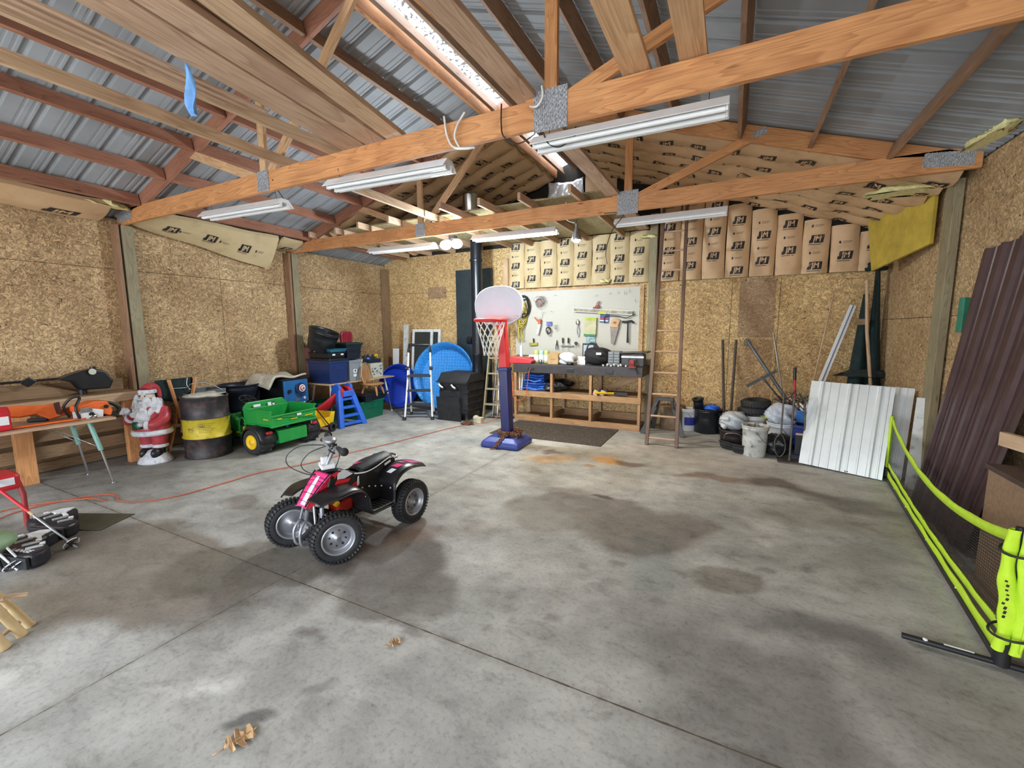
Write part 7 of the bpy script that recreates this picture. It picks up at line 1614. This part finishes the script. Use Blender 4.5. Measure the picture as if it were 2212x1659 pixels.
# brown panel leaning on the right wall
def brown():
    m = mat('brown_sheet_metal', (.075, .040, .042), .38, .3, .18, 6)
    A, B_, A2, B2 = Vector((1.60, 5.20, .01)), Vector((1.58, 4.10, .01)), Vector((1.80, 4.97, 2.26)), Vector((1.80, 3.72, 2.30))
    prof = [(0, 0)]; k = .04
    while k < .97: prof += [(k, 0), (k+.015, 1), (k+.05, 1), (k+.065, 0), (k+.10, 0), (k+.108, .3), (k+.122, .3), (k+.13, 0)]; k += .19
    prof = [p for p in prof if p[0] <= 1]+[(1, 0)]; nv = 10; b = MB()
    def P(u, h, v):
        p = A.lerp(B_, u).lerp(A2.lerp(B2, u), v); return p+Vector((-.022*h, 0, .005*h))-Vector((.05*math.sin(PI*v), 0, 0))*(-.3)
    b.add([P(u, h, j/nv) for u, h in prof for j in range(nv+1)], [(i*(nv+1)+j, (i+1)*(nv+1)+j, (i+1)*(nv+1)+j+1, i*(nv+1)+j+1) for i in range(len(prof)-1) for j in range(nv)])
    tag(b.build('ribbed_sheet', m, solid=.003), 'tall dark brown ribbed metal panel leaning against the right wall', 'metal panel')
brown()
tag(MB().box((1.80, 5.20, 1.75), (.04, .10, .30)).build('green_box', mat('wall_green', (.02, .22, .14), .5), bevel=.006), 'small green plastic box on the right wall behind the brown panel', 'box')
tag(MB().bar((1.60, 3.86, .93), (1.82, 2.6, .95), .04, .09).build('lumber_board', M_tan, bevel=.003), 'pale board end sticking out above the particle board cabinet', 'board')
# cabinet
t = thing('cabinet', 'particle board cabinet at the right frame edge behind the lime net post', 'cabinet', (1.64, 3.15, 0)); pb_ = mat('particle_board', (.24, .15, .09), .7, 0, .2, 40)
MB().box((0, 0, .40), (.38, .90, .78)).build('carcass', pb_, t, bevel=.004); MB().box((0, 0, .80), (.40, .94, .03)).build('top', mat('dark_brown_top', (.06, .035, .03), .5), t, bevel=.003)
# ---- net
def net():
    lime = mat('lime_fabric', (.52, .78, .03), .7, 0, .08, 10, .3, 30); blk = mat('net_black', (.012, .012, .014), .5)
    A, B_ = Vector((1.25, 2.77, 0)), Vector((1.585, 5.89, 0))
    t = thing('sports_net', 'low portable net with lime green bands and black mesh along the right wall', 'net', tuple(A)); u = (B_-A); L_ = u.length; d = u.normalized(); px_ = Vector((d.y, -d.x, 0))
    def P(s, z, o=0): q = d*(s*L_)+px_*o; return (q.x, q.y, z)
    def top(s): return .70-.22*math.sin(PI*s)**.8
    def low(s): return .16-.05*math.sin(PI*s)
    b = MB(); b.tube([P(s/20, .028) for s in range(21)], .018, 8); b.build('base_tube', blk, t)
    for s in (.22, .45, .68, .85): MB().ball(P(s, .045), .008, 8, 6).build('button', M_wpl, t)
    for q in (0, 1):
        o = px_*(-.36); o2 = px_*.40
        MB().tube([Vector(P(q, .025))+o, Vector(P(q, .025))+o2], .015, 10).build('foot_tube', blk, t)
        MB().cyl(Vector(P(q, .02)), Vector(P(q, .14)), .032, 12).build('socket', blk, t)
    MB().bar(Vector(P(0, .041))-px_*.20, Vector(P(0, .041))-px_*.09, .008, .003).build('white_stripe', M_wpl, t); MB().ball(Vector(P(0, .037))-px_*.27, .012, 10, 6, (1, 1, .6)).build('button', M_wpl, t)
    MB().cyl(P(1, .1), P(1, .70), .018, 10).build('post', lime, t); MB().cyl(P(0, .1), P(0, .72), .016, 10).build('post', blk, t)
    def band(z0, z1, name, m, n=30, o=0): b = MB(); b.grid(lambda a, c_: P(a, z0(a)*(1-c_)+z1(a)*c_, o+.004*math.sin(a*40)*c_), n, 2); b.build(name, m, t, solid=.006)
    band(lambda a: top(a)-.055, top, 'top_band', lime); band(lambda a: low(a)-.115+.03*math.sin(PI*a), lambda a: low(a)-.05+.03*math.sin(PI*a), 'lower_band', lime); band(lambda a: low(a)+.0, lambda a: low(a)+.045, 'middle_band', lime)
    b = MB(); n = 110
    for i in range(n+1): a = i/n; b.add([P(a-.0008, low(a)), P(a+.0008, low(a)), P(a+.0008, top(a)-.05), P(a-.0008, top(a)-.05)], [(0, 1, 2, 3)])
    for j in range(24):
        f0 = j/24
        for i in range(30):
            a, c_ = i/30, (i+1)/30; za = low(a)+(top(a)-.05-low(a))*f0; zc = low(c_)+(top(c_)-.05-low(c_))*f0
            b.add([P(a, za), P(c_, zc), P(c_, zc+.0045), P(a, za+.0045)], [(0, 1, 2, 3)])
    b.build('mesh', blk, t)
    # lime sleeve bundled around the near post
    s1 = MB(); k = 20
    def sl(cx, r0, wob, sd):
        def fn(uu, v): a = 2*PI*uu; r = r0*(1+.12*math.sin(v*23+sd)+.10*math.sin(3*a+v*9+sd))*(.75+.25*math.sin(PI*min(1, v*1.3))); return tuple(Vector((cx[0]+r*math.cos(a)*1.2+.012*math.sin(v*6), cx[1]+r*math.sin(a), .10+.61*v)))
        return fn
    s1.grid(sl((-.018, -.01), .026, 0, 1), 20, 30); s1.grid(sl((.028, -.03), .023, 0, 3), 20, 30); s1.build('sleeve', lime, t)
    b = MB(); b.prism([(.03, .12), (.085, .30), (.135, .36), (.13, .44), (.08, .60), (.075, .68), (.12, .70), (.06, .72), (.04, .60)], .012, T((0, -.05, 0), (R(90), 0, 0))); b.build('sleeve_flap', lime, t, bevel=.004)
    for z in (.62, .21): MB().tube([(.02+.085*math.cos(a), -.02+.068*math.sin(a), z+.02*math.sin(a+1)) for a in [2*PI*i/20 for i in range(20)]], .006, 6, closed=True).build('strap', blk, t)
    MB().cyl((.10, -.03, .62), (.42, .02, .60), .005, 6).build('strap', blk, t)
    b = MB(); put_text(b, 'nenWAPE', .042, frame((.095, -.0645, .42), (-.12, 0, -1), (1, 0, -.12)), .0012, 1.0); b.build('lettering', M_ink, t)
    for x_ in (-.045, .035):
        b = MB(); rnd = random.Random(int(x_*100)+9)
        for i in range(9): b.box((x_+rnd.uniform(-.006, .006), -.069, .30+.022*i), (.010, .002, rnd.uniform(.006, .016)), (0, .3, 0))
        b.build('small_print', M_ink, t)
net()
# ================================================================ LEFT FOREGROUND
def skiboots():
    M_boot = mat('boot_black', (.014, .014, .02), .4, 0, .3); buck = mat('buckle_grey', (.42, .43, .43), .35, .3)
    for k, (x, y, rz, lb) in enumerate(((-4.44, 1.04, 14, 'nearer black ski boot lying on its side with white lettering'), (-4.84, 1.32, 20, 'farther black ski boot lying on its side behind the lettered one'))):
        t = thing('ski_boot', lb, 'ski boot', (x, y, 0), R(rz))
        # lying on its side: length along x, sole towards -y
        b = MB(); b.prism([(-.30, -.02), (-.28, .22), (-.14, .26), (-.08, .12), (.12, .05), (.17, .0), (.17, -.08), (.12, -.10), (-.10, -.10), (-.14, -.06), (-.20, -.06)], .11, T((0, 0, .0))); b.build('shell', M_boot, t, bevel=.03, seg=4)
        MB().box((.02, -.105, .055), (.30, .02, .08)).build('sole', M_black, t, bevel=.004)
        b = MB(); b.prism([(-.26, .12), (-.24, .20), (-.16, .24), (-.12, .14), (-.02, .09), (-.12, .11), (-.19, .12)], .012, T((0, 0, .105))); b.build('pale_swoosh', M_white, t)
        for x_, y_, a in ((-.24, .05, 80), (-.14, .05, 75), (-.03, .03, 60), (.06, .0, 55)):
            MB().box((x_, y_, .117), (.09, .025, .014), (0, 0, R(a))).build('buckle', buck, t, bevel=.004); MB().box((x_-.01, y_+.05, .117), (.03, .035, .016), (0, 0, R(a))).build('buckle_hook', M_white, t, bevel=.004)
        if k == 0:
            b = MB(); put_text(b, 'LANGE', .05, frame((.03, -.055, .1125), (1, .06, 0), (0, 1, 0)), .002, 1.1); b.build('lettering', M_white, t)
skiboots()
def pole(a, b_, label, c1, c2, basket_up=.08):
    a = Vector(a); b_ = Vector(b_); t = thing('ski_pole', label, 'ski pole', tuple(b_)); d = (a-b_); 
    MB().tube([d*.0, d*.42], [.007, .008], 8).build('lower_shaft', c2, t); MB().tube([d*.42, d*.46], .011, 8).build('joint', M_tan, t); MB().tube([d*.46, d*1.0], .011, 8).build('upper_shaft', c1, t)
    n = d.normalized(); e1 = n.orthogonal().normalized(); e2 = n.cross(e1); c_ = n*basket_up
    MB().tube([c_+(e1*math.cos(q)+e2*math.sin(q))*.05 for q in [2*PI*k/20 for k in range(20)]], .004, 6, closed=True).build('basket_ring', M_wpl, t)
    b = MB(); b.bar(c_-e1*.055, c_+e1*.055, .02, .006).bar(c_-e2*.055, c_+e2*.055, .02, .006).cyl(c_-n*.02, c_+n*.02, .016, 10); b.build('basket', M_black, t)
pole((-5.30, 1.02, .55), (-4.38, 1.27, .005), 'red and grey ski pole crossing over the boots', M_red, M_galv, .06)
pole((-4.72, .76, .62), (-4.30, .99, .005), 'grey ski pole, front one with a black basket on the floor', M_galv, M_galv, .06)
pole((-4.80, .74, .50), (-4.34, .95, .005), 'pale ski pole close beside the front grey pole', M_galv, M_wpl, .05)
t = thing('snow_tool', 'bright red plastic machine edge with a white emblem at the left frame edge', 'machine', (-5.34, 1.14, 0))
MB().box((0, 0, .42), (.26, .20, .14)).build('housing', M_red, t, bevel=.03); MB().box((.131, 0, .43), (.004, .12, .06)).build('emblem', M_wpl, t); MB().tube([(.08, .08, .45), (.12, .10, .30), (.10, .10, 0)], .018, 8).build('leg', mat('dark_red_paint', (.25, .02, .02), .5), t); MB().tube([(-.08, -.08, .45), (-.10, -.10, 0)], .018, 8).build('leg', M_black, t)
t = thing('round_cushion', 'pale green round stool seat at the left frame edge', 'stool', (-4.52, .86, 0))
MB().lathe([(0, .14), (.12, .15), (.15, .18), (.15, .21), (.12, .24), (0, .245)], 24).build('seat', mat('sage_green', (.25, .38, .22), .5, 0, .15), t)
for k in range(3): a = k*2.1+.4; MB().cyl((.10*math.cos(a), .10*math.sin(a), 0), (.06*math.cos(a), .06*math.sin(a), .16), .012, 8).build('leg', M_black, t)
def bamboo():
    m = mat('bamboo', (.62, .46, .25), .45, 0, .12, 12); t = thing('bamboo_stand', 'bamboo pole stand lashed with twigs at the left frame edge', 'bamboo stand', (-3.86, .60, 0))
    def cane(a, b_, r, n=4):
        a = Vector(a); b_ = Vector(b_); P = []; rr = []
        for k in range(n): 
            for f, q in ((0, 1.0), (.06, 1.12), (.12, 1), (.9, .97)): P.append(a.lerp(b_, (k+f)/n)); rr.append(r*q)
        P.append(b_); rr.append(r); MB().tube(P, rr, 12).build('cane', m, t)
    cane((.42, .17, .0), (.28, -.08, .60), .022); cane((.49, .12, .0), (.38, -.10, .60), .022); cane((.55, .04, .0), (.42, -.16, .60), .026); cane((.62, -.05, 0), (.5, -.2, .6), .024)
    for a, b_ in (((.44, .17, .20), (.36, -.06, .26)), ((.46, .12, .07), (.52, -.02, .03)), ((.48, .08, .24), (.40, .02, .20))): MB().tube([a, b_], [.012, .008], 7).build('twig', M_tan, t)
    MB().box((.40, .0, .10), (.07, .10, .04), (0, .3, .2)).build('pale_block', M_galv, t)
bamboo()
# ---- oak leaves
def leaf(loc, rz, s, label):
    h = [(0, .010), (.012, .018), (.022, .050), (.034, .058), (.036, .030), (.048, .026), (.060, .062), (.078, .070), (.074, .034), (.088, .026), (.108, .052), (.122, .044), (.112, .016), (.140, .0)]
    pl = h+[(x, -y*.92) for x, y in h[::-1][1:]]; b = MB(); n = len(pl)
    vs = [(x*s-.07*s, 0, .010+.006*math.sin(x*60)) for x, y in pl]+[((x-.07)*s, y*s*1.05, .004+.012*abs(math.sin(k*1.3))) for k, (x, y) in enumerate(pl)]
    b.add(vs, [(k, k+1, n+k+1, n+k) for k in range(n-1)]); b.tube([(-.07*s, 0, .008), (-.115*s, .008, .003)], .0015, 5); b.tube([(-.07*s, 0, .012), (.065*s, 0, .012)], .0012, 5)
    o = b.build('oak_leaf', mat('dry_leaf', (.42, .26, .13), .7, 0, .25, 40), origin=(0, 0, 0), solid=.001); o.location = loc; o.rotation_euler = (0, 0, rz); tag(o, label, 'leaf')
leaf((-1.69, .885, 0), R(75), .85, 'large dry tan oak leaf on the concrete at the bottom of the picture'); leaf((-1.50, 1.58, 0), R(60), .5, 'small dry brown leaf on the concrete left of the slab joint')
tag(MB().box((-4.95, 1.50, .004), (.62, .32, .006), (0, 0, R(25))).build('floor_mat', mat('olive_mat', (.07, .06, .035), .9)), 'dark olive mat scrap on the floor behind the ski boots', 'mat')
